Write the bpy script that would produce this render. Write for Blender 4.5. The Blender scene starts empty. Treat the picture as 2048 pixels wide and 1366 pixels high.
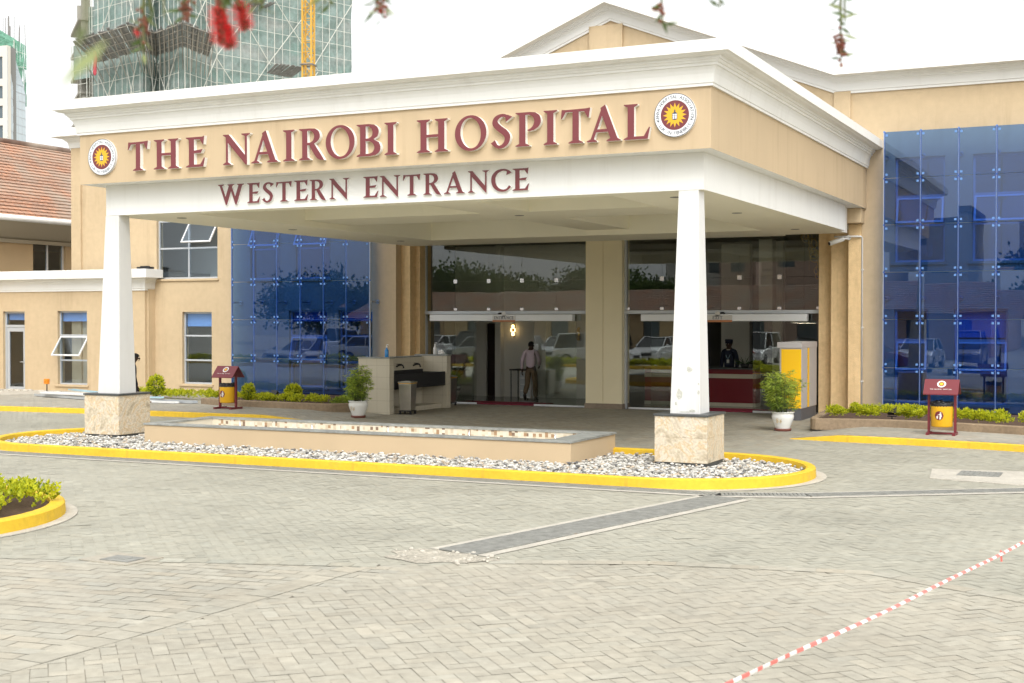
import bpy, bmesh, math, random
import numpy as np
from mathutils import Vector, Matrix
from mathutils.geometry import tessellate_polygon
random.seed(7); rng = np.random.default_rng(7)
scene = bpy.context.scene
COL = scene.collection
PI = math.pi
R = math.radians

# ---------------------------------------------------------------- camera model (for reading depths off known planes)
F_PX, HOR, CAM_H = 2655.0, 640.0, 2.4
TH = R(25.7); PH = math.atan((683 - HOR) / F_PX)
FW = Vector((-math.sin(TH) * math.cos(PH), math.cos(TH) * math.cos(PH), -math.sin(PH)))
RT = Vector((math.cos(TH), math.sin(TH), 0)); UP = RT.cross(FW)
def ray(x, y): return FW + RT * ((x - 1024) / F_PX) + UP * ((683 - y) / F_PX)
def onz(x, y, z=0.0):
    d = ray(x, y); t = (z - CAM_H) / d.z; return Vector((d.x * t, d.y * t, z))
def ony(x, y, Y):
    d = ray(x, y); t = Y / d.y; return Vector((d.x * t, Y, CAM_H + d.z * t))
def onx(x, y, X):
    d = ray(x, y); t = X / d.x; return Vector((X, d.y * t, CAM_H + d.z * t))
def px_of(p):
    q = Vector(p) - Vector((0, 0, CAM_H)); d = q.dot(FW)
    return (1024 + F_PX * q.dot(RT) / d, 683 - F_PX * q.dot(UP) / d, d)

# ---------------------------------------------------------------- object helpers
def tag(o, label=None, cat=None, group=None, kind=None):
    if label: o['label'] = label
    if cat: o['category'] = cat
    if group: o['group'] = group
    if kind: o['kind'] = kind
    return o
def thing(name, label, cat, loc=(0, 0, 0), group=None):
    o = bpy.data.objects.new(name, None); COL.objects.link(o)
    o.location = loc; o.empty_display_size = 0.2
    return tag(o, label, cat, group)
def root_loc(p):
    v = Vector((0, 0, 0))
    while p is not None:
        v = v + Vector(p.location); p = p.parent
    return v
def copy_tree(o, parent=None, skip=()):
    c = o.copy(); COL.objects.link(c); c.parent = parent
    for ch in list(o.children):
        if ch.name.split('.')[0] in skip: continue
        copy_tree(ch, c)
    return c

class MB:
    """collects geometry; build() links it as ONE mesh object"""
    def __init__(s): s.v = []; s.f = []; s.m = []; s.sm = []
    def add(s, vs, fs, m=0, smooth=False):
        b = len(s.v); s.v.extend([tuple(p) for p in vs])
        for f in fs:
            s.f.append(tuple(i + b for i in f)); s.m.append(m); s.sm.append(smooth)
    def box(s, x0, x1, y0, y1, z0, z1, m=0, M=None):
        vs = [Vector((x, y, z)) for z in (z0, z1) for y in (y0, y1) for x in (x0, x1)]
        if M is not None: vs = [M @ p for p in vs]
        s.add(vs, [(0, 2, 3, 1), (4, 5, 7, 6), (0, 1, 5, 4), (2, 6, 7, 3), (0, 4, 6, 2), (1, 3, 7, 5)], m)
    def frustum(s, a, b, m=0):
        """a, b: (x0,x1,y0,y1,z) rectangles"""
        vs = []
        for (x0, x1, y0, y1, z) in (a, b): vs += [(x0, y0, z), (x1, y0, z), (x0, y1, z), (x1, y1, z)]
        s.add(vs, [(0, 2, 3, 1), (4, 5, 7, 6), (0, 1, 5, 4), (2, 6, 7, 3), (0, 4, 6, 2), (1, 3, 7, 5)], m)
    def poly(s, pts, m=0): s.add(pts, [tuple(range(len(pts)))], m)
    def prism(s, pts, vec, m=0, mside=None, mback=None):
        n = len(pts); vec = Vector(vec); a = [Vector(p) for p in pts]; b = [p + vec for p in a]
        s.add(a, [tuple(range(n))], m); s.add(b, [tuple(range(n - 1, -1, -1))], m if mback is None else mback)
        s.add(a + b, [(i, i + n, (i + 1) % n + n, (i + 1) % n) for i in range(n)], m if mside is None else mside)
    def tube(s, p0, p1, r0, r1=None, n=10, m=0, caps=True, smooth=True):
        r1 = r0 if r1 is None else r1; p0 = Vector(p0); p1 = Vector(p1); d = (p1 - p0)
        if d.length < 1e-6: return
        d.normalize(); u = d.orthogonal().normalized(); w = d.cross(u); vs = []
        for p, r in ((p0, r0), (p1, r1)):
            for i in range(n):
                a = 2 * PI * i / n; vs.append(p + (u * math.cos(a) + w * math.sin(a)) * r)
        s.add(vs, [(i, (i + 1) % n, (i + 1) % n + n, i + n) for i in range(n)], m, smooth)
        if caps: s.add(vs, [tuple(range(n - 1, -1, -1)), tuple(range(n, 2 * n))], m)
    def path(s, pts, r, n=8, m=0):
        pts = [Vector(p) for p in pts]; k = len(pts); rs = r if isinstance(r, (list, tuple)) else [r] * k; vs = []
        ref = None
        for i, p in enumerate(pts):
            d = (pts[min(i + 1, k - 1)] - pts[max(i - 1, 0)]).normalized()
            if ref is None: ref = d.orthogonal().normalized()
            u = (ref - d * ref.dot(d)).normalized(); ref = u; w = d.cross(u)
            for j in range(n):
                a = 2 * PI * j / n; vs.append(p + (u * math.cos(a) + w * math.sin(a)) * rs[i])
        fs = [(i * n + j, i * n + (j + 1) % n, (i + 1) * n + (j + 1) % n, (i + 1) * n + j) for i in range(k - 1) for j in range(n)]
        s.add(vs, fs, m, True); s.add(vs, [tuple(range(n - 1, -1, -1)), tuple(range((k - 1) * n, k * n))], m)
    def lathe(s, c, prof, n=24, m=0, sx=1, sy=1, a0=0, a1=2 * PI):
        c = Vector(c); full = abs(a1 - a0 - 2 * PI) < 1e-6; nn = n if full else n + 1; vs = []
        for r, z in prof:
            for j in range(nn):
                a = a0 + (a1 - a0) * j / n; vs.append(c + Vector((math.cos(a) * r * sx, math.sin(a) * r * sy, z)))
        fs = []
        for i in range(len(prof) - 1):
            for j in range(n):
                j2 = (j + 1) % nn if full else j + 1
                fs.append((i * nn + j, i * nn + j2, (i + 1) * nn + j2, (i + 1) * nn + j))
        s.add(vs, fs, m, True)
    def sphere(s, c, r, n=12, k=8, m=0, M=None):
        r = r if isinstance(r, (tuple, list)) else (r, r, r); vs = []; c = Vector(c)
        for i in range(k + 1):
            t = PI * i / k
            for j in range(n):
                a = 2 * PI * j / n
                p = Vector((r[0] * math.sin(t) * math.cos(a), r[1] * math.sin(t) * math.sin(a), r[2] * math.cos(t)))
                if M is not None: p = M @ p
                vs.append(c + p)
        s.add(vs, [(i * n + j, (i + 1) * n + j, (i + 1) * n + (j + 1) % n, i * n + (j + 1) % n) for i in range(k) for j in range(n)], m, True)
    def sweep(s, path, prof, m=0, closed=False, mats=None):
        """path: (x,y,z) points; prof: (outward offset, z) points, outward = right of travel"""
        n = len(path); P = [Vector(p) for p in path]; k = len(prof); vs = []
        for i in range(n):
            ns = []
            for a, b in ((i - 1, i), (i, i + 1)):
                if closed: a %= n; b %= n
                elif a < 0 or b >= n: continue
                d = P[b] - P[a]; d.z = 0; d.normalize(); ns.append(Vector((d.y, -d.x, 0)))
            o = ns[0] if len(ns) == 1 else (ns[0] + ns[1]) / (1 + ns[0].dot(ns[1]))
            for (a, z) in prof: vs.append(P[i] + o * a + Vector((0, 0, z)))
        for i in range(n if closed else n - 1):
            i2 = (i + 1) % n
            for j in range(k - 1):
                s.add([vs[i * k + j], vs[i * k + j + 1], vs[i2 * k + j + 1], vs[i2 * k + j]], [(0, 1, 2, 3)], mats[j] if mats else m)
        if not closed:
            s.add(vs[:k], [tuple(range(k - 1, -1, -1))], m); s.add(vs[-k:], [tuple(range(k))], m)
    def xform(s, M, start=0):
        for i in range(start, len(s.v)): s.v[i] = tuple(M @ Vector(s.v[i]))
        return s
    def leaf(s, p, d, ln, w, m=0, up=None):
        """one leaf: a bent diamond"""
        p = Vector(p); d = Vector(d).normalized(); side = d.cross(up or Vector((random.uniform(-1, 1), random.uniform(-1, 1), random.uniform(-.2, 1)))).normalized() * w * .5
        nrm = side.cross(d).normalized() * ln * .08
        s.add([p, p + d * ln * .45 + side - nrm, p + d * ln - nrm * 2.2, p + d * ln * .45 - side - nrm], [(0, 1, 2, 3)], m)
    def build(s, name, mats, parent=None, origin=None, bevel=0, seg=2, recalc=True, weld=True):
        o0 = root_loc(parent) if parent else Vector(origin or (0, 0, 0))
        me = bpy.data.meshes.new(name)
        V = np.array(s.v, dtype=np.float64).reshape(-1, 3) - np.array(o0)
        me.from_pydata(V.tolist(), [], s.f)
        mats = mats if isinstance(mats, (list, tuple)) else [mats]
        for m in mats: me.materials.append(m)
        me.polygons.foreach_set('material_index', s.m); me.polygons.foreach_set('use_smooth', s.sm)
        if weld and len(s.v) < 60000:
            bm = bmesh.new(); bm.from_mesh(me)
            bmesh.ops.remove_doubles(bm, verts=bm.verts, dist=1e-5)
            if recalc: bmesh.ops.recalc_face_normals(bm, faces=bm.faces)
            bm.to_mesh(me); bm.free()
        me.update()
        o = bpy.data.objects.new(name, me); COL.objects.link(o)
        if parent: o.parent = parent
        else: o.location = o0
        if bevel:
            b = o.modifiers.new('Bevel', 'BEVEL'); b.width = bevel; b.segments = seg; b.limit_method = 'ANGLE'; b.angle_limit = R(40)
        return o
# ---------------------------------------------------------------- materials
def srgb(r, g, b):
    f = lambda c: ((c / 255 + .055) / 1.055) ** 2.4 if c > 10.3 else c / 255 / 12.92
    return (f(r), f(g), f(b))
def mat(name, col, rough=.6, metal=0, spec=.4, big=None, fine=None, bump=None, emit=None, stain=None, coat=0, trans_leaf=0, streak=None, joint=None):
    """big/fine: (scale, amount) brightness noise; bump: (scale, strength, distance); stain: (scale, colour, low, high)"""
    m = bpy.data.materials.new(name); m.use_nodes = True; nt = m.node_tree; N = nt.nodes; L = nt.links
    b = N['Principled BSDF']; b.inputs['Roughness'].default_value = rough; b.inputs['Metallic'].default_value = metal
    b.inputs['Specular IOR Level'].default_value = spec; b.inputs['Base Color'].default_value = (*col, 1)
    if coat: b.inputs['Coat Weight'].default_value = coat
    tc = N.new('ShaderNodeTexCoord'); cur = None
    def noise(scale, detail=5, rg=.6):
        n = N.new('ShaderNodeTexNoise'); n.inputs['Scale'].default_value = scale; n.inputs['Detail'].default_value = detail
        n.inputs['Roughness'].default_value = rg; L.new(tc.outputs['Object'], n.inputs['Vector']); return n
    if big or fine:
        rgb = N.new('ShaderNodeRGB'); rgb.outputs[0].default_value = (*col, 1); cur = rgb.outputs[0]
        for sp in (big, fine):
            if not sp: continue
            n = noise(sp[0]); mr = N.new('ShaderNodeMapRange'); mr.inputs[1].default_value = .3; mr.inputs[2].default_value = .7
            mr.inputs[3].default_value = 1 - sp[1]; mr.inputs[4].default_value = 1 + sp[1]; L.new(n.outputs['Fac'], mr.inputs[0])
            mx = N.new('ShaderNodeVectorMath'); mx.operation = 'SCALE'; L.new(cur, mx.inputs[0]); L.new(mr.outputs[0], mx.inputs['Scale']); cur = mx.outputs[0]
    if stain:
        if cur is None:
            rgb = N.new('ShaderNodeRGB'); rgb.outputs[0].default_value = (*col, 1); cur = rgb.outputs[0]
        n = noise(stain[0], 8, .65); rp = N.new('ShaderNodeMapRange'); rp.inputs[1].default_value = stain[2]; rp.inputs[2].default_value = stain[3]
        L.new(n.outputs['Fac'], rp.inputs[0]); mx = N.new('ShaderNodeMix'); mx.data_type = 'RGBA'; L.new(rp.outputs[0], mx.inputs[0]); L.new(cur, mx.inputs[6])
        mx.inputs[7].default_value = (*stain[1], 1); cur = mx.outputs[2]
    if streak:      # rain streaks: noise drawn out vertically, only where a broad mask allows
        mp = N.new('ShaderNodeMapping'); mp.inputs['Scale'].default_value = (streak[0], streak[0], streak[0] * .07); L.new(tc.outputs['Object'], mp.inputs[0])
        n = N.new('ShaderNodeTexNoise'); n.inputs['Scale'].default_value = 1; n.inputs['Detail'].default_value = 7; n.inputs['Roughness'].default_value = .7; L.new(mp.outputs[0], n.inputs['Vector'])
        n2 = noise(.55, 4); r1 = N.new('ShaderNodeMapRange'); r1.inputs[1].default_value = .5; r1.inputs[2].default_value = .72; L.new(n.outputs['Fac'], r1.inputs[0])
        r2 = N.new('ShaderNodeMapRange'); r2.inputs[1].default_value = .42; r2.inputs[2].default_value = .62; r2.inputs[4].default_value = streak[1]; L.new(n2.outputs['Fac'], r2.inputs[0])
        mu = N.new('ShaderNodeMath'); mu.operation = 'MULTIPLY'; L.new(r1.outputs[0], mu.inputs[0]); L.new(r2.outputs[0], mu.inputs[1])
        if cur is None:
            rgb = N.new('ShaderNodeRGB'); rgb.outputs[0].default_value = (*col, 1); cur = rgb.outputs[0]
        mx = N.new('ShaderNodeMix'); mx.data_type = 'RGBA'; L.new(mu.outputs[0], mx.inputs[0]); L.new(cur, mx.inputs[6]); mx.inputs[7].default_value = (col[0] * .62, col[1] * .58, col[2] * .54, 1); cur = mx.outputs[2]
    if joint:       # mortar joints between stones, every joint metres along x
        sp = N.new('ShaderNodeSeparateXYZ'); L.new(tc.outputs['Object'], sp.inputs[0]); dv = N.new('ShaderNodeMath'); dv.operation = 'DIVIDE'; L.new(sp.outputs[0], dv.inputs[0]); dv.inputs[1].default_value = joint
        fr = N.new('ShaderNodeMath'); fr.operation = 'FRACT'; L.new(dv.outputs[0], fr.inputs[0]); cp = N.new('ShaderNodeMath'); cp.operation = 'COMPARE'; L.new(fr.outputs[0], cp.inputs[0]); cp.inputs[1].default_value = .5; cp.inputs[2].default_value = .011
        ml = N.new('ShaderNodeMath'); ml.operation = 'MULTIPLY'; L.new(cp.outputs[0], ml.inputs[0]); ml.inputs[1].default_value = .2
        mx = N.new('ShaderNodeMix'); mx.data_type = 'RGBA'; L.new(ml.outputs[0], mx.inputs[0]); L.new(cur, mx.inputs[6]); mx.inputs[7].default_value = (.30, .20, .05, 1); cur = mx.outputs[2]
    if cur is not None: L.new(cur, b.inputs['Base Color'])
    if bump:
        n = noise(bump[0], 6, .7); bp = N.new('ShaderNodeBump'); bp.inputs['Strength'].default_value = bump[1]
        bp.inputs['Distance'].default_value = bump[2] if len(bump) > 2 else .01
        L.new(n.outputs['Fac'], bp.inputs['Height']); L.new(bp.outputs[0], b.inputs['Normal'])
    if emit: b.inputs['Emission Color'].default_value = (*emit[0], 1); b.inputs['Emission Strength'].default_value = emit[1]
    if trans_leaf:
        tr = N.new('ShaderNodeBsdfTranslucent'); tr.inputs[0].default_value = (col[0] * 1.3, col[1] * 1.3, col[2], 1)
        ms = N.new('ShaderNodeMixShader'); ms.inputs[0].default_value = trans_leaf; out = N['Material Output']
        L.new(b.outputs[0], ms.inputs[1]); L.new(tr.outputs[0], ms.inputs[2]); L.new(ms.outputs[0], out.inputs[0])
    return m
def glass(name, tint, rough=.0, refl=1.0, wobble=0, ior=1.5):
    """thin architectural pane: tinted see-through plus a mirror layer by Fresnel"""
    m = bpy.data.materials.new(name); m.use_nodes = True; nt = m.node_tree; N = nt.nodes; L = nt.links
    N.remove(N['Principled BSDF']); out = N['Material Output']
    t = N.new('ShaderNodeBsdfTransparent'); t.inputs[0].default_value = (*tint, 1)
    g = N.new('ShaderNodeBsdfGlossy'); g.inputs['Roughness'].default_value = rough; g.inputs[0].default_value = (.93 * refl, .97 * refl, refl, 1)
    ge = N.new('ShaderNodeNewGeometry'); dp = N.new('ShaderNodeVectorMath'); dp.operation = 'DOT_PRODUCT'; L.new(ge.outputs['Incoming'], dp.inputs[0]); L.new(ge.outputs['Normal'], dp.inputs[1])
    def mth(op, a, b=None):
        n = N.new('ShaderNodeMath'); n.operation = op
        for i, q in enumerate((a, b)):
            if q is None: continue
            if isinstance(q, (int, float)): n.inputs[i].default_value = q
            else: L.new(q, n.inputs[i])
        return n.outputs[0]
    f0 = ((ior - 1) / (ior + 1)) ** 2      # Schlick, the same from either side of the pane
    fr = mth('ADD', mth('MULTIPLY', mth('POWER', mth('SUBTRACT', 1.0, mth('ABSOLUTE', dp.outputs['Value'])), 5.0), 1 - f0), f0)
    ms = N.new('ShaderNodeMixShader'); L.new(fr, ms.inputs[0]); L.new(t.outputs[0], ms.inputs[1]); L.new(g.outputs[0], ms.inputs[2]); L.new(ms.outputs[0], out.inputs[0])
    if wobble:
        tc = N.new('ShaderNodeTexCoord'); n = N.new('ShaderNodeTexNoise'); n.inputs['Scale'].default_value = .9; n.inputs['Detail'].default_value = 1
        L.new(tc.outputs['Object'], n.inputs['Vector']); bp = N.new('ShaderNodeBump'); bp.inputs['Strength'].default_value = wobble; bp.inputs['Distance'].default_value = .02
        L.new(n.outputs['Fac'], bp.inputs['Height']); L.new(bp.outputs[0], g.inputs['Normal'])
    return m
def attr_mat(name, rough=.8, noise=(6, .12), bump=(60, .3, .004), attr='tint', blotch=None):
    """base colour from a per-face colour attribute, with noise"""
    m = mat(name, (.5, .5, .5), rough, bump=bump); nt = m.node_tree; N = nt.nodes; L = nt.links
    a = N.new('ShaderNodeAttribute'); a.attribute_name = attr; tc = N.new('ShaderNodeTexCoord'); cur = a.outputs['Color']
    for (sc, am) in [noise] + ([blotch] if blotch else []):
        n = N.new('ShaderNodeTexNoise'); n.inputs['Scale'].default_value = sc; n.inputs['Detail'].default_value = 6; L.new(tc.outputs['Object'], n.inputs['Vector'])
        mr = N.new('ShaderNodeMapRange'); mr.inputs[1].default_value = .3; mr.inputs[2].default_value = .7; mr.inputs[3].default_value = 1 - am; mr.inputs[4].default_value = 1 + am
        L.new(n.outputs['Fac'], mr.inputs[0]); mx = N.new('ShaderNodeVectorMath'); mx.operation = 'SCALE'
        L.new(cur, mx.inputs[0]); L.new(mr.outputs[0], mx.inputs['Scale']); cur = mx.outputs[0]
    if blotch:
        for sc, lo, hi, k, stretch in ((.8, .56, .74, .80, (1, .35, 1)), (3.2, .60, .72, .84, (1, 1, 1)), (.33, .52, .70, 1.07, (1, 1, 1))):
            mp = N.new('ShaderNodeMapping'); mp.inputs['Scale'].default_value = stretch; mp.inputs['Rotation'].default_value = (0, 0, .35); L.new(tc.outputs['Object'], mp.inputs[0])
            n = N.new('ShaderNodeTexNoise'); n.inputs['Scale'].default_value = sc; n.inputs['Detail'].default_value = 8; n.inputs['Roughness'].default_value = .68; L.new(mp.outputs[0], n.inputs['Vector'])
            mr = N.new('ShaderNodeMapRange'); mr.inputs[1].default_value = lo; mr.inputs[2].default_value = hi; mr.inputs[3].default_value = 1; mr.inputs[4].default_value = k; L.new(n.outputs['Fac'], mr.inputs[0])
            mx = N.new('ShaderNodeVectorMath'); mx.operation = 'SCALE'; L.new(cur, mx.inputs[0]); L.new(mr.outputs[0], mx.inputs['Scale']); cur = mx.outputs[0]
    L.new(cur, N['Principled BSDF'].inputs['Base Color']); return m

TAN = (.54, .42, .27)
M_tan = mat('tan_plaster', TAN, .85, big=(.35, .06), fine=(5, .05), bump=(45, .4, .014), spec=.2, streak=(3.5, .55))
M_tan_smooth = mat('tan_smooth_plaster', (.54, .42, .275), .8, big=(.5, .04), bump=(70, .15, .005), spec=.2, streak=(4, .35))
M_tan_rough = mat('tan_roughcast', (.70, .51, .28), .9, big=(.5, .08), fine=(9, .08), bump=(38, .6, .02), spec=.15, stain=(.7, (.50, .34, .18), .58, .8), streak=(5, .5))
M_cream = mat('cream_paint', (.78, .70, .49), .7, big=(.6, .04), bump=(60, .1, .003), spec=.25)
M_white = mat('white_paint', (.80, .80, .775), .6, big=(.5, .03), bump=(40, .12, .004), spec=.3, stain=(1.3, (.70, .69, .64), .62, .9), streak=(3, .25))
M_white_col = mat('white_column_paint', (.70, .70, .685), .55, big=(.8, .02), bump=(30, .1, .004), spec=.3, streak=(6, .25))
M_soffit = mat('soffit_paint', (.88, .85, .71), .75, big=(.4, .03), bump=(50, .08, .003), spec=.2)
M_stain = mat('bare_plaster_scuff', (.5, .5, .45), .9, fine=(30, .25))
M_slate = mat('dark_slate', (.07, .075, .075), .45, fine=(8, .25), bump=(30, .2, .004))
M_slate2 = mat('grey_slate_coping', (.27, .28, .265), .5, fine=(6, .25), bump=(30, .2, .004))
M_maroon = mat('maroon_acrylic', (.17, .028, .033), .3, spec=.5, coat=.3)
M_letter_side = mat('letter_return_white', (.82, .82, .80), .45)
M_yellow = mat('yellow_kerb_paint', (.70, .455, .03), .6, big=(1.2, .07), fine=(14, .08), bump=(40, .35, .008), stain=(2.6, (.46, .33, .10), .60, .8), joint=2.3)
M_concrete = mat('concrete', (.36, .33, .27), .9, big=(1, .12), fine=(12, .12), bump=(50, .4, .008))
M_concrete_l = mat('pale_concrete', (.46, .43, .37), .9, big=(2.5, .12), fine=(25, .12), bump=(60, .4, .008))
M_kerb = mat('brown_kerb', (.27, .20, .13), .9, big=(1.5, .2), fine=(14, .15), bump=(40, .5, .01))
M_soil = mat('soil', (.09, .055, .035), 1, fine=(20, .3), bump=(40, .8, .02))
M_grate = mat('steel_grating', (.23, .23, .21), .7, fine=(9, .25), stain=(2, (.3, .2, .12), .62, .8))
M_dark = mat('void_shade', (.012, .012, .012), .9)
M_black = mat('black_plastic', (.02, .02, .022), .4)
M_alu = mat('grey_aluminium', (.52, .55, .58), .45, metal=.3)
M_alu_w = mat('pale_aluminium', (.72, .74, .75), .4, metal=.15)
M_steel = mat('stainless_steel', (.58, .56, .52), .28, metal=1, fine=(3, .1), bump=(90, .05, .002))
M_chrome = mat('polished_clamp', (.75, .77, .8), .2, metal=.8)
M_glass_win = glass('window_glass', (.84, .90, .95), refl=1, wobble=.06, ior=1.72)
M_glass_clear = glass('door_glass', (.86, .88, .86), wobble=.05, ior=1.72)
M_glass_blue = glass('blue_glass', (.36, .54, .82), refl=1, wobble=.04, ior=1.75)
M_blind = mat('blue_blind', (.25, .45, .85), .8)
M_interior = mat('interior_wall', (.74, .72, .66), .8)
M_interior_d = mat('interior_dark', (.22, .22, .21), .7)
M_intfloor = mat('lobby_floor', (.14, .13, .12), .15, spec=.5)
M_dwood = mat('dark_wood', (.028, .017, .014), .4)
M_red = mat('red_counter', (.20, .012, .022), .3)
M_redmat = mat('red_mat', (.26, .02, .05), .95)
M_tile_w = mat('cream_wall_tile', (.60, .55, .44), .3, big=(3, .06), spec=.5)
M_tan_stone = mat('interior_stone', (.24, .19, .14), .5, fine=(5, .2))

def travertine():
    m = mat('swirled_sandstone', (.6, .5, .35), .5, spec=.4); nt = m.node_tree; N = nt.nodes; L = nt.links
    tc = N.new('ShaderNodeTexCoord'); n0 = N.new('ShaderNodeTexNoise'); n0.inputs['Scale'].default_value = 1.6; n0.inputs['Detail'].default_value = 7
    n0.inputs['Distortion'].default_value = 2.6; L.new(tc.outputs['Object'], n0.inputs['Vector'])
    cr = N.new('ShaderNodeValToRGB'); e = cr.color_ramp.elements
    cols = [(.28, (.34, .28, .21)), (.40, (.54, .46, .33)), (.47, (.66, .59, .47)), (.53, (.60, .46, .28)), (.58, (.67, .60, .49)), (.68, (.54, .46, .34)), (.8, (.68, .64, .56))]
    e[0].position, e[0].color = cols[0][0], (*cols[0][1], 1); e[1].position, e[1].color = cols[1][0], (*cols[1][1], 1)
    for p, c in cols[2:]: k = e.new(p); k.color = (*c, 1)
    L.new(n0.outputs['Fac'], cr.inputs[0]); n1 = N.new('ShaderNodeTexNoise'); n1.inputs['Scale'].default_value = 28; n1.inputs['Detail'].default_value = 8; L.new(tc.outputs['Object'], n1.inputs['Vector'])
    mr = N.new('ShaderNodeMapRange'); mr.inputs[1].default_value = .3; mr.inputs[2].default_value = .7; mr.inputs[3].default_value = .8; mr.inputs[4].default_value = 1.15; L.new(n1.outputs['Fac'], mr.inputs[0])
    mx = N.new('ShaderNodeVectorMath'); mx.operation = 'SCALE'; L.new(cr.outputs[0], mx.inputs[0]); L.new(mr.outputs[0], mx.inputs['Scale']); L.new(mx.outputs[0], N['Principled BSDF'].inputs['Base Color'])
    return m
M_trav = travertine()
def leafm(name, c, t=.3): return mat(name, c, .55, spec=.3, trans_leaf=t)
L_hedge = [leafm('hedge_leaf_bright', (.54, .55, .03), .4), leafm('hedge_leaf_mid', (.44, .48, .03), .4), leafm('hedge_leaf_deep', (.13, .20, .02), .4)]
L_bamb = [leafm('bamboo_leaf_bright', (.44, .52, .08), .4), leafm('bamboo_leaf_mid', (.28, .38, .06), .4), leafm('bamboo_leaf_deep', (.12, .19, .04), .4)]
L_dark = [leafm('tree_leaf_mid', (.06, .11, .025)), leafm('tree_leaf_deep', (.03, .06, .018)), leafm('tree_leaf_pale', (.11, .16, .04))]
M_bark = mat('bark', (.16, .11, .07), .9, fine=(12, .3), bump=(25, .6, .02))
M_stem = mat('green_stem', (.12, .13, .05), .7)
M_pot = mat('white_glazed_pot', (.78, .78, .75), .25, spec=.5)
M_terra = mat('terracotta_saucer', (.16, .05, .035), .6)
M_gold = mat('gold_paint', (.65, .42, .10), .3, metal=.8)
# ---------------------------------------------------------------- ground
M_bed = mat('paving_bed', (.28, .255, .205), .95, fine=(30, .2)); M_ground = mat('pale_ground', (.42, .40, .345), .95, big=(.3, .08), fine=(6, .08))
M_bed_l = mat('sand_bed', (.45, .43, .345), .95, fine=(30, .15))
M_paver = attr_mat('concrete_paver', .85, noise=(9, .10), bump=(70, .35, .004), blotch=(.45, .10))
mb = MB(); mb.box(-600, 600, -300, 900, -.4, -.014)
tag(mb.build('ground', M_ground), kind='structure')

ZL = [(-30, 3.6), (-10.53, 9.87), (-6.79, 11.12), (-5.9, 11.75), (-4.45, 12.4), (-2.35, 12.83), (-.96, 12.12), (3, 10.2), (8, 8), (20, 5)]
def zone_line(x):
    for (a, b), (c, d) in zip(ZL, ZL[1:]):
        if a <= x <= c: return b + (d - b) * (x - a) / (c - a)
    return 0
S0, S1 = Vector((-7.1, 6.65)), Vector((-6.49, 10.76))
def left_of_strip(x, y):
    t = (y - S0.y) / (S1.y - S0.y); return x < S0.x + (S1.x - S0.x) * t
def in_view(x, y):
    px, py, d = px_of((x, y, 0)); return d > 4 and -700 < px < 3200 and py < 1640
mb = MB(); mb.poly([(-16, 2, -.0065), (15.5, 2, -.0065)] + [(x / 10, zone_line(x / 10) + .05, -.0065) for x in range(155, -161, -5)]); tag(mb.build('joint_bed', M_bed, origin=(-4, 8, 0)), kind='structure')
# sand bed under the greyer paving
xs = [-36 + i * .5 for i in range(104)]
mb = MB(); mb.poly([(x, zone_line(x), -.0045) for x in xs] + [(15.5, 33.6, -.0045), (-36, 33.6, -.0045)])
tag(mb.build('sand_bed', M_bed_l, origin=(-12, 20, 0)), kind='structure')

def pavers_to_mesh(name, quads, cols, kind='structure'):
    V = np.array(quads, dtype=np.float32).reshape(-1, 3); n = len(quads)
    me = bpy.data.meshes.new(name); me.vertices.add(4 * n); me.vertices.foreach_set('co', V.ravel())
    me.loops.add(4 * n); me.loops.foreach_set('vertex_index', np.arange(4 * n, dtype=np.int32))
    me.polygons.add(n); me.polygons.foreach_set('loop_start', np.arange(0, 4 * n, 4, dtype=np.int32))
    a = me.attributes.new('tint', 'FLOAT_COLOR', 'FACE'); c = np.ones((n, 4), np.float32); c[:, :3] = cols; a.data.foreach_set('color', c.ravel())
    me.materials.append(M_paver); me.update(calc_edges=True); me.validate()
    o = bpy.data.objects.new(name, me); COL.objects.link(o); return tag(o, kind=kind)

def lay(quads, cols, bricks, frame, gap, zbase, colf, test, zj=.0006, tilt=.0004):
    ox, oy, ang = frame; ca, sa = math.cos(ang), math.sin(ang)
    for (u0, v0, u1, v1) in bricks:
        cu, cv = (u0 + u1) / 2, (v0 + v1) / 2; x = ox + cu * ca - cv * sa; y = oy + cu * sa + cv * ca
        if not test(x, y): continue
        dz = zbase + random.gauss(0, zj); tx, ty = random.gauss(0, tilt), random.gauss(0, tilt)
        g = gap / 2; q = []
        for (u, v) in ((u0 + g, v0 + g), (u1 - g, v0 + g), (u1 - g, v1 - g), (u0 + g, v1 - g)):
            u += random.gauss(0, .0009); v += random.gauss(0, .0009)
            q.append((ox + u * ca - v * sa, oy + u * sa + v * ca, dz + (u - cu) * tx * 9 + (v - cv) * ty * 9))
        quads.append(q); cols.append(colf(x, y))
def herring(W, n0, n1):
    out = []
    for j in range(n0, n1):
        for i in range(n0, n1):
            d = (i - j) % 4
            if d == 0: out.append((i * W, j * W, (i + 2) * W, (j + 1) * W))
            elif d == 2: out.append((i * W, (j - 1) * W, (i + 1) * W, (j + 1) * W))
    return out
def running(Lx, Wy, n0, n1):
    return [((i + .5 * (j % 2)) * Lx, j * Wy, (i + 1 + .5 * (j % 2)) * Lx, (j + 1) * Wy) for j in range(n0 * 2, n1 * 2) for i in range(n0, n1)]
def shade(base, am):
    def f(x, y):
        k = 1 + random.gauss(0, am); w = random.gauss(0, am * .35)
        if random.random() < .05: k *= 1.10
        if random.random() < .04: k *= .90
        return (base[0] * k * (1 + w), base[1] * k, base[2] * k * (1 - w))
    return f
BW = .118
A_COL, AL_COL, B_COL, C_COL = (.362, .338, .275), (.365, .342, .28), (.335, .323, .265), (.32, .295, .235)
QA, CA, QB, CB = [], [], [], []
isA = lambda x, y: in_view(x, y) and y < zone_line(x) - .04
def isB(x, y): return in_view(x, y) and y > zone_line(x) - .02 and y < 33.55
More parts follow.
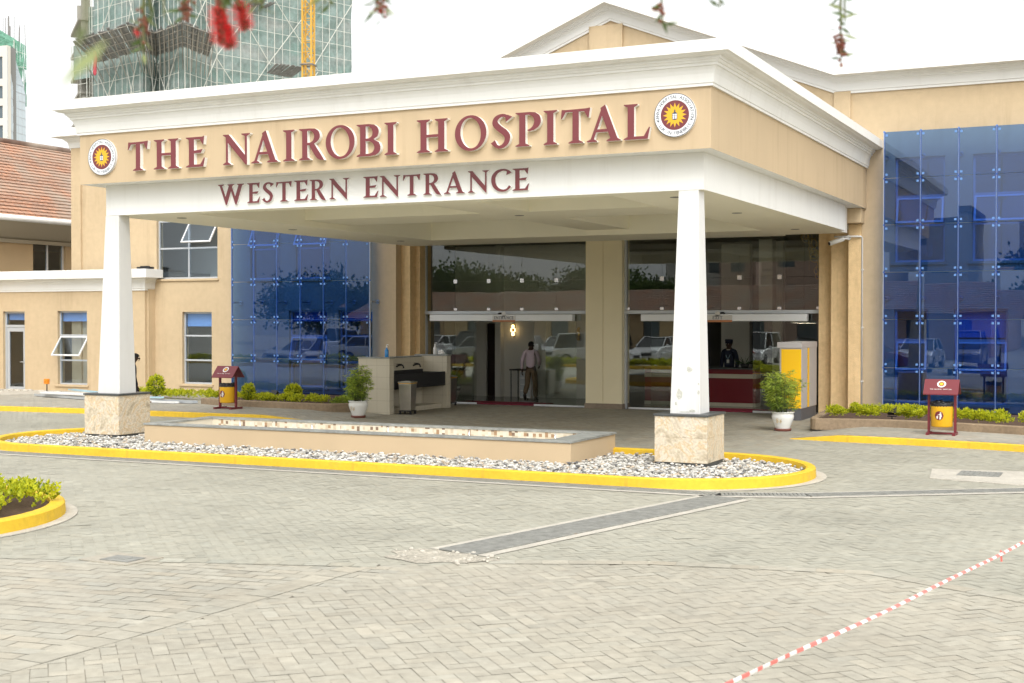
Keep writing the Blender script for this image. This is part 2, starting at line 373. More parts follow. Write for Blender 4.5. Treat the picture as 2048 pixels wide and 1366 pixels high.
fr = (-6, 12, R(45))
HB = herring(BW, -260, 260)
near = []
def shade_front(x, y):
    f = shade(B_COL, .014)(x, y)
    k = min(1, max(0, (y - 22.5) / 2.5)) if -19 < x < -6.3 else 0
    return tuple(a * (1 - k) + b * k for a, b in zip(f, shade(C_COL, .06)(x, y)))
lay(QA, CA, HB, fr, .0042, 0, shade(A_COL, .018), lambda x, y: isA(x, y) and not left_of_strip(x + .09, y))
lay(QA, CA, running(.30, .15, -70, 70), (-8, 8, R(8)), .006, 0, shade(AL_COL, .04), lambda x, y: isA(x, y) and left_of_strip(x - .09, y))
lay(QB, CB, HB, fr, .0038, 0, shade_front, isB, zj=.0006, tilt=.0006)
# soldier courses along the seams
def course(pts, w, ln, col, z):
    for (a, b), (c, d) in zip(pts, pts[1:]):
        L_ = math.hypot(c - a, d - b); n = max(1, int(L_ / ln)); ang = math.atan2(d - b, c - a)
        lay(QA, CA, [(i * L_ / n, -w / 2, (i + 1) * L_ / n, w / 2) for i in range(n)], (a, b, ang), .006, z, shade(col, .04), in_view, zj=.0005, tilt=.0003)
course([(-6.79 - .14, 10.9), (-7.1, 6.65), (-7.7, 2.6)], .27, .25, A_COL, .004)
course([(x, zone_line(x) - .03) for x in (-20, -10.53, -6.79)], .2, .24, B_COL, .004)
course([(x, zone_line(x) - .03) for x in (-5.9, -4.45, -2.35, -.96, 3, 8)], .2, .24, A_COL, .004)
pavers_to_mesh('paving', QA, CA); pavers_to_mesh('drive', QB, CB)

# raised pavements either side of the doors, ramping down towards them
WL = [(-60, 25.4), (-27.34, 25.66), (-24.6, 25.9), (-22.5, 25.95), (-20.2, 25.95), (-19.0, 26.0), (-17.5, 25.95)]
WR = [(-6.55, 26.5), (-5.5, 26.3), (-4.3, 26.2), (-2.9, 25.95), (-2.0, 25.7), (12, 22.0)]
KH = .125
def kz_l(x): return KH * min(1, max(0.02, (-17.45 - x) / 1.75))
def kz_r(x): return KH * min(1, max(0.02, (x + 6.6) / 1.1))
for line, kz, far in ((WL, kz_l, -1), (WR, kz_r, 1)):
    mb = MB(); xs = np.arange(line[0][0], line[-1][0] + .01, .25)
    P = []
    for x in xs:
        for (a, b), (c, d) in zip(line, line[1:]):
            if a <= x <= c + 1e-6: P.append((x, b + (d - b) * (x - a) / (c - a), kz(x))); break
    for p, q in zip(P, P[1:]): mb.quad = mb.poly([(p[0], p[1] + .1, p[2] - .006), (q[0], q[1] + .1, q[2] - .006), (q[0], 32.8, q[2] - .006), (p[0], 32.8, p[2] - .006)])
    tag(mb.build('pavement', M_concrete_l, origin=(P[0][0], 28, 0)), kind='structure')
    k = MB()
    for p, q in zip(P, P[1:]):
        a = Vector((p[0], p[1], 0)); b = Vector((q[0], q[1], 0)); ow = .15
        k.add([(a.x, a.y, -.02), (b.x, b.y, -.02), (b.x, b.y + .012, q[2] - .012), (a.x, a.y + .012, p[2] - .012), (b.x, b.y + .03, q[2]), (a.x, a.y + .03, p[2]), (b.x, b.y + ow, q[2]), (a.x, a.y + ow, p[2]), (b.x, b.y + ow, -.02), (a.x, a.y + ow, -.02)],
              [(0, 1, 2, 3), (3, 2, 4, 5), (5, 4, 6, 7), (7, 6, 8, 9)], 0, False)
    o = k.build('kerb', M_yellow, origin=(P[len(P) // 2][0], P[len(P) // 2][1], 0))
    tag(o, 'yellow painted kerb along the pavement left of the entrance, ramping down at its right end' if far < 0 else 'yellow painted kerb along the pavement right of the entrance, ramping down at its left end', 'kerb')
    q_, c_ = [], []
    lay(q_, c_, HB, fr, .006, 0, shade((.36, .335, .28), .05), lambda x, y, ln=line: in_view(x, y) and ln[0][0] < x < ln[-1][0] and y < 32.6 and any(a <= x <= c and y > b + (d - b) * (x - a) / (c - a) + .25 for (a, b), (c, d) in zip(ln, ln[1:])))
    for q in q_:
        for i, p in enumerate(q): q[i] = (p[0], p[1], p[2] + kz(p[0]))
    pavers_to_mesh('pavement_paving', q_, c_)

# pebble island: yellow kerb, pebbles, dark bed
IX0, IX1, IY, IR = -18.35, -6.62, 19.85, 2.07
def pill(r, n=28, z=0):
    pts = [(IX1 + r * math.cos(-PI / 2 + PI * i / n), IY + r * math.sin(-PI / 2 + PI * i / n), z) for i in range(n + 1)]
    return pts + [(IX0 + r * math.cos(PI / 2 + PI * i / n), IY + r * math.sin(PI / 2 + PI * i / n), z) for i in range(n + 1)]
mb = MB(); mb.sweep(pill(IR), [(0, -.02), (-.008, .14), (-.03, .155), (-.12, .155), (-.15, .14), (-.15, -.02)], closed=True)
tag(mb.build('island_kerb', M_yellow, origin=(-12.5, IY, 0)), 'yellow painted kerb ringing the long pebble island under the canopy front', 'kerb')
mb = MB(); mb.poly(pill(IR - .14, z=.012)); tag(mb.build('island_bed', M_concrete, origin=(-12.5, IY, 0)), kind='structure')
mb = MB(); a_, b_ = pill(IR + .16, z=-.004), pill(IR - .05, z=-.004); n = len(a_)
for i in range(n): mb.poly([a_[i], a_[(i + 1) % n], b_[(i + 1) % n], b_[i]])
mb.xform(Matrix.Translation((0, 0, .010))); tag(mb.build('kerb_footing', M_concrete_l, origin=(-12.5, IY, 0)), kind='structure')
PX0, PX1, PY0, PY1, PZ = -17.39, -8.5, 19.87, 21.86, .425      # basin on the island
def pebbles():
    bm = bmesh.new(); bmesh.ops.create_icosphere(bm, subdivisions=2, radius=1); base = np.array([v.co[:] for v in bm.verts]); fs = np.array([[v.index for v in f.verts] for f in bm.faces]); bm.free()
    V, Fc, C = [], [], []; nb = len(base); k = 0
    pal = [((.55, .535, .495), .46), ((.38, .365, .325), .24), ((.27, .26, .24), .13), ((.13, .13, .13), .07), ((.44, .36, .27), .10)]
    def place(x, y, z, s):
        nonlocal k
        sc = np.array([s * random.uniform(.9, 1.5), s * random.uniform(.75, 1.1), s * random.uniform(.5, .75)])
        q = base * (1 + .12 * np.sin(base @ rng.normal(size=(3, 1)) * 2 + random.random() * 6)) * sc
        a = random.random() * 6.28; t = random.gauss(0, .25); ca, sa, ct, st = math.cos(a), math.sin(a), math.cos(t), math.sin(t)
        q = q @ np.array([[1, 0, 0], [0, ct, -st], [0, st, ct]]).T @ np.array([[ca, -sa, 0], [sa, ca, 0], [0, 0, 1]]).T
        V.append(q + np.array([x, y, z])); Fc.append(fs + k * nb); k += 1
        r = random.random(); c = pal[0][0]
        for cc, w in pal:
            if r < w: c = cc; break
            r -= w
        j = random.gauss(1, .1); C.append(np.tile(np.array([c[0] * j, c[1] * j, c[2] * j, 1]), (len(fs), 1)))
    st = .068
    y = IY - IR + .2
    while y < IY + IR - .16:
        x = IX0 - IR
        while x < IX1 + IR:
            px, py = x + random.uniform(-.035, .035), y + random.uniform(-.035, .035); x += st
            cx = min(max(px, IX0), IX1)
            if math.hypot(px - cx, py - IY) > IR - .19: continue
            if PX0 < px < PX1 and PY0 < py < PY1: continue
            if -7.4 < px < -6.3 and 20.4 < py < 21.5 or -19.6 < px < -18.5 and 20.4 < py < 21.5: continue
            if py > 21.0 and PX0 < px < PX1 and random.random() < .3: continue
            place(px, py, .03 + random.uniform(0, .025), random.uniform(.022, .042))
            if random.random() < .22: place(px + .03, py + .02, .07 + random.uniform(0, .02), random.uniform(.02, .034))
        y += st * .9
    V = np.concatenate(V); Fc = np.concatenate(Fc); C = np.concatenate(C).astype(np.float32)
    me = bpy.data.meshes.new('pebbles'); n = len(Fc); me.vertices.add(len(V)); me.vertices.foreach_set('co', V.astype(np.float32).ravel())
    me.loops.add(3 * n); me.loops.foreach_set('vertex_index', Fc.astype(np.int32).ravel()); me.polygons.add(n)
    me.polygons.foreach_set('loop_start', np.arange(0, 3 * n, 3, dtype=np.int32)); me.polygons.foreach_set('use_smooth', np.ones(n, bool))
    at = me.attributes.new('tint', 'FLOAT_COLOR', 'FACE'); at.data.foreach_set('color', C.ravel())
    me.materials.append(attr_mat('pebble_stone', .7, noise=(30, .12), bump=(60, .1, .002))); me.update(calc_edges=True)
    o = bpy.data.objects.new('pebbles', me); COL.objects.link(o)
    tag(o, 'white, grey and tan pebbles filling the kerbed island', 'pebbles', kind='stuff')
pebbles()

# drain channels with steel gratings
def strip(mb, pts, w0, w1, z, m=0):
    P = [Vector((p[0], p[1], z)) for p in pts]
    off = []
    for i in range(len(P)):
        ns = []
        for a, b in ((i - 1, i), (i, i + 1)):
            if a < 0 or b >= len(P): continue
            d = (P[b] - P[a]).normalized(); ns.append(Vector((-d.y, d.x, 0)))
        off.append(ns[0] if len(ns) == 1 else (ns[0] + ns[1]) / (1 + ns[0].dot(ns[1])))
    for i in range(len(P) - 1): mb.poly([P[i] + off[i] * w0, P[i + 1] + off[i + 1] * w0, P[i + 1] + off[i + 1] * w1, P[i] + off[i] * w1], m)
def grating(pts, w, label, pitch=.055):
    root = thing('drain_grating', label, 'drain', (pts[0][0], pts[0][1], 0))
    e = MB(); strip(e, pts, w / 2 - .004, w / 2 + .13, .0075); strip(e, pts, -w / 2 - .13, -w / 2 + .004, .0075); e.build('channel_edge', M_concrete_l, root)
    v = MB(); strip(v, pts, -w / 2, w / 2, .0045); v.build('channel', M_dark, root)  # flat near-black strip paints the shade of the hollow below the bars
    g = MB()
    for (a, b), (c, d) in zip(pts, pts[1:]):
        A, B = Vector((a, b, 0)), Vector((c, d, 0)); d_ = (B - A).normalized(); nn = Vector((-d_.y, d_.x, 0)); L_ = (B - A).length; k = int(L_ / pitch)
        M0 = Matrix(((d_.x, nn.x, 0, a), (d_.y, nn.y, 0, b), (0, 0, 1, 0), (0, 0, 0, 1)))
        for i in range(k):
            s = i * pitch; g.box(s, s + pitch * .78, -w / 2 + .01, w / 2 - .01, .006, .018, 0, M0)
        for s in np.arange(0, L_ - .1, 1.0):
            e_ = min(s + .99, L_); 
            for q in (-w / 2, w / 2 - .02): g.box(s, e_, q, q + .02, .007, .0195, 0, M0)
    g.build('grate_bars', M_grate, root, weld=False)
grating([(-6.42, 12.05), (-5.15, 17.35)], .52, 'wide steel drain grating running diagonally across the drive towards the camera')
grating([(-27, 17.55), (-10.4, 17.62), (-5.3, 17.62), (-4.2, 18.05), (-1.6, 19.9), (3.0, 23.2)], .30, 'long narrow drain grating running along the front of the pebble island')
# broken concrete at the near end of the grating
mb = MB(); c = Vector((-6.5, 11.75, 0)); ring = []
for i in range(40):
    a = 2 * PI * i / 40; r = 1 + .14 * math.sin(3 * a + 1) + .1 * math.sin(7 * a) + random.uniform(-.05, .05); ring.append(c + Vector((.55 * r * math.cos(a), .34 * r * math.sin(a), .006)))
inner = [c + (p - c) * .55 + Vector((0, 0, .006 + random.uniform(-.004, .006))) for p in ring]
for i in range(40): mb.poly([ring[i], ring[(i + 1) % 40], inner[(i + 1) % 40], inner[i]])
mb.poly(inner)
tag(mb.build('broken_concrete', mat('rough_mortar', (.50, .46, .38), .95, big=(5, .18), fine=(30, .25), bump=(20, 1, .05)), origin=c), kind='structure')
mb = MB()
for i in range(26):
    a = random.random() * 6.28; r = random.uniform(.4, 1.15); s = random.uniform(.012, .04)
    mb.sphere(c + Vector((.62 * r * math.cos(a), .36 * r * math.sin(a), .012)), (s, s * .8, s * .6), 6, 4)
tag(mb.build('rubble', M_concrete_l, origin=c), 'loose mortar crumbs round the broken concrete at the grating end', 'rubble', kind='stuff')
# manhole by the right pavement, small cover near the front left
root = thing('manhole_cover', 'grey steel manhole cover in a pale concrete surround on the right of the drive', 'manhole cover', (-2.4, 21.4, 0))
mb = MB(); mb.prism([(-3.15, 22.1, .001), (-3.0, 20.8, .001), (-.9, 20.3, .001), (-.7, 21.9, .001), (-1.8, 22.3, .001)], (0, 0, .012)); mb.build('surround', M_concrete_l, root)
mb = MB(); mb.box(-2.68, -2.06, 21.32, 21.95, .012, .022)
for i in range(8): mb.box(-2.66 + i * .076, -2.66 + i * .076 + .05, 21.34, 21.93, .022, .027)
mb.build('lid', M_grate, root)
root = thing('manhole_cover', 'small square cover set in mortar in the paving near the front left', 'manhole cover', (-9.3, 10.2, 0))
mb = MB(); mb.prism([(-9.65, 10.05, .001), (-9.0, 10.0, .001), (-8.95, 10.5, .001), (-9.6, 10.52, .001)], (0, 0, .01)); mb.build('surround', M_concrete, root)
mb = MB(); mb.box(-9.42, -9.06, 10.1, 10.36, .011, .02); mb.box(-9.30, -9.16, 10.17, 10.29, .02, .024); mb.build('lid', M_grate, root)

# round planter with yellow kerb, front left
PC, PR = Vector((-13.9, 10.85, 0)), 2.37
def circ(c, r, z, n=56): return [(c.x + r * math.cos(2 * PI * i / n), c.y + r * math.sin(2 * PI * i / n), z) for i in range(n)]
planter = thing('planter_kerb', 'round raised yellow kerb holding the shrub bed at the far left front', 'kerb', PC)
mb = MB(); mb.sweep(circ(PC, PR, 0), [(0, -.02), (-.012, .145), (-.035, .16), (-.17, .16), (-.19, .15), (-.19, .05)], closed=True); mb.build('rim', M_yellow, planter)
mb = MB(); mb.sweep(circ(PC, PR, 0), [(.14, .003), (.14, .014), (-.02, .014)], closed=True); mb.build('footing', M_concrete_l, planter)
mb = MB(); mb.poly(circ(PC, PR - .18, .105)); mb.build('soil', M_soil, planter)
# ---------------------------------------------------------------- hospital building
YW = 32.7
bld = thing('hospital_building', 'tan hospital building with white cornices, low pediment and glazed entrance behind the canopy', 'building', (-12.85, YW, 0))
def X(px, Y=YW, py=600): return ony(px, py, Y).x

def wall_cells(mb, x0, x1, z0, z1, Y, th, openings, m=0, mrev=None):
    xs = sorted({x0, x1, *[o[0] for o in openings], *[o[1] for o in openings]}); zs = sorted({z0, z1, *[o[2] for o in openings], *[o[3] for o in openings]})
    xs = [x for x in xs if x0 <= x <= x1]; zs = [z for z in zs if z0 <= z <= z1]
    solid = lambda i, j: 0 <= i < len(xs) - 1 and 0 <= j < len(zs) - 1 and not any(o[0] - 1e-6 <= xs[i] and xs[i + 1] <= o[1] + 1e-6 and o[2] - 1e-6 <= zs[j] and zs[j + 1] <= o[3] + 1e-6 for o in openings)
    for i in range(len(xs) - 1):
        for j in range(len(zs) - 1):
            if not solid(i, j): continue
            a, b, c, d = xs[i], xs[i + 1], zs[j], zs[j + 1]; e = Y + th
            mb.add([(a, Y, c), (b, Y, c), (b, Y, d), (a, Y, d)], [(0, 1, 2, 3)], m)
            mb.add([(a, e, c), (a, e, d), (b, e, d), (b, e, c)], [(0, 1, 2, 3)], m)
            if not solid(i - 1, j): mb.add([(a, Y, c), (a, Y, d), (a, e, d), (a, e, c)], [(0, 1, 2, 3)], m)
            if not solid(i + 1, j): mb.add([(b, Y, c), (b, e, c), (b, e, d), (b, Y, d)], [(0, 1, 2, 3)], m)
            if not solid(i, j - 1): mb.add([(a, Y, c), (a, e, c), (b, e, c), (b, Y, c)], [(0, 1, 2, 3)], m)
            if not solid(i, j + 1): mb.add([(a, Y, d), (b, Y, d), (b, e, d), (a, e, d)], [(0, 1, 2, 3)], m)

def window(parent, x0, x1, z0, z1, Y, rows, cols, opened=None, blind=None, frame=M_alu, sill=True, fw=.05):
    """Y: outer wall face; frame is set back"""
    Yf = Y + .10; H = z1 - z0; f = MB(); zc = [z0 + H * r for r in rows]; xc = [x0 + (x1 - x0) * c for c in cols]
    f.box(x0, x0 + fw, Yf, Yf + .06, z0, z1); f.box(x1 - fw, x1, Yf, Yf + .06, z0, z1)
    for z in zc: zz = min(max(z - fw / 2, z0), z1 - fw); f.box(x0 + fw, x1 - fw, Yf + .002, Yf + .058, zz, zz + fw)
    for x in xc[1:-1]: f.box(x - fw / 2, x + fw / 2, Yf + .004, Yf + .056, z0 + fw, z1 - fw)
    w = f.build('window', frame, parent)
    for j in range(len(zc) - 1):
        for i in range(len(xc) - 1):
            a, b, c, d = xc[i] + .012, xc[i + 1] - .012, zc[j] + .012, zc[j + 1] - .012
            if opened and (j, i) == opened[:2]:
                s = MB(); a += .02; b -= .02; c += .02; d -= .02; t = .045; y = Yf - .012
                for q in ((a, a + t, c, d), (b - t, b, c, d), (a + t, b - t, c, c + t), (a + t, b - t, d - t, d)): s.box(q[0], q[1], y, y + .04, q[2], q[3], 0)
                s.box(a + t - .004, b - t + .004, y + .016, y + .024, c + t - .004, d - t + .004, 1)
                s.xform(Matrix.Translation((0, y, d)) @ Matrix.Rotation(-R(opened[2]), 4, 'X') @ Matrix.Translation((0, -y, -d)))
                s.build('sash', [M_alu_w, M_glass_win], w)
            else:
                p = MB(); p.box(a, b, Yf + .026, Yf + .034, c, d); p.build('pane', M_glass_win, w)
    if sill:
        s = MB(); s.box(x0 - .1, x1 + .06, Y - .05, Y + .1, z0 - .07, z0 - .002); s.build('sill', M_tan, w, bevel=.008)
    if blind:
        b = MB()
        b.box(x0 + .03, x1 - .03, Yf + .12, Yf + .13, z1 - H * blind, z1 - .03); b.build('blind', M_blind, w)
    return w
R3 = [0, .35, .63, 1]; R3L = [0, .33, .67, 1]
WINS = [  # x0,x1,z0,z1,rows,cols,opened,blind
    (-28.1, -25.73, 3.68, 6.25, [0, .37, .70, 1], [0, .5, 1], (1, 1, 33), None),
    (-27.1, -25.96, .42, 2.65, R3L, [0, 1], None, .2),
    (-24.5, -23.4, 3.62, 6.2, R3, [0, 1], (1, 0, 25), None), (-22.85, -21.65, 3.62, 6.2, R3, [0, 1], (1, 0, 25), None),
    (-23.1, -21.75, .42, 2.68, R3L, [0, 1], (1, 0, 12), .14), (-21.35, -20.2, .42, 2.68, R3L, [0, 1], None, .14),
    (-5.55, -4.4, 3.78, 6.28, R3, [0, 1], (1, 0, 17), None), (-3.78, -2.57, 3.78, 6.28, R3, [0, 1], (1, 0, 17), None),
    (-1.9, -.7, 3.78, 6.28, R3, [0, 1], None, None),
    (-5.55, -4.77, .42, 2.66, R3L, [0, 1], (1, 0, 14), None), (-4.18, -2.98, .42, 2.66, R3L, [0, 1], (1, 0, 14), .3), (-2.1, -.9, .42, 2.66, R3L, [0, 1], None, None)]
PXL, PXR = -19.41, -6.63
ops = [w[:4] for w in WINS] + [(PXL, PXR, -.1, 5.3)]
mb = MB(); wall_cells(mb, -31.56, 7, -.1, 7.95, YW, .3, ops)
mb.prism([(-18.78, YW + .001, 7.95), (-6.92, YW + .001, 7.95), (-12.85, YW + .001, 10.33)], (0, .28, 0))
mb.build('wall', M_tan, bld)
for w in WINS: window(bld, w[0], w[1], w[2], w[3], YW, w[4], w[5], w[6], w[7])
# sides, back, roof
mb = MB(); mb.box(-31.56, -31.26, YW + .3, 48, 0, 7.9); mb.box(6.7, 7, YW + .3, 48, 0, 7.9); mb.box(-31.56, 7, 48, 48.3, 0, 7.9); mb.build('side_wall', M_tan, bld)
M_roofgrey = mat('roof_felt', (.25, .24, .22), .9)
mb = MB(); mb.box(-31.5, 6.9, YW + .3, 48, 7.75, 7.9); mb.prism([(-18.9, YW + .3, 7.9), (-6.8, YW + .3, 7.9), (-12.85, YW + .3, 10.2)], (0, 13, 0)); mb.build('roof', M_roofgrey, bld)
# gable pier and end pilasters, standing proud of the wall
mb = MB(); mb.box(-13.44, -12.5, YW - .09, YW, 7.95, 10.15); mb.build('gable_pier', M_tan, bld)
for x0, x1, z0 in ((-7.0, -6.6, 6.9), (-19.1, -18.7, 6.9)):
    mb = MB(); mb.box(x0, x1, YW - .07, YW - .001, z0, 7.95); mb.build('pilaster', M_tan, bld)
mb = MB(); mb.box(-31.56, -31.16, YW - .07, YW - .001, 0, 7.95); mb.build('pilaster', M_tan, bld)
# cornices
PROF = [(0, -.05), (.05, -.05), (.05, 0), (.075, .015), (.085, .10), (.10, .17), (.125, .215), (.155, .225), (.155, .255), (.19, .26), (.21, .295), (.24, .30), (.24, .335), (.50, .345), (.50, .60), (.0, .63)]
Zc = 7.95
mb = MB(); mb.sweep([(-31.56, 46, Zc), (-31.56, YW, Zc), (-18.78, YW, Zc), (-12.85, YW, Zc + 2.36), (-6.92, YW, Zc), (7, YW, Zc), (7, 46, Zc)], PROF); mb.build('cornice', M_white, bld)

# portico: stepped jambs, pier, head
mb = MB(); mb.box(-19.8, -19.12, YW + .301, 33.95, -.1, 4.62); mb.box(-19.12, -18.97, 33.3, 33.95, -.1, 4.62); mb.build('jamb', M_tan_rough, bld)
mb = MB(); mb.box(-7.13, -6.3, YW + .301, 33.95, -.1, 4.62); mb.box(-7.5, -7.13, 33.3, 33.95, -.1, 4.62); mb.build('jamb', M_tan_rough, bld)
mb = MB(); mb.box(-6.63, -6.33, YW - .08, YW - .001, -.1, 4.72); mb.build('pilaster', M_tan_rough, bld)
mb = MB(); mb.box(-6.69, -6.27, YW - .38, YW - .002, 4.73, 5.085); mb.build('capital', M_tan, bld, bevel=.012)
mb = MB(); mb.box(-19.8, -6.3, YW + .301, 33.95, 4.621, 5.25); mb.build('door_head', M_soffit, bld)
mb = MB(); mb.box(-13.86, -13.36, 33.42, 34.0, .14, 4.62); mb.box(-13.345, -12.81, 33.42, 34.0, .14, 4.62); mb.box(-13.36, -13.345, 33.44, 34, .14, 4.62)
mb.build('pier', M_cream, bld)
mb = MB(); mb.box(-13.885, -12.785, 33.395, 34.0, 0, .14); mb.build('pier_skirting', M_tan_stone, bld)
# conduit down the pilaster
mb = MB(); mb.path([(-6.95, 32.52, 4.42), (-6.42, 32.55, 4.42), (-6.33, 32.6, 4.42), (-6.31, 32.64, 4.39), (-6.31, 32.65, .2)], .022)
for z in (.9, 2.2, 3.6): mb.box(-6.345, -6.275, 32.62, 32.70, z, z + .03)
mb.build('conduit', M_white_col, bld)

# sliding doors in the entrance and the exit
DY = 33.65
def door_set(x0, x1, leaves, ups, hdr, label):
    fr = MB(); fr.box(x0, x1, DY - .06, DY + .08, 2.565, 2.655); fr.box(x0, x0 + .06, DY - .04, DY + .06, 0, 4.62); fr.box(x1 - .05, x1, DY - .04, DY + .06, 0, 4.62)
    d = fr.build('entrance_door', M_alu, bld, bevel=.004); tag(d, label)
    for a, b in zip(ups, ups[1:]):
        for z0, z1 in ((2.66, 3.50), (3.508, 4.615)):
            p = MB(); p.box(a + .004, b - .004, DY + .004, DY + .016, z0, z1); p.xform(Matrix.Translation((random.gauss(0, .0), 0, 0)))
            p.build('glass_pane', M_glass_clear, d)
    for (a, b, dy) in leaves:
        p = MB(); p.box(a, b, DY + dy, DY + dy + .012, .03, 2.56); p.build('glass_leaf', M_glass_clear, d)
        t = MB(); t.box(a, b, DY + dy - .012, DY + dy + .024, .0, .045); t.build('bottom_rail', M_alu_w, d)
    h = MB(); h.box(hdr[0], hdr[1], DY - .26, DY - .06, 2.37, 2.555); h.build('operator_box', M_alu_w, d, bevel=.012)
    for x, z0, z1, h in [(x, 3.45, 3.56, .055) for x in ups[1:-1]] + [(x, 2.67, 2.74, .05) for x in ups] + [(x, 4.55, 4.62, .05) for x in ups[1:-1]]:
        c = MB(); c.box(x - h, x + h, DY - .012, DY + .003, z0, z1); c.build('glass_clamp', M_chrome, d)
    s = MB(); s.sphere(((hdr[0] + hdr[1]) / 2 - .0, DY - .2, 2.56), (.08, .06, .05)); s.build('sensor', M_black, d)
D = lambda px: X(px, DY)
door_set(-19.0, -13.86, [(D(851), D(951), .05), (D(885), D(945), .10), (D(1065), D(1150), .10), (D(1090), D(1177), .05)], [D(848), D(911), D(977.5), D(1044), D(1113), D(1178)], (-18.7, -14.24), 'glass doors on the left, standing open')
door_set(-12.81, -7.5, [(D(1256), D(1395), .05), (D(1300), D(1412), .10), (D(1504), D(1560), .10), (D(1520), D(1638), .05)], [D(1256), D(1324), D(1400), D(1479), D(1559), D(1637)], (-12.26, -7.82), 'glass doors on the right, standing open')

# lobby behind the doors
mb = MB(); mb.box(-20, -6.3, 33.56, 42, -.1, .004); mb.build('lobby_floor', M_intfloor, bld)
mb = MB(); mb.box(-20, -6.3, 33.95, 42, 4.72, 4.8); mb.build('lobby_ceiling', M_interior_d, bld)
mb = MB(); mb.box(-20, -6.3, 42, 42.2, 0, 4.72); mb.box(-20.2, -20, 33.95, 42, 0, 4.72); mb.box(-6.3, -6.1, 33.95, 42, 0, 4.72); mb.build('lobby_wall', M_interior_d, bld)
YI = 37.4; xi = lambda px: X(px, YI)
mb = MB(); mb.box(xi(905), xi(972), YI, YI + .2, 0, 4.72); mb.box(xi(992), xi(1240), YI, YI + .2, 0, 4.72); mb.box(xi(972), xi(992), YI, YI + .2, 2.3, 4.72); mb.box(xi(997), xi(1008), YI - .25, YI - .002, 0, 4.72)
mb.build('partition', M_interior, bld)
mb = MB(); mb.box(xi(972) + .02, xi(992) - .02, YI + .06, YI + .11, .01, 2.28); mb.box(xi(972) + .07, xi(992) - .07, YI + .045, YI + .06, .2, 1.0); mb.box(xi(972) + .07, xi(992) - .07, YI + .045, YI + .06, 1.15, 2.1); mb.build('inner_door', M_dwood, bld)
YJ = 40.; xj = lambda px: X(px, YJ)
mb = MB(); mb.box(xj(1452), xj(1508), YJ - .5, YJ - .2, 0, 4.72); mb.box(xj(1570), xj(1590), YJ - 1.5, YJ - 1.2, 0, 4.72); mb.build('partition', M_interior, bld)
for px in (1355, 1520): 
    mb = MB(); x = X(px, 37); mb.box(x - .2, x + .2, 37.6, 38, 2.6, 4.72); mb.build('lobby_pillar', M_interior, bld)
for a_, b_ in ((-31.2, -20.3), (-6, 6.6)): mb = MB(); mb.box(a_, b_, 35.5, 35.6, 0, 7.7); mb.build('inner_wall', M_interior, bld)
for a_, b_ in ((-31.2, -20.3), (-6, 6.6)): mb = MB(); mb.box(a_, b_, YW + .3, 35.5, 3.0, 3.2); mb.build('floor_slab', M_interior, bld)
M_tube = mat('lit_ceiling_light', (1, 1, 1), .5, emit=((.9, .95, 1), 2.5))
for q_ in ((-5.2, -4.3, 34.2, 34.5), (-5.0, -4.1, 33.6, 33.9)): mb = MB(); mb.box(*q_, 7.66, 7.69); mb.build('ceiling_light', M_tube, bld)

# low wing on the left
YN = 32.3; WX = -28.23
ops = [(-34.25, -33.28, 0, 2.68), (-31.85, -30.6, .32, 2.69), (-38.5, -37.2, .32, 2.69)]
mb = MB(); wall_cells(mb, -44, WX, -.1, 3.36, YN, .3, ops); mb.box(WX - .3, WX, YN + .3, YW - .002, -.1, 3.36); mb.box(WX - .0, WX + .06, YN + .1, YW - .002, -.1, 3.36); mb.build('wing_wall', M_tan, bld)
window(bld, -31.85, -30.6, .32, 2.69, YN, R3L, [0, 1], (1, 0, 35), .14); window(bld, -38.5, -37.2, .32, 2.69, YN, R3L, [0, 1], None, .14)
P2 = [(a * .75, b * 1.0) for a, b in PROF]
mb = MB(); mb.sweep([(-44, YN, 3.37), (WX, YN, 3.37), (WX, YW, 3.37)], P2); mb.build('wing_cornice', M_white, bld)
mb = MB(); mb.box(-44, WX - .01, YN + .02, 45, 3.6, 3.93); mb.build('wing_roof', M_roofgrey, bld)
mb = MB(); mb.box(-28.6, -28.1, YN + .05, YN + .28, 4.0, 4.06); mb.box(-28.5, -28.2, YN + .1, YN + .2, 4.06, 4.09); mb.build('roof_flashing', M_black, bld)
mb = MB(); x0, x1 = -34.25, -33.28; y = YN + .1
for b in ((x0, x0 + .06, 0, 2.68), (x1 - .06, x1, 0, 2.68), (x0 + .06, x1 - .06, 2.62, 2.68), (x0 + .06, x1 - .06, 2.16, 2.24)): mb.box(b[0], b[1], y, y + .07, b[2], b[3])
dd = mb.build('side_door', M_alu, bld)
mb = MB(); a, b = x0 + .07, x1 - .07
for q in ((a, a + .11, .02, 2.15), (b - .11, b, .02, 2.15), (a + .11, b - .11, .02, .2), (a + .11, b - .11, 2.02, 2.15)): mb.box(q[0], q[1], y + .01, y + .05, q[2], q[3])
mb.build('door_leaf', M_alu, dd)
mb = MB(); mb.box(a + .1, b - .1, y + .025, y + .035, .19, 2.03); mb.box(x0 + .06, x1 - .06, y + .025, y + .035, 2.24, 2.62); mb.build('pane', M_glass_win, dd)
mb = MB(); mb.path([(b - .06, y - .0, 1.02), (b - .06, y - .05, 1.02), (b - .2, y - .05, 1.02)], .012); mb.build('handle', M_alu_w, dd)
mb = MB(); mb.box(x0 + .06, x1 - .06, y + .12, y + .13, 2.4, 2.62); mb.build('blind', M_blind, dd)
mb = MB(); mb.box(-43.5, -28.6, 34.8, 34.9, 0, 3.5); mb.build('inner_wall', M_interior_d, bld)

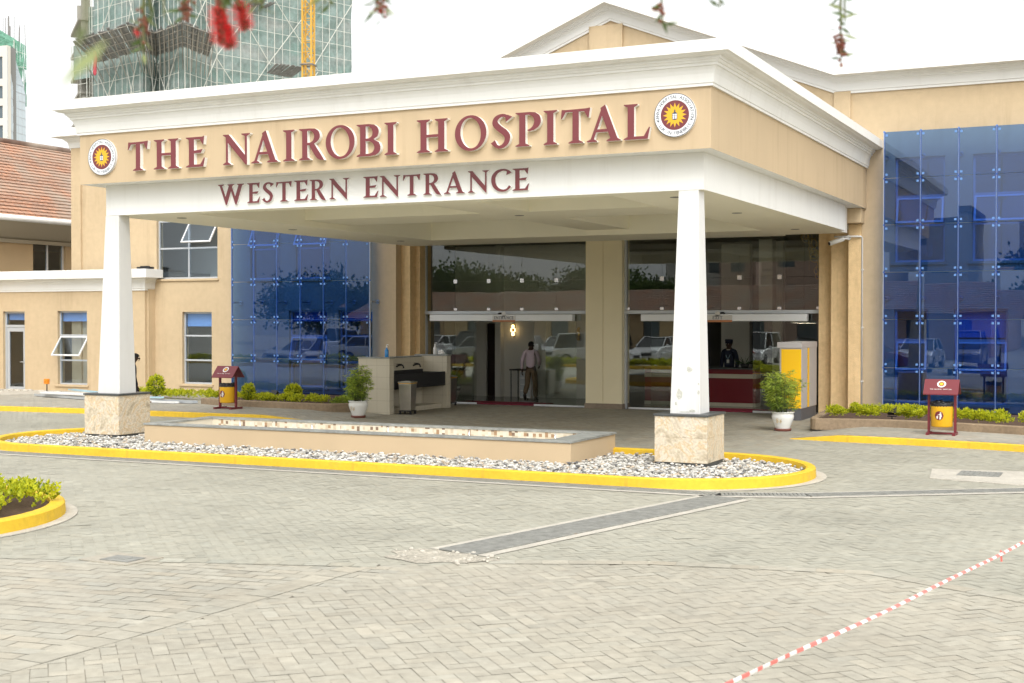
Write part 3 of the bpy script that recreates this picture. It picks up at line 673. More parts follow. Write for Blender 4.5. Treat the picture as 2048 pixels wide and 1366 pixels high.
# point-fixed blue glass screens in front of the wall
YG = 32.2
M_clamp_b = mat('glass_tinted_clamp', (.12, .26, .56), .35)  # clamp colour carries the blue cast of the glass over them
GZ = [.13, 1.27, 2.41, 3.53, 4.65, 5.75, 6.85]
def glass_screen(xs, label, right_open):
    s = thing('glass_screen', label, 'glass screen', (sum(xs) / len(xs), YG, 0), 'blue glass screens either side of the entrance')
    for a, b in zip(xs, xs[1:]):
        for c, d in zip(GZ, GZ[1:]):
            p = MB(); p.box(a + .006, b - .006, YG, YG + .012, c + .006, d - .006)
            M0 = Matrix.Translation(((a + b) / 2, YG, (c + d) / 2)); p.xform(M0 @ Matrix.Rotation(random.gauss(0, .0045), 4, 'Z') @ Matrix.Rotation(random.gauss(0, .003), 4, 'X') @ M0.inverted())
            p.build('glass_pane', M_glass_blue, s)
    for i, x in enumerate(xs):
        m = MB(); m.box(x - .018, x + .018, YG + .03, YG + .07, .05, 6.85); m.build('mullion', M_alu, s)
        for j, z in enumerate(GZ):
            c = MB(); n_ = 0
            for dx in (-1, 1):
                for dz in (-1, 1):
                    if (i == 0 and dx < 0) or (i == len(xs) - 1 and dx > 0) or (j == 0 and dz < 0) or (j == len(GZ) - 1 and dz > 0): continue
                    cx, cz = x + dx * .062, z + dz * .085
                    c.box(cx - .025, cx + .025, YG - .006, YG + .03, cz - .025, cz + .025); c.path([(cx, YG + .028, cz), (x, YG + .05, z)], .009, 6)
            c.box(x - .02, x + .02, YG + .026, YG + .075, z - .02, z + .02)
            c.build('clamp', M_clamp_b, s)
        for z in (2.92, 6.3):
            a = MB(); a.tube((x, YG + .07, z), (x, YW - .02, z), .022, n=8); a.tube((x, YW - .03, z), (x, YW + .0, z), .06, n=10); a.build('arm', M_steel, s)
glass_screen([X(p, YG) for p in (462, 506, 552, 599, 645.5, 691, 738)], 'blue tinted point-fixed glass screen on the wall left of the doors', False)
glass_screen([X(p, YG, 500) for p in (1767, 1840, 1916, 1992, 2068)] + [-1.6, -.78], 'blue tinted point-fixed glass screen on the wall right of the doors', True)
# ---------------------------------------------------------------- entrance canopy
CY, CXL, CXR = 20.1, -19.2, -6.22
can = thing('entrance_canopy', 'deep tan and white entrance canopy over the drive carrying the hospital name', 'canopy', (-12.7, 20.5, 0))
mb = MB(); mb.box(CXL, CXR, CY, YW - .003, 5.09, 6.11)
o = mb.build('fascia', [M_tan_smooth, M_white], can)
for p in o.data.polygons:
    if p.normal.z < -.5: p.material_index = 1
CP = [(0, 6.06), (.04, 6.06), (.04, 6.10), (.055, 6.11), (.063, 6.18), (.072, 6.25), (.09, 6.31), (.115, 6.355), (.14, 6.365), (.14, 6.405), (.165, 6.41), (.18, 6.445), (.205, 6.45), (.205, 6.49), (.30, 6.50), (.33, 6.52), (.38, 6.53), (.38, 6.715), (0, 6.74)]
mb = MB(); mb.sweep([(CXL, YW - .004, 0), (CXL, CY, 0), (CXR, CY, 0), (CXR, YW - .004, 0)], CP); mb.build('cornice', M_white, can)
mb = MB(); mb.box(CXL + .02, CXR - .02, CY + .02, YW - .01, 6.6, 6.73); mb.build('roof', M_roofgrey, can)
# beams and coffered soffit
zb, zc, zt = 4.49, 4.62, 5.088
def soffit_part(name, boxes, outer):
    mb = MB()
    for b in boxes: mb.box(*b)
    o = mb.build(name, [M_white, M_soffit], can)
    off = root_loc(can)
    for p in o.data.polygons:
        c = p.center + off
        p.material_index = 0 if outer(c, p.normal) else 1
soffit_part('front_beam', [(-17.0, -8.2, 20.5, 20.92, zb, zt)], lambda c, n: n.y < -.5)
soffit_part('side_beam', [(-18.9, -17.0, 20.5, YW - .005, zb, zt)], lambda c, n: n.y < -.5 and c.y < 20.6 or n.x < -.5)
soffit_part('side_beam', [(-8.2, -6.46, 20.5, 31.4, zb, zt), (-8.2, -6.6, 31.4, YW - .4, zb + .002, zt)], lambda c, n: n.y < -.5 and c.y < 20.6 or n.x > .5)
soffit_part('rear_beam', [(-17.0, -8.2, 30.45, YW - .005, zb, zt)], lambda c, n: False)
soffit_part('cross_beam', [(-17.0, -8.2, 24.7, 26.5, zc, zt)], lambda c, n: False)
soffit_part('cross_beam', [(-12.62, -11.5, 20.92, 24.7, zc, zt), (-12.62, -11.5, 26.5, 30.45, zc, zt)], lambda c, n: False)
mb = MB()
for (x, y, z) in ((-17.9, 25.5, zb), (-12.1, 25.5, zc), (-7.3, 25.3, zb), (-7.4, 30.4, zb), (-17.9, 30.4, zb), (-7.3, 21.6, zb), (-17.9, 21.6, zb)):
    d = MB(); d.lathe((x, y, z), [(0, -.002), (.07, -.002), (.07, -.006), (.1, -.006), (.1, .0)], 20); d.build('downlight', M_interior_d, can)
# tapered columns on stone pedestals
def column(bx, by, tx, ty, pedx, pedy, pz):
    c = MB(); c.frustum((bx[0], bx[1], by[0], by[1], pz + .03), (tx[0], tx[1], ty[0], ty[1], zb - .001))
    col = c.build('column', M_white_col, can, bevel=.012)
    p = MB(); (x0, x1), (y0, y1) = pedx, pedy
    p.box(x0, x1, y0, y1, .10, .50); p.box(x0, x1, y0, y1, .504, pz)
    p.box(x0 + .006, x1 - .006, y0 + .006, y1 - .006, .49, .51)
    p.build('pedestal', M_trav, col, bevel=.004)
    p = MB(); p.box(x0 - .02, x1 + .02, y0 - .02, y1 + .02, pz + .001, pz + .035); p.build('slate_cap', M_slate, col, bevel=.004)
    p = MB(); p.box(x0 + .015, x1 - .015, y0 + .015, y1 - .015, -.02, .099); p.build('plinth', M_slate, col)
    return col
column((-19.22, -18.65), (20.58, 21.07), (-18.92, -18.575), (20.502, 20.81), (-19.45, -18.56), (20.45, 21.38), .885)
cr = column((-7.05, -6.54), (20.58, 21.09), (-6.885, -6.55), (20.502, 20.81), (-7.26, -6.375), (20.43, 21.37), .845)
for (px, py, w, h) in ((1378.5, 739, .05, .05), (1359, 788, .055, .085), (1397, 785, .02, .035), (1352, 807, .02, .03), (1397, 768, .012, .02), (1359, 718, .01, .012), (1385, 822, .06, .022), (1372, 824, .12, .008)):
    z = ony(px, py, 20.58).z; t = (z - .885) / (zb - .885); Y = 20.58 + (20.502 - 20.58) * t - .0025; p = ony(px, py, Y)
    s = MB(); s.poly([(p.x + w * (1 + random.uniform(-.3, .2)) * math.cos(a), Y, p.z + h * (1 + random.uniform(-.3, .2)) * math.sin(a)) for a in [2 * PI * k / 14 for k in range(14)]])
    s.build('scuff_mark', M_stain, cr)

# ---------------------------------------------------------------- lettering
def cr_smooth(pts, closed=True, k=5):
    """pts: (x,y) corner points or (x,y,1) curve points; runs of curve points become Catmull-Rom"""
    n = len(pts); out = []
    for i in range(n if closed else n - 1):
        p1, p2 = pts[i], pts[(i + 1) % n]; out.append((p1[0], p1[1]))
        if len(p1) > 2 and len(p2) > 2:
            p0 = pts[i - 1] if (closed or i > 0) else p1; p3 = pts[(i + 2) % n] if (closed or i + 2 < n) else p2
            if len(p0) < 3: p0 = p1 if p1[2] == 1 else p0
            if len(p3) < 3: p3 = p2
            for j in range(1, k):
                t = j / k; t2, t3 = t * t, t * t * t
                out.append(tuple(.5 * (2 * p1[c] + (p2[c] - p0[c]) * t + (2 * p0[c] - 5 * p1[c] + 4 * p2[c] - p3[c]) * t2 + (3 * p1[c] - p0[c] - 3 * p2[c] + p3[c]) * t3) for c in (0, 1)))
    if not closed: out.append(pts[-1][:2])
    return out
def ell(cx, cy, rx, ry, n=40, tilt=0):
    return [(cx + rx * math.cos(a) + tilt * ry * math.sin(a), cy + ry * math.sin(a)) for a in [2 * PI * i / n for i in range(n)]]
def stroke(sp, ws):
    P = [Vector((*p, 0)) for p in cr_smooth([(a, b, 1) for a, b in sp], False, 6)]; n = len(P); k = len(sp) - 1
    W = [np.interp(i / (n - 1) * k, range(k + 1), ws) for i in range(n)]; l, r = [], []
    for i in range(n):
        d = (P[min(i + 1, n - 1)] - P[max(i - 1, 0)]).normalized(); nn = Vector((-d.y, d.x, 0)) * W[i] / 2; l.append((P[i] + nn)[:2]); r.append((P[i] - nn)[:2])
    return l + r[::-1]
_V = [(0, 1), (0, .97), (.08, .92), (.36, -.04), (.42, -.04), (.68, .92), (.76, .97), (.76, 1), (.44, 1), (.44, .97), (.50, .92), (.353, .378), (.195, .92), (.28, .97), (.28, 1)]
GL = {
 'T': (.73, [([(.19, 0), (.55, 0), (.55, .03), (.45, .085), (.45, .905), (.58, .905), (.665, .72), (.695, .72), (.73, 1.0), (.60, .985), (.12, .975), (.02, .985), (0, .72), (.03, .72), (.12, .905), (.29, .905), (.29, .085), (.19, .03)], [])]),
 'H': (.85, [([(0, 0), (.36, 0), (.36, .03), (.27, .085), (.27, .455), (.58, .455), (.58, .085), (.49, .03), (.49, 0), (.85, 0), (.85, .03), (.75, .085), (.75, .915), (.84, .97), (.84, 1), (.49, 1), (.49, .97), (.58, .915), (.58, .54), (.27, .54), (.27, .915), (.36, .97), (.36, 1), (0, 1), (0, .97), (.10, .915), (.10, .085), (0, .03)], [])]),
 'E': (.62, [([(0, 0), (.57, 0), (.62, .30), (.59, .30), (.47, .085), (.27, .085), (.27, .46), (.49, .46), (.55, .585), (.27, .55), (.27, .915), (.45, .915), (.55, .74), (.575, .74), (.60, 1.03), (.54, 1.0), (0, 1), (0, .97), (.10, .915), (.10, .085), (0, .03)], [])]),
 'N': (.92, [([(0, 0), (.27, 0), (.27, .03), (.175, .09), (.175, .72), (.78, -.03), (.82, -.03), (.82, .91), (.92, .97), (.92, 1), (.63, 1), (.63, .97), (.745, .91), (.745, .30), (.20, 1), (0, 1), (0, .97), (.10, .91), (.10, .09), (0, .03)], [])]),
 'A': (.92, [([(0, 0), (.28, 0), (.28, .03), (.20, .08), (.262, .27), (.577, .27), (.64, .085), (.54, .03), (.54, 0), (.92, 0), (.92, .03), (.83, .085), (.50, 1.05), (.37, .96), (.385, .90), (.11, .085), (0, .03)], [[(.291, .355), (.548, .355), (.418, .735)]])]),
 'I': (.36, [([(0, 0), (.36, 0), (.36, .03), (.265, .085), (.265, .915), (.36, .97), (.36, 1), (0, 1), (0, .97), (.095, .915), (.095, .085), (0, .03)], [])]),
 'R': (.80, [([(0, 0), (.36, 0), (.36, .03), (.27, .085), (.27, .47), (.33, .47), (.44, .25, 1), (.57, .05, 1), (.66, -.01, 1), (.80, -.035), (.80, -.01), (.49, .51), (.60, .58, 1), (.665, .68, 1), (.67, .79, 1), (.62, .91, 1), (.51, .985, 1), (.36, 1.0), (0, 1), (0, .97), (.10, .915), (.10, .085), (0, .03)], [[(.27, .545), (.35, .55, 1), (.44, .60, 1), (.485, .70, 1), (.475, .81, 1), (.42, .89, 1), (.34, .925, 1), (.27, .925)]])]),
 'P': (.68, [([(0, 0), (.38, 0), (.38, .03), (.27, .085), (.27, .92), (.35, .92, 1), (.44, .88, 1), (.49, .80, 1), (.50, .70, 1), (.46, .58, 1), (.39, .51, 1), (.31, .475), (.36, .435), (.49, .46, 1), (.61, .55, 1), (.675, .67, 1), (.675, .79, 1), (.63, .90, 1), (.53, .98, 1), (.38, 1.0), (0, 1), (0, .97), (.10, .915), (.10, .085), (0, .03)], [])]),
 'B': (.70, [([(0, 0), (.40, 0), (.56, .025, 1), (.67, .12, 1), (.70, .27, 1), (.65, .42, 1), (.50, .515), (.61, .60, 1), (.65, .73, 1), (.62, .87, 1), (.52, .97, 1), (.36, 1.0), (0, 1), (0, .97), (.10, .915), (.10, .085), (0, .03)],
        [[(.27, .075), (.38, .08, 1), (.48, .14, 1), (.52, .27, 1), (.47, .40, 1), (.37, .465, 1), (.27, .47)], [(.27, .55), (.35, .555, 1), (.44, .62, 1), (.465, .74, 1), (.43, .86, 1), (.35, .92, 1), (.27, .925)]])]),
 'O': (.95, [(ell(.475, .5, .475, .535), [ell(.475, .5, .305, .455, tilt=-.06)])]),
 'S': (.62, [(stroke([(.55, .83), (.46, .93), (.31, .955), (.17, .87), (.14, .73), (.25, .59), (.42, .45), (.50, .31), (.46, .14), (.33, .035), (.19, .05), (.07, .19)], [.26, .09, .09, .14, .17, .18, .18, .17, .14, .10, .09, .16]), [])]),
 'C': (.86, [(stroke([(.80, .78), (.72, .93), (.52, .975), (.29, .90), (.14, .72), (.105, .5), (.16, .27), (.31, .10), (.52, .03), (.71, .08), (.84, .23)], [.28, .09, .09, .14, .18, .19, .18, .14, .10, .09, .12]), [])]),
 'L': (.68, [([(0, 0), (.62, 0), (.68, .33), (.65, .33), (.52, .085), (.27, .085), (.27, .915), (.36, .97), (.36, 1), (0, 1), (0, .97), (.10, .915), (.10, .085), (0, .03)], [])]),
 'W': (1.21, [(_V, []), ([(x + .45, y) for x, y in _V], [])]),
 'X': (.8, [([(0, 0), (.25, 0), (.18, .07), (.37, .40), (.58, .07), (.5, 0), (.8, 0), (.72, .07), (.45, .52), (.66, .93), (.76, 1), (.5, 1), (.57, .93), (.40, .61), (.22, .93), (.3, 1), (0, 1), (.08, .93), (.33, .50), (.09, .07)], [])]),
}
def glyph_into(mb, ch, x0, w, z0, h, Y, depth, mf=0, ms=1):
    w0, contours = GL[ch]; sx = w / w0
    for ci, (outer, holes) in enumerate(contours):
        loops = [cr_smooth(outer)] + [cr_smooth(hh) for hh in holes]; y1 = Y - depth - .002 * ci
        P3 = [[Vector((x0 + p[0] * sx, z0 + p[1] * h, 0)) for p in lp] for lp in loops]
        flat = [p for lp in P3 for p in lp]; tris = tessellate_polygon(P3)
        mb.add([(p.x, y1, p.y) for p in flat], tris, mf); b = 0
        for lp in P3:
            n = len(lp); mb.add([(p.x, y1, p.y) for p in lp] + [(p.x, Y, p.y) for p in lp], [(i, (i + 1) % n, n + (i + 1) % n, n + i) for i in range(n)], ms)
def letters(parent, spec, Y, z0, h, depth):
    for ch, a, b in spec:
        xa, xb = ony(a, HOR, Y - depth).x, ony(b, HOR, Y - depth).x; mb = MB(); glyph_into(mb, ch, xa, xb - xa, z0, h, Y, depth)
        o = mb.build('letter', [M_maroon, M_letter_side], parent, recalc=False)
LZ, LH = 5.285, .565
s1 = thing('name_sign', 'large maroon raised capitals spelling the hospital name along the tan fascia', 'sign lettering', (-12.6, CY, 5.28))
letters(s1, [('T', 257, 297.5), ('H', 309, 359), ('E', 373, 411), ('N', 447, 501), ('A', 503.5, 557), ('I', 567, 590), ('R', 599, 648.5), ('O', 652, 710), ('B', 714, 761.5), ('I', 769.5, 794),
             ('H', 834, 896.5), ('O', 910, 973), ('S', 981, 1023), ('P', 1031, 1081.5), ('I', 1087, 1114), ('T', 1121.5, 1180), ('A', 1173, 1241), ('L', 1247, 1299.5)], CY, LZ, LH, .085)
YB = 20.5
s2 = thing('entrance_sign', 'smaller maroon raised capitals reading WESTERN ENTRANCE on the white beam', 'sign lettering', (-12.5, YB, 4.6))
letters(s2, [('W', 437, 489), ('E', 495, 521), ('S', 524.5, 548), ('T', 552.5, 584.5), ('E', 589, 617), ('R', 620, 652), ('N', 659, 699), ('E', 727, 757), ('N', 760, 801), ('T', 806, 841), ('R', 847, 882), ('A', 888, 929), ('N', 936, 978), ('C', 982, 1021), ('E', 1025, 1058)], YB, 4.605, .375, .045)

_tc = {}
def char_mesh(ch):
    if ch not in _tc:
        cu = bpy.data.curves.new('glyph', 'FONT'); cu.body = ch; cu.size = 1; cu.align_x = 'CENTER'; ob = bpy.data.objects.new('glyph', cu); COL.objects.link(ob)
        bpy.context.view_layer.update(); me = bpy.data.meshes.new_from_object(ob.evaluated_get(bpy.context.evaluated_depsgraph_get()))
        _tc[ch] = ([v.co.copy() for v in me.vertices], [tuple(p.vertices) for p in me.polygons]); bpy.data.objects.remove(ob); bpy.data.curves.remove(cu); bpy.data.meshes.remove(me)
    return _tc[ch]
def disc(mb, c, r, y, m, n=48): mb.poly([(c.x + r * math.cos(2 * PI * i / n), y, c.z + r * math.sin(2 * PI * i / n)) for i in range(n)], m)
M_navy = mat('navy_lettering', (.06, .07, .10), .5); M_star = mat('golden_star', (.75, .42, .03), .5); M_disc = mat('white_disc', (.78, .80, .82), .4)
def emblem(c, r, label):
    e = thing('emblem', label, 'emblem', c, 'round emblems at the ends of the fascia lettering'); Y = c.y - .05
    b = MB(); n = 56; ring = [(c.x + r * math.cos(2 * PI * i / n), c.y - .001, c.z + r * math.sin(2 * PI * i / n)) for i in range(n)]
    b.prism(ring, (0, -.049, 0)); b.build('disc', M_disc, e)
    b = MB()
    for i in range(n):
        a0, a1 = 2 * PI * i / n, 2 * PI * (i + 1) / n
        b.poly([(c.x + q * math.cos(a), Y - .002, c.z + q * math.sin(a)) for q, a in ((r * .972, a0), (r * .998, a0), (r * .998, a1), (r * .972, a1))])
    b.build('rim_line', M_navy, e)
    b = MB(); disc(b, c, r * .68, Y - .003, 0); b.build('inner_disc', M_maroon, e)
    b = MB(); k = 16; b.poly([(c.x + r * (.57 if i % 2 == 0 else .36) * math.sin(PI * i / k), Y - .006, c.z + r * (.57 if i % 2 == 0 else .36) * math.cos(PI * i / k)) for i in range(2 * k)]); b.build('star', M_star, e)
    b = MB(); q = lambda x, z, y: (c.x + x * r, Y - y, c.z + z * r)
    b.poly([q(-.12, -.19, .008), q(0, -.23, .008), q(.12, -.19, .008), q(.12, .08, .008), q(0, .16, .008), q(-.12, .08, .008)], 0); b.poly([q(-.035, .15, .009), q(.035, .15, .009), q(.025, .25, .009), q(-.025, .25, .009)], 0)
    for i in (-1, 1):
        for j in (0, 1, 2): b.poly([q(i * .055 - .042, -.17 + j * .08, .010), q(i * .055 + .042, -.17 + j * .08, .010), q(i * .055 + .042, -.105 + j * .08, .010), q(i * .055 - .042, -.105 + j * .08, .010)], 1)
    b.build('lantern', [M_navy, M_disc], e)
    b = MB()
    def arc(txt, a_mid, rad, step, flip):
        for i, ch in enumerate(txt):
            if ch == ' ': continue
            a = a_mid + (i - (len(txt) - 1) / 2) * step * (1 if flip else -1); vs, fs = char_mesh(ch); sz = r * .205
            th = a - PI / 2 if not flip else a + PI / 2; rr = rad if not flip else rad + sz * .7
            cx, cz = c.x + rr * math.cos(a), c.z + rr * math.sin(a)
            b.add([(cx + (v.x * math.cos(th) - v.y * math.sin(th)) * sz, Y - .004, cz + (v.x * math.sin(th) + v.y * math.cos(th)) * sz) for v in vs], fs)
    arc('KENYA HOSPITAL ASSOCIATION', PI / 2, r * .765, R(8.3), False); arc('LUX IN TENEBRIS', -PI / 2, r * .755, R(8.0), True)
    for a in (R(198), R(-18)): disc(b, Vector((c.x + r * .83 * math.cos(a), 0, c.z + r * .83 * math.sin(a))), r * .025, Y - .004, 0, 10)
    b.build('lettering', M_navy, e)
emblem(Vector((-6.795, CY, 5.635)), .345, 'round white and maroon sun emblem right of the name, by the canopy corner')
emblem(Vector((-18.59, CY, 5.60)), .355, 'round white and maroon sun emblem left of the name, before its first word')

# plates over the doors
M_plate = mat('brushed_plate', (.50, .49, .46), .35, metal=.4); M_orange = mat('copper_strip', (.42, .17, .07), .4)
def door_sign(px0, px1, word, label):
    Y = DY - .275; x0, x1 = X(px0, Y), X(px1, Y); t = thing('door_sign', label, 'sign', ((x0 + x1) / 2, Y, 2.3), 'sign plates over the glass doors')
    b = MB(); b.box(x0, x1, Y, Y + .013, 2.40, 2.525); b.build('plate', M_plate, t)
    b = MB(); b.box(x0, x1, Y - .001, Y + .013, 2.345, 2.399); b.build('strip', M_orange, t)
    b = MB(); n = len(word); tw = sum(GL[c][0] for c in word) + .12 * (n - 1); h = .085; W_ = min((x1 - x0) * .86, tw * h * 1.1); s = W_ / tw; x = (x0 + x1) / 2 - W_ / 2
    for ch in word: glyph_into(b, ch, x, GL[ch][0] * s, 2.42, h, Y, .004, 0, 0); x += (GL[ch][0] + .12) * s
    b.build('lettering', M_navy, t, recalc=False)
    b = MB(); c = Vector(((x0 + x1) / 2, Y, 2.56)); b.prism([(c.x + .07 * math.cos(a), Y, c.z + .07 * math.sin(a)) for a in [2 * PI * i / 20 for i in range(20)]], (0, .012, 0)); b.build('badge', M_plate, t)
door_sign(985, 1030, 'ENTRANCE', 'small plate reading ENTRANCE over the left glass doors')
door_sign(1406, 1464, 'EXIT', 'small plate reading EXIT over the right glass doors')
# ---------------------------------------------------------------- water basin on the island
M_mosaic = mat('mosaic_tile', (.55, .48, .38), .35)
def mosaic():
    m = M_mosaic; nt = m.node_tree; N = nt.nodes; L = nt.links; tc = N.new('ShaderNodeTexCoord'); b = N.new('ShaderNodeTexBrick')
    mp = N.new('ShaderNodeMapping'); L.new(tc.outputs['Object'], mp.inputs[0]); mp.inputs['Rotation'].default_value = (R(90), 0, 0)
    b.offset = 0; b.inputs['Scale'].default_value = 1; b.inputs['Brick Width'].default_value = .06; b.inputs['Row Height'].default_value = .06; b.inputs['Mortar Size'].default_value = .004
    b.inputs['Mortar'].default_value = (.62, .58, .5, 1)
    sx = N.new('ShaderNodeSeparateXYZ'); L.new(tc.outputs['Object'], sx.inputs[0])
    def cell(s):
        a = N.new('ShaderNodeMath'); a.operation = 'DIVIDE'; L.new(s, a.inputs[0]); a.inputs[1].default_value = .06; f = N.new('ShaderNodeMath'); f.operation = 'FLOOR'; L.new(a.outputs[0], f.inputs[0]); return f.outputs[0]
    cx = N.new('ShaderNodeCombineXYZ'); L.new(cell(sx.outputs[0]), cx.inputs[0]); L.new(cell(sx.outputs[2]), cx.inputs[2])
    w = N.new('ShaderNodeTexWhiteNoise'); L.new(cx.outputs[0], w.inputs[0]); cr = N.new('ShaderNodeValToRGB'); cr.color_ramp.interpolation = 'CONSTANT'; e = cr.color_ramp.elements
    e[0].color = (.62, .56, .45, 1); e[1].position = .55; e[1].color = (.5, .43, .32, 1)
    for p, c in ((.74, (.34, .22, .13, 1)), (.84, (.66, .62, .54, 1)), (.94, (.2, .14, .1, 1))): k = e.new(p); k.color = c
    L.new(w.outputs[0], cr.inputs[0]); L.new(cr.outputs[0], b.inputs['Color1']); L.new(cr.outputs[0], b.inputs['Color2']); L.new(b.outputs[0], N['Principled BSDF'].inputs['Base Color'])
mosaic()
M_tan_basin = mat('tan_basin_plaster', (.53, .41, .265), .85, big=(.6, .05), bump=(45, .25, .008), spec=.2)
t = thing('water_basin', 'long low tan basin with dark slate coping on the pebble island', 'water basin', ((PX0 + PX1) / 2, (PY0 + PY1) / 2, 0))
mb = MB(); w = .2; z1 = PZ - .035
mb.box(PX0, PX1, PY0, PY0 + w, 0, z1); mb.box(PX0, PX1, PY1 - w, PY1, 0, z1); mb.box(PX0, PX0 + w, PY0 + w, PY1 - w, 0, z1); mb.box(PX1 - w, PX1, PY0 + w, PY1 - w, 0, z1); mb.build('wall', M_tan_basin, t)
mb = MB(); o = .02
for q in ((PX0 - o, PX1 + o, PY0 - o, PY0 + w + o), (PX0 - o, PX1 + o, PY1 - w - o, PY1 + o), (PX0 - o, PX0 + w + o, PY0 + w + o, PY1 - w - o), (PX1 - w - .25, PX1 + o, PY0 + w + o, PY1 - w - o)): mb.box(*q, z1 + .001, PZ)
mb.build('coping', M_slate2, t, bevel=.004)
mb = MB(); mb.box(PX0 + w, PX1 - w, PY1 - w - .008, PY1 - w - .001, .1, z1); mb.box(PX0 + w + .0005, PX0 + w + .008, PY0 + w, PY1 - w - .01, .1, z1); mb.build('mosaic', M_mosaic, t)
mb = MB(); mb.box(PX0 + w, PX1 - w, PY0 + w, PY1 - w, .1, .16); mb.build('floor', M_tile_w, t)
for i in range(5):
    n = MB(); x = PX0 + 1.2 + i * 1.7; n.tube((x, PY1 - .6, .16), (x, PY1 - .6, PZ - .03), .012); n.tube((x, PY1 - .6, PZ - .03), (x, PY1 - .6, PZ - .015), .008); n.build('fountain_nozzle', M_chrome, t)

# ---------------------------------------------------------------- shrubs
def hedge_bush(p0, p1, width, h, label, n, z0, mats=L_hedge, group='low clipped hedge clumps along the facade', ln=.05, name='hedge'):
    root = thing(name, label, 'hedge', ((p0[0] + p1[0]) / 2, (p0[1] + p1[1]) / 2, z0), group)
    f = MB(); s = MB(); A, B = Vector((*p0, z0)), Vector((*p1, z0)); d = B - A; L_ = d.length; d.normalize(); nn = Vector((-d.y, d.x, 0)); k = max(2, int(L_ / .14))
    lumps = [(random.uniform(-.05, L_ + .05), random.gauss(0, width * .24), random.uniform(.62, 1.0) * h, random.uniform(.07, .13)) for _ in range(max(4, int(L_ * 20)))]
    per = max(8, int(2.2 * n) // len(lumps))
    for (u, v, hh, r) in lumps:
        c = A + d * u + nn * v; pass
        for _ in range(int(per * 1.6)):
            a = random.random() * 2 * PI; b = random.uniform(-.35, 1); q = Vector((math.cos(a) * math.sqrt(max(0, 1 - b * b)), math.sin(a) * math.sqrt(max(0, 1 - b * b)), b)); rr = r * random.uniform(.55, 1.1)
            p = c + Vector((q.x * rr * 1.1, q.y * rr * 1.1, hh - r * .85 + q.z * rr)); 
            if p.z < z0 + .02: p.z = z0 + random.uniform(.02, .1)
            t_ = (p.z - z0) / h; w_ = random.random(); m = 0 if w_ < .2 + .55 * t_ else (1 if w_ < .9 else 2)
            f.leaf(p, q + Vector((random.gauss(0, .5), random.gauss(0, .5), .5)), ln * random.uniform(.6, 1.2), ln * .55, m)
    f.build('foliage', mats, root, weld=False)
    return root
zs = .26
hedge_bush((-26.9, 30.6), (-24.2, 30.1), .4, .26, 'low yellow-green hedge behind the stacked metal offcuts', 1500, .15)
hedge_bush((-23.3, 29.25), (-21.75, 28.75), .42, .24, 'low yellow-green hedge just left of the left litter bin', 1300, .25)
hedge_bush((-21.6, 28.75), (-18.95, 28.6), .45, .24, 'low yellow-green hedge between the left litter bin and the potted bamboo', 1900, .24)
hedge_bush((-18.85, 28.65), (-18.4, 28.8), .25, .2, 'short tuft of green edging behind the left potted bamboo', 500, .24, mats=L_bamb)
hedge_bush((-6.2, 29.0), (-5.2, 29.25), .42, .35, 'low yellow-green hedge at the foot of the right pilasters', 1100, .24)
hedge_bush((-5.05, 29.25), (-3.9, 29.0), .45, .33, 'low yellow-green hedge behind and left of the right litter bin', 1300, .24)
hedge_bush((-3.85, 28.95), (.6, 27.5), .5, .33, 'low yellow-green hedge right of the right litter bin, running out of view', 3600, .24)
def round_shrub(p, h, r, label, mats=L_hedge, n=900):
    root = thing('shrub', label, 'shrub', p); f = MB(); s = MB(); P = Vector(p)
    for _ in range(9): a = random.random() * 6.28; s.path([P, P + Vector((math.cos(a) * r * .3, math.sin(a) * r * .3, h * .4)), P + Vector((math.cos(a) * r * .6, math.sin(a) * r * .6, h * .8))], [.012, .009, .004], 5)
    for _ in range(n):
        q = Vector((random.gauss(0, 1), random.gauss(0, 1), random.gauss(0, 1))).normalized(); k = random.uniform(.35, 1.05) ** .6
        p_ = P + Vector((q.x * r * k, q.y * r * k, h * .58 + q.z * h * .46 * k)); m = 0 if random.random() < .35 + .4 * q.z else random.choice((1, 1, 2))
        f.leaf(p_, q + Vector((random.gauss(0, .5), random.gauss(0, .5), .4)), .085, .045, m)
    f.build('foliage', mats, root, weld=False); s.build('stem', M_stem, root)
round_shrub((-20.5, 29.2, .24), .42, .2, 'small rounded yellow-green shrub standing up from the left hedge')
round_shrub((-26.0, 30.2, .15), .62, .22, 'yellow-green shrub behind the man by the left column')
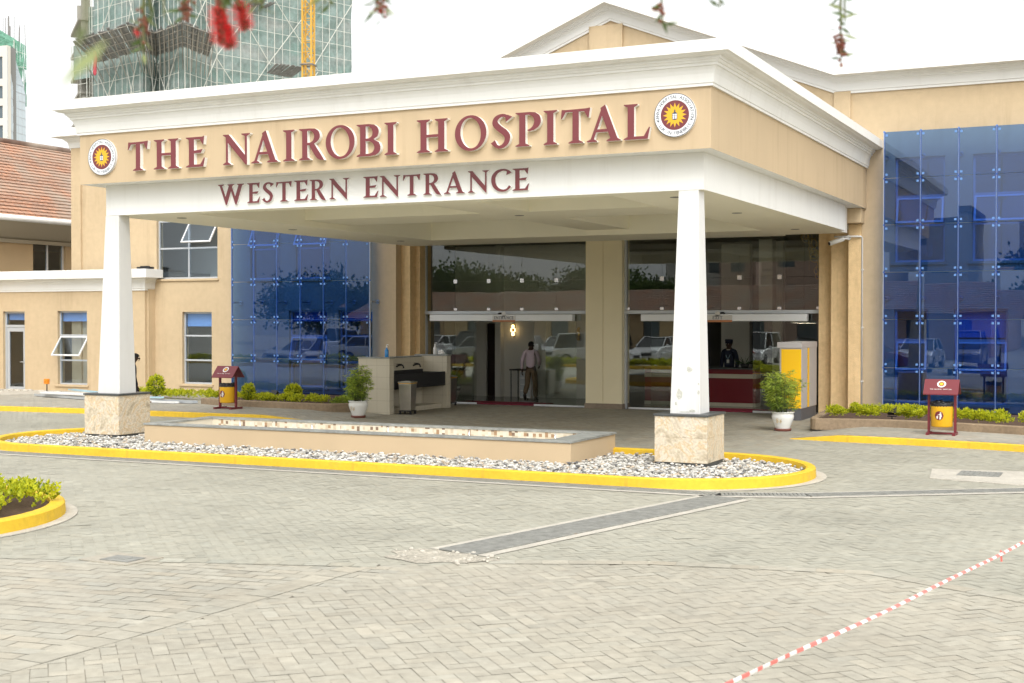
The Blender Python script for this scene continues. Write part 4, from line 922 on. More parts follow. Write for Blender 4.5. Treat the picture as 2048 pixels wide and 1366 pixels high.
# big shrubs in the round planter
for k, (dx, dy, r, h) in enumerate(((.95, .95, .88, .20), (1.25, -.1, .84, .18), (.05, .1, .8, .12), (.9, -1.05, .72, .20), (-.2, 1.35, .75, .22), (-.3, -1.35, .75, .20), (-1.2, .1, .8, .22))):
    root = thing('shrub', ['clipped yellow-green shrub at the back right rim of the round planter', 'clipped yellow-green shrub at the right rim of the round planter', 'low thin shrub in the middle of the round planter', 'clipped yellow-green shrub at the front right rim of the round planter',
                           'clipped yellow-green shrub at the back rim of the round planter', 'clipped yellow-green shrub at the front rim of the round planter', 'clipped yellow-green shrub at the far left of the round planter'][k], 'shrub', (PC.x + dx, PC.y + dy, .10), 'shrubs in the round planter')
    f = MB(); s = MB(); P = Vector((PC.x + dx, PC.y + dy, .10))
    for _ in range(14): a = random.random() * 6.28; q = random.uniform(.2, .8); s.path([P, P + Vector((math.cos(a) * r * q * .4, math.sin(a) * r * q * .4, h * .5)), P + Vector((math.cos(a) * r * q, math.sin(a) * r * q, h * .85))], [.012, .008, .004], 5)
    for _ in range(300):
        a = random.random() * 6.28; rr = r * math.sqrt(random.random()); c = P + Vector((math.cos(a) * rr, math.sin(a) * rr, h * (random.uniform(.5, 1.05) if rr < r * .8 else random.uniform(.2, .9))))
        m0 = 0 if random.random() < .55 else 1; tw = Vector((math.cos(a) * rr / r * .8 + random.gauss(0, .25), math.sin(a) * rr / r * .8 + random.gauss(0, .25), 1)).normalized()
        for j in range(15):
            b = random.random() * 6.28; f.leaf(c + tw * (j * .008), Vector((math.cos(b), math.sin(b), .6)) + tw * .6, random.uniform(.04, .075), .032, m0 if random.random() < .75 else random.choice((0, 1, 2)))
    f.build('foliage', L_hedge, root, weld=False); s.build('stem', M_bark, root)

# low brown kerbs holding the facade beds
def bed(pts, label):
    root = thing('bed_kerb', label, 'kerb', (*pts[len(pts) // 2], .1)); b = MB()
    sm = cr_smooth([(x, y, 1) for x, y in pts], False, 6); b.sweep([(x, y, .1) for x, y in sm], [(0, -.05), (-.005, .17), (-.03, .19), (-.15, .19), (-.17, .17), (-.17, -.05)]); b.build('rim', M_kerb, root)
    s = MB(); s.poly([(x, y + .12, .235) for x, y in sm] + [(sm[-1][0], YW - .02, .235), (sm[0][0], YW - .02, .235)]); s.build('soil', M_soil, root)
bed([(-23.2, 28.75), (-22.1, 28.4), (-19.7, 28.15), (-18.7, 28.1), (-18.25, 28.6), (-18.3, 29.1)], 'low brown kerb of the planting bed left of the hand-washing station')
bed([(-6.95, 31.6), (-6.75, 29.6), (-6.55, 28.5), (-5.9, 28.6), (-5.0, 28.75), (-4.0, 28.55), (-3.0, 28.3), (-1.9, 27.9), (1.5, 26.6)], 'low curving brown kerb of the planting bed on the right')

# floodlights in the beds
for p, l in (((-4.98, 29.1, .25), 'small black floodlight in the right hedge'), ((-20.95, 29.0, .24), 'small black floodlight in the left hedge')):
    t = thing('floodlight', l, 'floodlight', p, 'floodlights in the planting beds'); b = MB(); x, y, z = p
    b.tube((x, y, z), (x, y, z + .1), .015); b.box(x - .1, x + .1, y - .02, y + .02, z + .08, z + .1); b.build('bracket', M_black, t)
    b = MB(); b.box(-.09, .09, -.05, .05, -.07, .07); b.box(-.1, .1, -.06, -.05, -.08, .08); b.xform(Matrix.Translation((x, y, z + .2)) @ Matrix.Rotation(R(-40), 4, 'X')); b.build('housing', M_black, t, bevel=.01)

# ---------------------------------------------------------------- litter bins under little roofs
M_bin_frame = mat('maroon_enamel', (.16, .022, .03), .4, spec=.5); M_bin_yel = mat('yellow_enamel', (.78, .43, .015), .35, spec=.5, fine=(4, .05)); M_signw = mat('white_print', (.75, .74, .70), .5)
def litter_bin(loc, label):
    t = thing('litter_bin', label, 'litter bin', loc, 'roofed yellow litter bins'); x0, y0, z0 = loc
    for s in (-1, 1):
        b = MB(); b.box(x0 + s * .25 - .025, x0 + s * .25 + .025, y0 - .025, y0 + .025, z0 + .05, z0 + .88); b.build('post', M_bin_frame, t)
        b = MB(); b.box(x0 + s * .25 - .028, x0 + s * .25 + .028, y0 - .24, y0 + .24, z0, z0 + .05); b.build('foot', M_bin_frame, t)
    b = MB(); b.box(x0 - .222, x0 + .222, y0 - .02, y0 + .02, z0 + .012, z0 + .048); b.build('cross_bar', M_bin_frame, t)
    b = MB(); hw, rl, za, zb_ = .25, .33, .82, 1.10
    b.prism([(x0 - rl, y0 - hw, z0 + za), (x0 - rl, y0, z0 + zb_), (x0 - rl, y0 + hw, z0 + za), (x0 - rl, y0 + hw, z0 + za - .02), (x0 - rl, y0, z0 + zb_ - .03), (x0 - rl, y0 - hw, z0 + za - .02)], (2 * rl, 0, 0)); b.build('roof', M_bin_frame, t)
    d = Vector((0, -hw, za - zb_)).normalized(); nrm = Vector((0, d.z, -d.y)); nrm = nrm if nrm.z > 0 else -nrm; top = Vector((x0, y0, z0 + zb_))
    E = MB(); on = lambda u, s, k=.004: top + d * s + Vector((u, 0, 0)) + nrm * k
    rr = .085; cs = .125
    E.poly([on(rr * math.cos(a), cs + rr * math.sin(a)) for a in [2 * PI * i / 28 for i in range(28)]], 0); E.poly([on(rr * .66 * math.cos(a), cs + rr * .66 * math.sin(a), .005) for a in [2 * PI * i / 24 for i in range(24)]], 1)
    E.poly([on(rr * (.56 if i % 2 else .36) * math.cos(PI * i / 12), cs + rr * (.56 if i % 2 else .36) * math.sin(PI * i / 12), .006) for i in range(24)], 2)
    txt = 'THE NAIROBI HOSPITAL'; sz = .036
    for i, ch in enumerate(txt):
        if ch == ' ': continue
        vs, fs = char_mesh(ch); u0 = (i - (len(txt) - 1) / 2) * .021
        E.add([on(u0 + v.x * sz, .27 - v.y * sz) for v in vs], fs, 0)
    E.build('roof_emblem', [M_signw, M_bin_frame, M_star], t, recalc=False, weld=False)
    b = MB(); b.lathe((x0, y0 - .02, z0), [(.0, .16), (.19, .16), (.205, .18), (.21, .56), (.213, .57), (.2, .57), (.19, .2), (0, .2)], 32, sx=1.0, sy=.9); b.build('bucket', M_bin_yel, t)
    b = MB(); b.lathe((x0, y0 - .02, z0), [(.19, .5), (.214, .572), (.21, .62), (.195, .655), (.18, .64), (.17, .5)], 24, sy=.9); 
    for i in range(14): a = i * .449; b.sphere((x0 + .19 * math.cos(a), y0 - .02 + .17 * math.sin(a), z0 + .63 + random.uniform(-.02, .03)), (.04, .03, .03), 7, 5)
    b.build('bin_liner', M_black, t)
    # litter pictogram wrapped on the front of the bucket
    E = MB(); q = lambda u, v, k: (x0 + (.21 + k) * math.sin(u / .21), y0 - .02 - .9 * (.21 + k) * math.cos(u / .21), z0 + .39 + v)
    def patch(pts, k, m): E.poly([q(u - .03, v, k) for u, v in pts], m)
    rad = .088
    for i in range(8):
        u0, u1 = -rad + i * rad / 4, -rad + (i + 1) * rad / 4; h0, h1 = math.sqrt(max(0, rad ** 2 - u0 ** 2)), math.sqrt(max(0, rad ** 2 - u1 ** 2)); patch([(u0, -h0), (u1, -h1), (u1, h1), (u0, h0)], .003, 0)
    patch([(.028 + .014 * math.cos(a), .054 + .014 * math.sin(a)) for a in [2 * PI * i / 12 for i in range(12)]], .005, 1)
    patch([(.01, .036), (.046, .036), (.052, -.02), (.042, -.03), (.036, -.072), (.024, -.072), (.026, -.03), (.02, -.072), (.006, -.072), (.014, -.02)], .005, 1)
    patch([(.012, .034), (-.022, .02), (-.022, .012), (.012, .02)], .005, 1)
    patch([(-.052, -.01), (-.014, -.01), (-.02, -.06), (-.046, -.06)], .005, 1); patch([(-.03, .0), (-.02, .0), (-.02, .009), (-.03, .009)], .005, 1)
    E.build('litter_symbol', [M_bin_frame, M_signw], t, recalc=False, weld=False)
    return t
litter_bin((-21.28, 27.45, KH), 'roofed yellow litter bin on the left pavement, before the hedge')
b2 = litter_bin((-3.72, 27.4, KH), 'roofed yellow litter bin on the right pavement, before the glass screen')
t = None
# shrub growing behind the left bin reads through its frame
round_shrub((-21.5, 28.6, .24), .44, .15, 'yellow-green shrub seen through the frame of the left litter bin', n=600)

# ---------------------------------------------------------------- potted bamboos
def bamboo(loc, h, r, label, waist, n=150):
    t = thing('potted_bamboo', label, 'potted plant', loc, 'bamboos in white pots by the doors'); P = Vector(loc)
    b = MB(); b.lathe(P, [(.0, .03), (.14, .03), (.15, .06), (.19, .16), (.235, .28), (.24, .33), (.225, .37), (.235, .395), (.25, .40), (.25, .415), (.215, .415), (.205, .36), (0, .36)], 32); b.build('pot', M_pot, t)
    b = MB(); b.lathe(P, [(0, 0), (.17, 0), (.19, .05), (.16, .055), (0, .05)], 24); b.build('saucer', M_terra, t)
    b = MB(); b.lathe(P, [(0, .372), (.205, .372)], 20); b.build('soil', M_soil, t)
    g = MB(); c0 = P + Vector((-.02, -.225, .235))
    for dx in (-.035, .035):
        for dz in (-.025, .025): g.path([c0 + Vector((dx + .02 * math.cos(a), 0, dz + .02 * math.sin(a))) for a in [k * .7 for k in range(8)]], .005, 5)
    g.build('pot_motif', M_gold, t)
    s = MB(); f = MB()
    for _ in range(24):
        a = random.random() * 6.28; rr = r * math.sqrt(random.random()); hh = h * random.uniform(.55, 1) * (1 - .35 * rr / r * waist)
        b0 = P + Vector((math.cos(a) * rr * .35, math.sin(a) * rr * .35, .37)); b1 = P + Vector((math.cos(a) * rr * .8, math.sin(a) * rr * .8, .37 + hh * .6)); b2_ = P + Vector((math.cos(a) * rr * (1.0 - .4 * waist), math.sin(a) * rr * (1.0 - .4 * waist), .37 + hh))
        s.path([b0, b1, b2_], [.007, .005, .002], 5)
        for k in range(n // 10):
            u = random.uniform(.12, 1); c = b0.lerp(b1, u * 2) if u < .5 else b1.lerp(b2_, u * 2 - 1); ta = random.random() * 6.28; ln = random.uniform(.06, .2); e = c + Vector((math.cos(ta) * ln, math.sin(ta) * ln, random.uniform(-.02, .08)))
            s.tube(c, e, .0025, .001, 4, caps=False)
            for j in range(7):
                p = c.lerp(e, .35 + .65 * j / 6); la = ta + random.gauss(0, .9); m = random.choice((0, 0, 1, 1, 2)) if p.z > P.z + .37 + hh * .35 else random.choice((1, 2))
                f.leaf(p, Vector((math.cos(la), math.sin(la), random.uniform(-.7, .35))), random.uniform(.08, .14), .014, m)
    s.build('cane', M_stem, t); f.build('foliage', L_bamb, t, weld=False)
bamboo((-17.55, 27.75, 0), 1.18, .30, 'tall narrow bamboo in a white pot beside the hand-washing station', .8, 190)
bamboo((-7.17, 28.42, .0), 1.0, .50, 'wide bushy bamboo in a white pot before the yellow and grey kiosk', .3, 260)

# ---------------------------------------------------------------- hand-washing station
t = thing('handwash_station', 'tiled outdoor hand-washing station with a black trough left of the doors', 'wash station', (-17.9, 30.5, 0))
sx0, sx1, sy0, sy1, sh = -18.3, -17.38, 28.95, 32.1, 1.42
def tiled(b, x0, x1, y0, y1, z0, z1): b.box(x0, x1, y0, y1, z0, z1)
mb = MB(); mb.box(sx0, sx1 + .0, sy0, sy0 + .22, 0, sh); mb.box(sx0, sx0 + .2, sy0 + .22, sy1 - .22, 0, sh - .03); mb.box(sx0, sx1 + .06, sy1 - .22, sy1, 0, sh); mb.box(sx0 + .2, sx1 - .1, sy0 + .22, sy1 - .22, 0, .12)
def tile_mat():
    m = mat('cream_grid_tile', (.6, .55, .44), .3); nt = m.node_tree; N = nt.nodes; L = nt.links; tc = N.new('ShaderNodeTexCoord'); sp = N.new('ShaderNodeSeparateXYZ'); L.new(tc.outputs['Object'], sp.inputs[0]); fac = None
    for i, pitch in ((0, .30), (1, .30), (2, .30)):
        a = N.new('ShaderNodeMath'); a.operation = 'DIVIDE'; L.new(sp.outputs[i], a.inputs[0]); a.inputs[1].default_value = pitch; f = N.new('ShaderNodeMath'); f.operation = 'FRACT'; L.new(a.outputs[0], f.inputs[0])
        c = N.new('ShaderNodeMath'); c.operation = 'COMPARE'; L.new(f.outputs[0], c.inputs[0]); c.inputs[1].default_value = .5 if i < 2 else .15; c.inputs[2].default_value = .008
        if fac is None: fac = c.outputs[0]
        else: x = N.new('ShaderNodeMath'); x.operation = 'MAXIMUM'; L.new(fac, x.inputs[0]); L.new(c.outputs[0], x.inputs[1]); fac = x.outputs[0]
    mx = N.new('ShaderNodeMix'); mx.data_type = 'RGBA'; L.new(fac, mx.inputs[0]); mx.inputs[6].default_value = (.58, .53, .42, 1); mx.inputs[7].default_value = (.34, .29, .21, 1); L.new(mx.outputs[2], N['Principled BSDF'].inputs['Base Color']); return m
mb.build('tiled_wall', tile_mat(), t)
mb = MB(); mb.box(sx0 - .02, sx1 + .02, sy0 - .02, sy0 + .24, sh + .001, sh + .035); mb.box(sx0 - .02, sx1 + .08, sy1 - .24, sy1 + .02, sh + .001, sh + .035); mb.box(sx0 - .02, sx0 + .22, sy0 + .241, sy1 - .241, sh - .029, sh + .003); mb.build('coping', M_slate2, t)
mb = MB(); a, b, c, d = sx0 + .21, sx1 + .02, sy0 + .225, sy1 - .225
mb.box(a, b, c, d, .62, .66); mb.box(b - .03, b, c, d, .661, 1.0); mb.box(a, a + .03, c, d, .661, 1.06); mb.box(a + .03, b - .03, c, c + .03, .661, .99); mb.box(a + .03, b - .03, d - .03, d, .661, .99); mb.build('trough', M_black, t, bevel=.01)
for y in (29.6, 30.5, 31.4):
    mb = MB(); mb.path([(sx0 + .2, y, 1.16), (sx0 + .3, y, 1.2), (sx0 + .40, y, 1.2), (sx0 + .43, y, 1.12)], .022, 8); mb.box(sx0 + .24, sx0 + .36, y - .03, y + .03, 1.215, 1.235); mb.build('tap', M_black, t)
M_bluegel = mat('blue_gel', (.03, .25, .62), .2, spec=.5); M_whiteplastic = mat('white_plastic', (.75, .75, .75), .35)
def bottle(loc, label, blue):
    t = thing('pump_bottle', label, 'bottle', loc, 'soap bottles on the wash station'); P = Vector(loc)
    b = MB(); b.lathe(P, [(0, 0), (.045, 0), (.05, .01), (.05, .17), (.03, .21), (.018, .22), (.018, .25), (0, .25)], 16); b.build('body', M_bluegel if blue else M_whiteplastic, t)
    b = MB(); b.lathe(P, [(.022, .245), (.022, .275), (.008, .28), (.008, .32), (0, .32)], 12); b.path([P + Vector((0, 0, .315)), P + Vector((.05, -.02, .32)), P + Vector((.065, -.025, .305))], .009, 6); b.build('pump', M_whiteplastic, t)
bottle((-17.52, 29.05, sh + .035), 'blue gel pump bottle on the near end of the wash station', True)
bottle((-17.75, 32.0, sh + .035), 'white pump bottle on the far end of the wash station', False)
t = thing('cloth', 'crumpled white cloth beside the pump bottle on the far end of the wash station', 'cloth', (-17.55, 31.95, sh + .035)); mb = MB()
for i in range(7): mb.sphere((-17.55 + random.uniform(-.06, .08), 31.95 + random.uniform(-.05, .05), sh + .065 + random.uniform(0, .05)), (.07, .06, .035), 9, 6, M=Matrix.Rotation(random.random() * 3, 3, 'Z') @ Matrix.Rotation(random.gauss(0, .5), 3, 'X'))
mb.build('fold', M_whiteplastic, t)

def pedal_bin(loc, rz, label):
    t = thing('steel_bin', label, 'waste bin', loc, 'steel bins on castors'); b = MB()
    b.frustum((-.15, .15, -.17, .17, .10), (-.17, .17, -.20, .20, .78)); b.build('body', M_steel, t, origin=None, bevel=.01).data.transform(Matrix.Translation(Vector(loc)))
    for nm, m, fn in (('lid', M_steel, lambda b: (b.box(-.185, .185, -.215, .215, .80, .83), b.box(-.12, .12, -.15, .15, .831, .845))), ('liner_rim', M_bin_yel, lambda b: b.box(-.176, .176, -.206, .206, .781, .799)), ('frame', M_black, lambda b: b.box(-.17, .17, -.19, .19, .07, .095))):
        b = MB(); fn(b); b.build(nm, m, t, bevel=.004).data.transform(Matrix.Translation(Vector(loc)))
    for sx in (-1, 1):
        for sy in (-1, 1): b = MB(); b.tube((sx * .14 - .015, sy * .16, .035), (sx * .14 + .015, sy * .16, .035), .035, n=14); b.build('castor', M_black, t).data.transform(Matrix.Translation(Vector(loc)))
    t.rotation_euler.z = rz
pedal_bin((-17.08, 29.35, 0), R(8), 'stainless steel bin on castors in front of the black trough')
pedal_bin((-17.75, 32.75, 0), R(-5), 'stainless steel bin on castors at the far end of the wash station, by the glass')

# ---------------------------------------------------------------- kiosk by the right doors
M_kgrey = mat('kiosk_grey', (.46, .44, .43), .4, fine=(3, .03)); M_kyel = mat('kiosk_yellow', (.92, .54, .012), .35); M_kbase = mat('kiosk_base', (.10, .10, .11), .5)
t = thing('ticket_kiosk', 'yellow and grey box kiosk by the right doors behind the bushy bamboo', 'kiosk', (-7.77, 32.0, 0)); b = MB(); kx0, kx1, ky0, ky1 = -8.03, -7.50, 31.5, 33.1
b.box(kx0, kx1, ky0, ky1, .28, 1.86); b.build('body', M_kgrey, t, bevel=.01)
b = MB(); b.box(kx0 + .01, kx1 - .01, ky0 + .01, ky1 - .01, 0, .279); b.build('base', M_kbase, t)
b = MB(); b.box(kx0 + .045, kx1 - .005, ky0 - .012, ky0 - .001, .29, 1.70); b.build('front_panel', M_kyel, t)
b = MB(); b.box(kx1 + .001, kx1 + .012, ky0 + .62, ky0 + .76, .29, 1.72); b.build('side_stripe', M_kyel, t)
b = MB(); b.box(kx0 - .05, kx1 + .008, ky0 - .03, ky1 + .01, 1.735, 1.87); b.build('top_band', M_kgrey, t)
b = MB(); b.box(kx1 + .001, kx1 + .004, ky0 + .60, ky0 + .605, .3, 1.72); b.box(kx1 + .001, kx1 + .004, ky0 + .78, ky0 + .785, .3, 1.72); b.build('seam', M_kbase, t)

# ---------------------------------------------------------------- cameras, lights, decoration near the doors
t = thing('security_camera', 'white bullet security camera on the right pilaster under the canopy', 'camera', (-6.85, 32.45, 4.4)); b = MB()
b.tube((-6.72, 32.44, 4.36), (-6.98, 32.22, 4.25), .055, n=14); b.tube((-6.98, 32.22, 4.25), (-7.0, 32.2, 4.242), .062, .05, n=14); b.build('barrel', M_white_col, t)
b = MB(); b.path([(-6.62, 32.6, 4.40), (-6.66, 32.5, 4.37), (-6.78, 32.46, 4.35)], .025); b.tube((-6.62, 32.62, 4.40), (-6.62, 32.56, 4.40), .06); b.build('mount', M_white_col, t)
b = MB(); b.tube((-7.002, 32.198, 4.241), (-7.01, 32.191, 4.238), .04, n=12); b.build('lens', M_black, t)
t = thing('security_camera', 'small dome security camera under the canopy soffit near the right doors', 'camera', (-8.6, 32.9, 4.615)); b = MB(); b.lathe((-8.6, 32.9, 4.615), [(0, 0), (.09, 0), (.09, -.06), (.07, -.075), (0, -.075)], 18); b.build('housing', M_white_col, t)
b = MB(); b.sphere((-8.6, 32.9, 4.54), .065, 14, 8); b.build('dome', M_black, t)
t = thing('ring_chandelier', 'cluster of thin gold rings hanging inside the top right of the lobby', 'chandelier', (-8.0, 34.6, 4.6)); 
for i in range(19):
    b = MB(); u = i / 18; c = Vector((X(1612 + 26 * min(1, u * 1.3) + random.uniform(-5, 8), 34.6), 34.6 + random.uniform(-.25, .25), 4.62 - 1.05 * u + random.uniform(-.08, .08))); r = random.uniform(.07, .15); ax = Matrix.Rotation(random.random() * 3, 3, 'Z') @ Matrix.Rotation(R(90) + random.gauss(0, .5), 3, 'X')
    b.path([c + ax @ Vector((r * math.cos(a), r * math.sin(a), 0)) for a in [2 * PI * k / 22 for k in range(23)]], .010, 6); b.build('ring', M_gold, t)
b = MB()
for px in (1618, 1630, 1637): x = X(px, 34.6); b.tube((x, 34.6, 4.72), (x, 34.6, 3.7), .003, n=5)
b.build('wire', M_gold, t)
M_lamp = mat('lit_sconce', (1, .8, .5), .5, emit=((1, .72, .32), 3))
for px, py, l in ((1027, 660, 'lit gold ring wall light on the lobby wall left of the walking man'), (1157, 668, 'gold rings standing in for a reflection, near the right edge of the left doors')):  # second is no lamp: its rings stand in for a dim reflection
    c = ony(px, py, YI - .06); t = thing('wall_light', l, 'wall light', c, 'lit wall lights in the lobby')
    for k, (dz, r) in enumerate(((.12, .035), (0, .07), (-.13, .04))):
        b = MB(); b.path([c + Vector((r * math.cos(a), -.04, dz + r * math.sin(a))) for a in [2 * PI * q / 20 for q in range(21)]], .014, 8); b.build('ring', M_lamp if px < 1100 else M_gold, t)
    b = MB(); b.box(c.x - .03, c.x + .03, c.y, c.y + .058, c.z - .2, c.z + .2); b.build('back_plate', M_gold, t)
t = thing('ceiling_lamp', 'flat round lit lamp hanging in the lobby behind the right doors', 'ceiling lamp', ony(1608, 646, 35.2)); c = Vector(t.location)
b = MB(); b.lathe(c, [(0, 0), (.34, 0), (.35, .02), (.34, .05), (0, .05)], 28); b.build('shade', M_white_col, t); b = MB(); b.lathe(c, [(0, -.004), (.31, -.004)], 28); b.build('diffuser', mat('lit_lamp_disc', (1, .95, .85), .5, emit=((1, .9, .72), 6)), t); b = MB(); b.tube(c + Vector((0, 0, .05)), (c.x, c.y, 4.72), .006, n=6); b.build('cord', M_black, t)
# reception counter and lobby furniture
t = thing('reception_counter', 'dark red reception counter with pale bands inside the right doors', 'counter', (-11.0, 36.0, 0)); cx0, cx1 = X(1290, 35.8), X(1512, 35.8)
b = MB(); b.box(cx0, cx1, 35.8, 36.3, .1, .78); b.box(cx0, cx1, 35.8, 36.3, .90, 1.03); b.build('front', M_red, t)
b = MB(); b.box(cx0 - .01, cx1 + .01, 35.79, 36.3, .781, .899); b.box(cx0 - .01, cx1 + .01, 35.79, 36.3, .0, .099); b.build('band', M_tile_w, t)
b = MB(); b.box(cx0 - .03, cx1 + .03, 35.72, 36.5, 1.031, 1.07); b.build('top', M_slate, t)
mb = MB(); mb.box(X(915, 34.2), X(1090, 34.2), 33.8, 34.8, .005, .02); tag(mb.build('door_mat', M_redmat, origin=(-17, 34.3, 0)), 'dark red mat inside the left glass doors', 'mat', 'red mats inside the doors')
mb = MB(); mb.box(X(1400, 34.2), X(1550, 34.2), 33.8, 34.8, .005, .02); tag(mb.build('door_mat', M_redmat, origin=(-10, 34.3, 0)), 'dark red mat inside the right glass doors', 'mat', 'red mats inside the doors')
t = thing('steel_table', 'dark metal side table with equipment beyond the walking man in the lobby', 'table', (-16.9, 36.8, 0)); xa, xb = X(1024, 36.7), X(1062, 36.7)
b = MB(); b.box(xa, xb, 36.5, 37.1, .86, .9); b.build('top', M_black, t)
for x in (xa + .04, xb - .04):
    for y in (36.55, 37.05): b = MB(); b.box(x - .012, x + .012, y - .012, y + .012, 0, .86); b.build('leg', M_black, t)
t = thing('drawer_cabinet', 'small white drawer cabinet by the table inside the left doors', 'cabinet', (-16.4, 36.3, 0)); xa, xb = X(1042, 36.2), X(1064, 36.2)
b = MB(); b.box(xa, xb, 36.1, 36.5, .05, .85); b.build('body', M_whiteplastic, t, bevel=.01)
for k in range(4): b = MB(); b.box(xa + .03, xb - .03, 36.08, 36.099, .1 + k * .19, .26 + k * .19); b.build('drawer_front', M_alu, t)
t = thing('potted_palm', 'small palm in a white pot with a dark band inside the left doors', 'potted plant', (X(901, 34.3), 34.3, .005)); P = Vector(t.location)
b = MB(); b.lathe(P, [(0, 0), (.16, 0), (.2, .08), (.27, .3), (.30, .42), (.32, .46), (.28, .46), (.26, .4), (0, .4)], 26); b.build('pot', M_pot, t); b = MB(); b.lathe(P, [(.283, .33), (.297, .40)], 26); b.build('pot_band', M_black, t); f = MB(); s = MB()
for i in range(15):
    a = random.random() * 6.28; tip = P + Vector((math.cos(a) * random.uniform(.25, .5), math.sin(a) * random.uniform(.25, .5), random.uniform(.8, 1.15))); base = P + Vector((0, 0, .4)); s.path([base, base.lerp(tip, .5) + Vector((0, 0, .08)), tip], [.008, .006, .002], 5)
    for k in range(18): u = .3 + .7 * k / 17; f.leaf(base.lerp(tip, u) + Vector((0, 0, .08 * 4 * u * (1 - u))), (tip - base).normalized() + Vector((random.gauss(0, .6), random.gauss(0, .6), -.3)), .16, .02, random.choice((0, 1)))
f.build('frond', L_dark, t, weld=False); s.build('stem', M_stem, t)
t = thing('desk_plant', 'spiky dark plant on the reception counter beside the guard', 'potted plant', (X(1490, 35.95), 35.95, 1.07)); P = Vector(t.location); b = MB(); b.lathe(P, [(0, 0), (.1, 0), (.13, .12), (0, .12)], 16); b.build('pot', M_black, t); f = MB()
for i in range(40): a = random.random() * 6.28; f.leaf(P + Vector((0, 0, .1)), Vector((math.cos(a), math.sin(a), random.uniform(.1, .9))), random.uniform(.2, .38), .03, random.choice((1, 1, 0)))
f.build('foliage', L_dark, t, weld=False)

# ---------------------------------------------------------------- left pavement: metal offcuts, tap box
M_zinc = mat('zinc_strip', (.52, .55, .57), .4, metal=.5); M_pblue = mat('pale_blue_pipe', (.38, .55, .62), .5)
k = 0
for (xa, ya, xb, yb, r, col, lab) in ((-30.0, 29.6, -26.9, 28.7, .05, M_zinc, 'long zinc profile lying on the pavement left of the left column'), (-29.4, 29.2, -26.5, 28.9, .04, M_white_col, 'white profile lying across the zinc one left of the left column'), (-28.8, 29.7, -26.2, 28.5, .03, M_pblue, 'pale blue profile on the pile left of the left column'),
                                  (-26.2, 28.9, -23.4, 28.75, .05, M_zinc, 'long zinc profile on the pavement between the left column and the bin'), (-25.9, 28.6, -23.8, 28.5, .035, M_white_col, 'white profile lying in front of the zinc one beside the left bin'), (-26.3, 28.45, -24.6, 28.85, .03, M_pblue, 'pale blue pipe in the pile between the left column and the bin'), (-25.6, 28.3, -23.9, 28.7, .025, M_bark, 'brown wooden batten under the profiles between the left column and the bin')):
    b = MB(); A, B = Vector((xa, ya, 0)), Vector((xb, yb, 0)); d = (B - A); L_ = d.length; z = KH + .012 + [0, .105, .19, 0, .0, .10, .0][k] ; k += 1
    M0 = Matrix.Translation((xa, ya, z)) @ Matrix.Rotation(math.atan2(d.y, d.x), 4, 'Z'); w = r * 2.2; tt = .006
    b.box(0, L_, -w, w, 0, tt, 0, M0); b.box(0, L_, -w, -w + tt, tt, r * 1.4, 0, M0); b.box(0, L_, w - tt, w, tt, r * 1.4, 0, M0); tag(b.build('metal_profile' if col is not M_bark else 'timber_batten', col, origin=(xa, ya, KH)), lab, 'offcut', 'offcuts lying on the left pavement')
p = ony(94, 795, 31.4); t = thing('tap_box', 'small orange box on a thin post against the left wing wall', 'tap box', (p.x, 31.4, KH)); b = MB(); b.tube((p.x, 31.4, KH), (p.x, 31.4, .42), .018); b.build('post', M_black, t); b = MB(); b.box(p.x - .07, p.x + .07, 31.33, 31.45, .38, .54); b.tube((p.x, 31.3, .48), (p.x, 31.33, .48), .03); b.build('box', mat('orange_plastic', (.75, .25, .02), .5), t, bevel=.01)
b = MB(); 
for i in range(60):
    q = Vector((random.uniform(-36, -27.5), 31.9 - random.random() ** 2 * 1.0, KH)); s = random.uniform(.03, .1); b.sphere(q, (s * 1.5, s, s * .5), 7, 5)
tag(b.build('rubble', M_concrete_l, origin=(-31, 31.5, KH)), 'loose rubble along the foot of the left wing wall', 'rubble', kind='stuff')

# ---------------------------------------------------------------- barrier tape
M_tw = mat('tape_white', (.80, .78, .78), .4, trans_leaf=.2); M_tr = mat('tape_red', (.78, .20, .18), .4, trans_leaf=.2)
t = thing('barrier_tape', 'twisted red and white barrier tape stretched low across the right foreground', 'barrier tape', (-1.5, 9, 0))
A, B = onz(1452, 1368, .62), onz(2052, 1073, .62); d = B - A; A2, B2 = A - d * .45, B + d * .9; b = MB(); n = 420; L_ = (B2 - A2).length; dd = d.normalized(); side = dd.cross(Vector((0, 0, 1))).normalized(); prev = None; tw = 0
for i in range(n + 1):
    u = i / n; p = A2.lerp(B2, u); p.z += -.10 * 4 * u * (1 - u) + .06 + .004 * math.sin(u * 31); tw += .10 * (1 + .9 * math.sin(u * 9)) * (1 if u > .1 else .3); fc = (Vector((0, 0, CAM_H)) - p).normalized(); w0 = dd.cross(fc).normalized(); n0 = w0.cross(dd); ph_ = .55 * math.sin(tw * .4); wv = (w0 * math.cos(ph_) + n0 * math.sin(ph_)) * .0115; cup = (n0 * math.cos(ph_) - w0 * math.sin(ph_)) * .004
    cur = [p - wv, p + cup, p + wv]
    if prev: mi = int((u * L_ + .0) / .085) % 2; b.add(prev + cur, [(0, 1, 4, 3), (1, 2, 5, 4)], mi, True)
    prev = cur
b.build('strip', [M_tw, M_tr], t, weld=False)
b = MB(); p = A2.lerp(B2, .5); p = onz(2000, 1100, .6); b.add([p, p + Vector((.012, 0, 0)), p + Vector((.02, .0, -.09)), p + Vector((.004, 0, -.09))], [(0, 1, 2, 3)], 1); b.build('loose_end', [M_tw, M_tr], t)
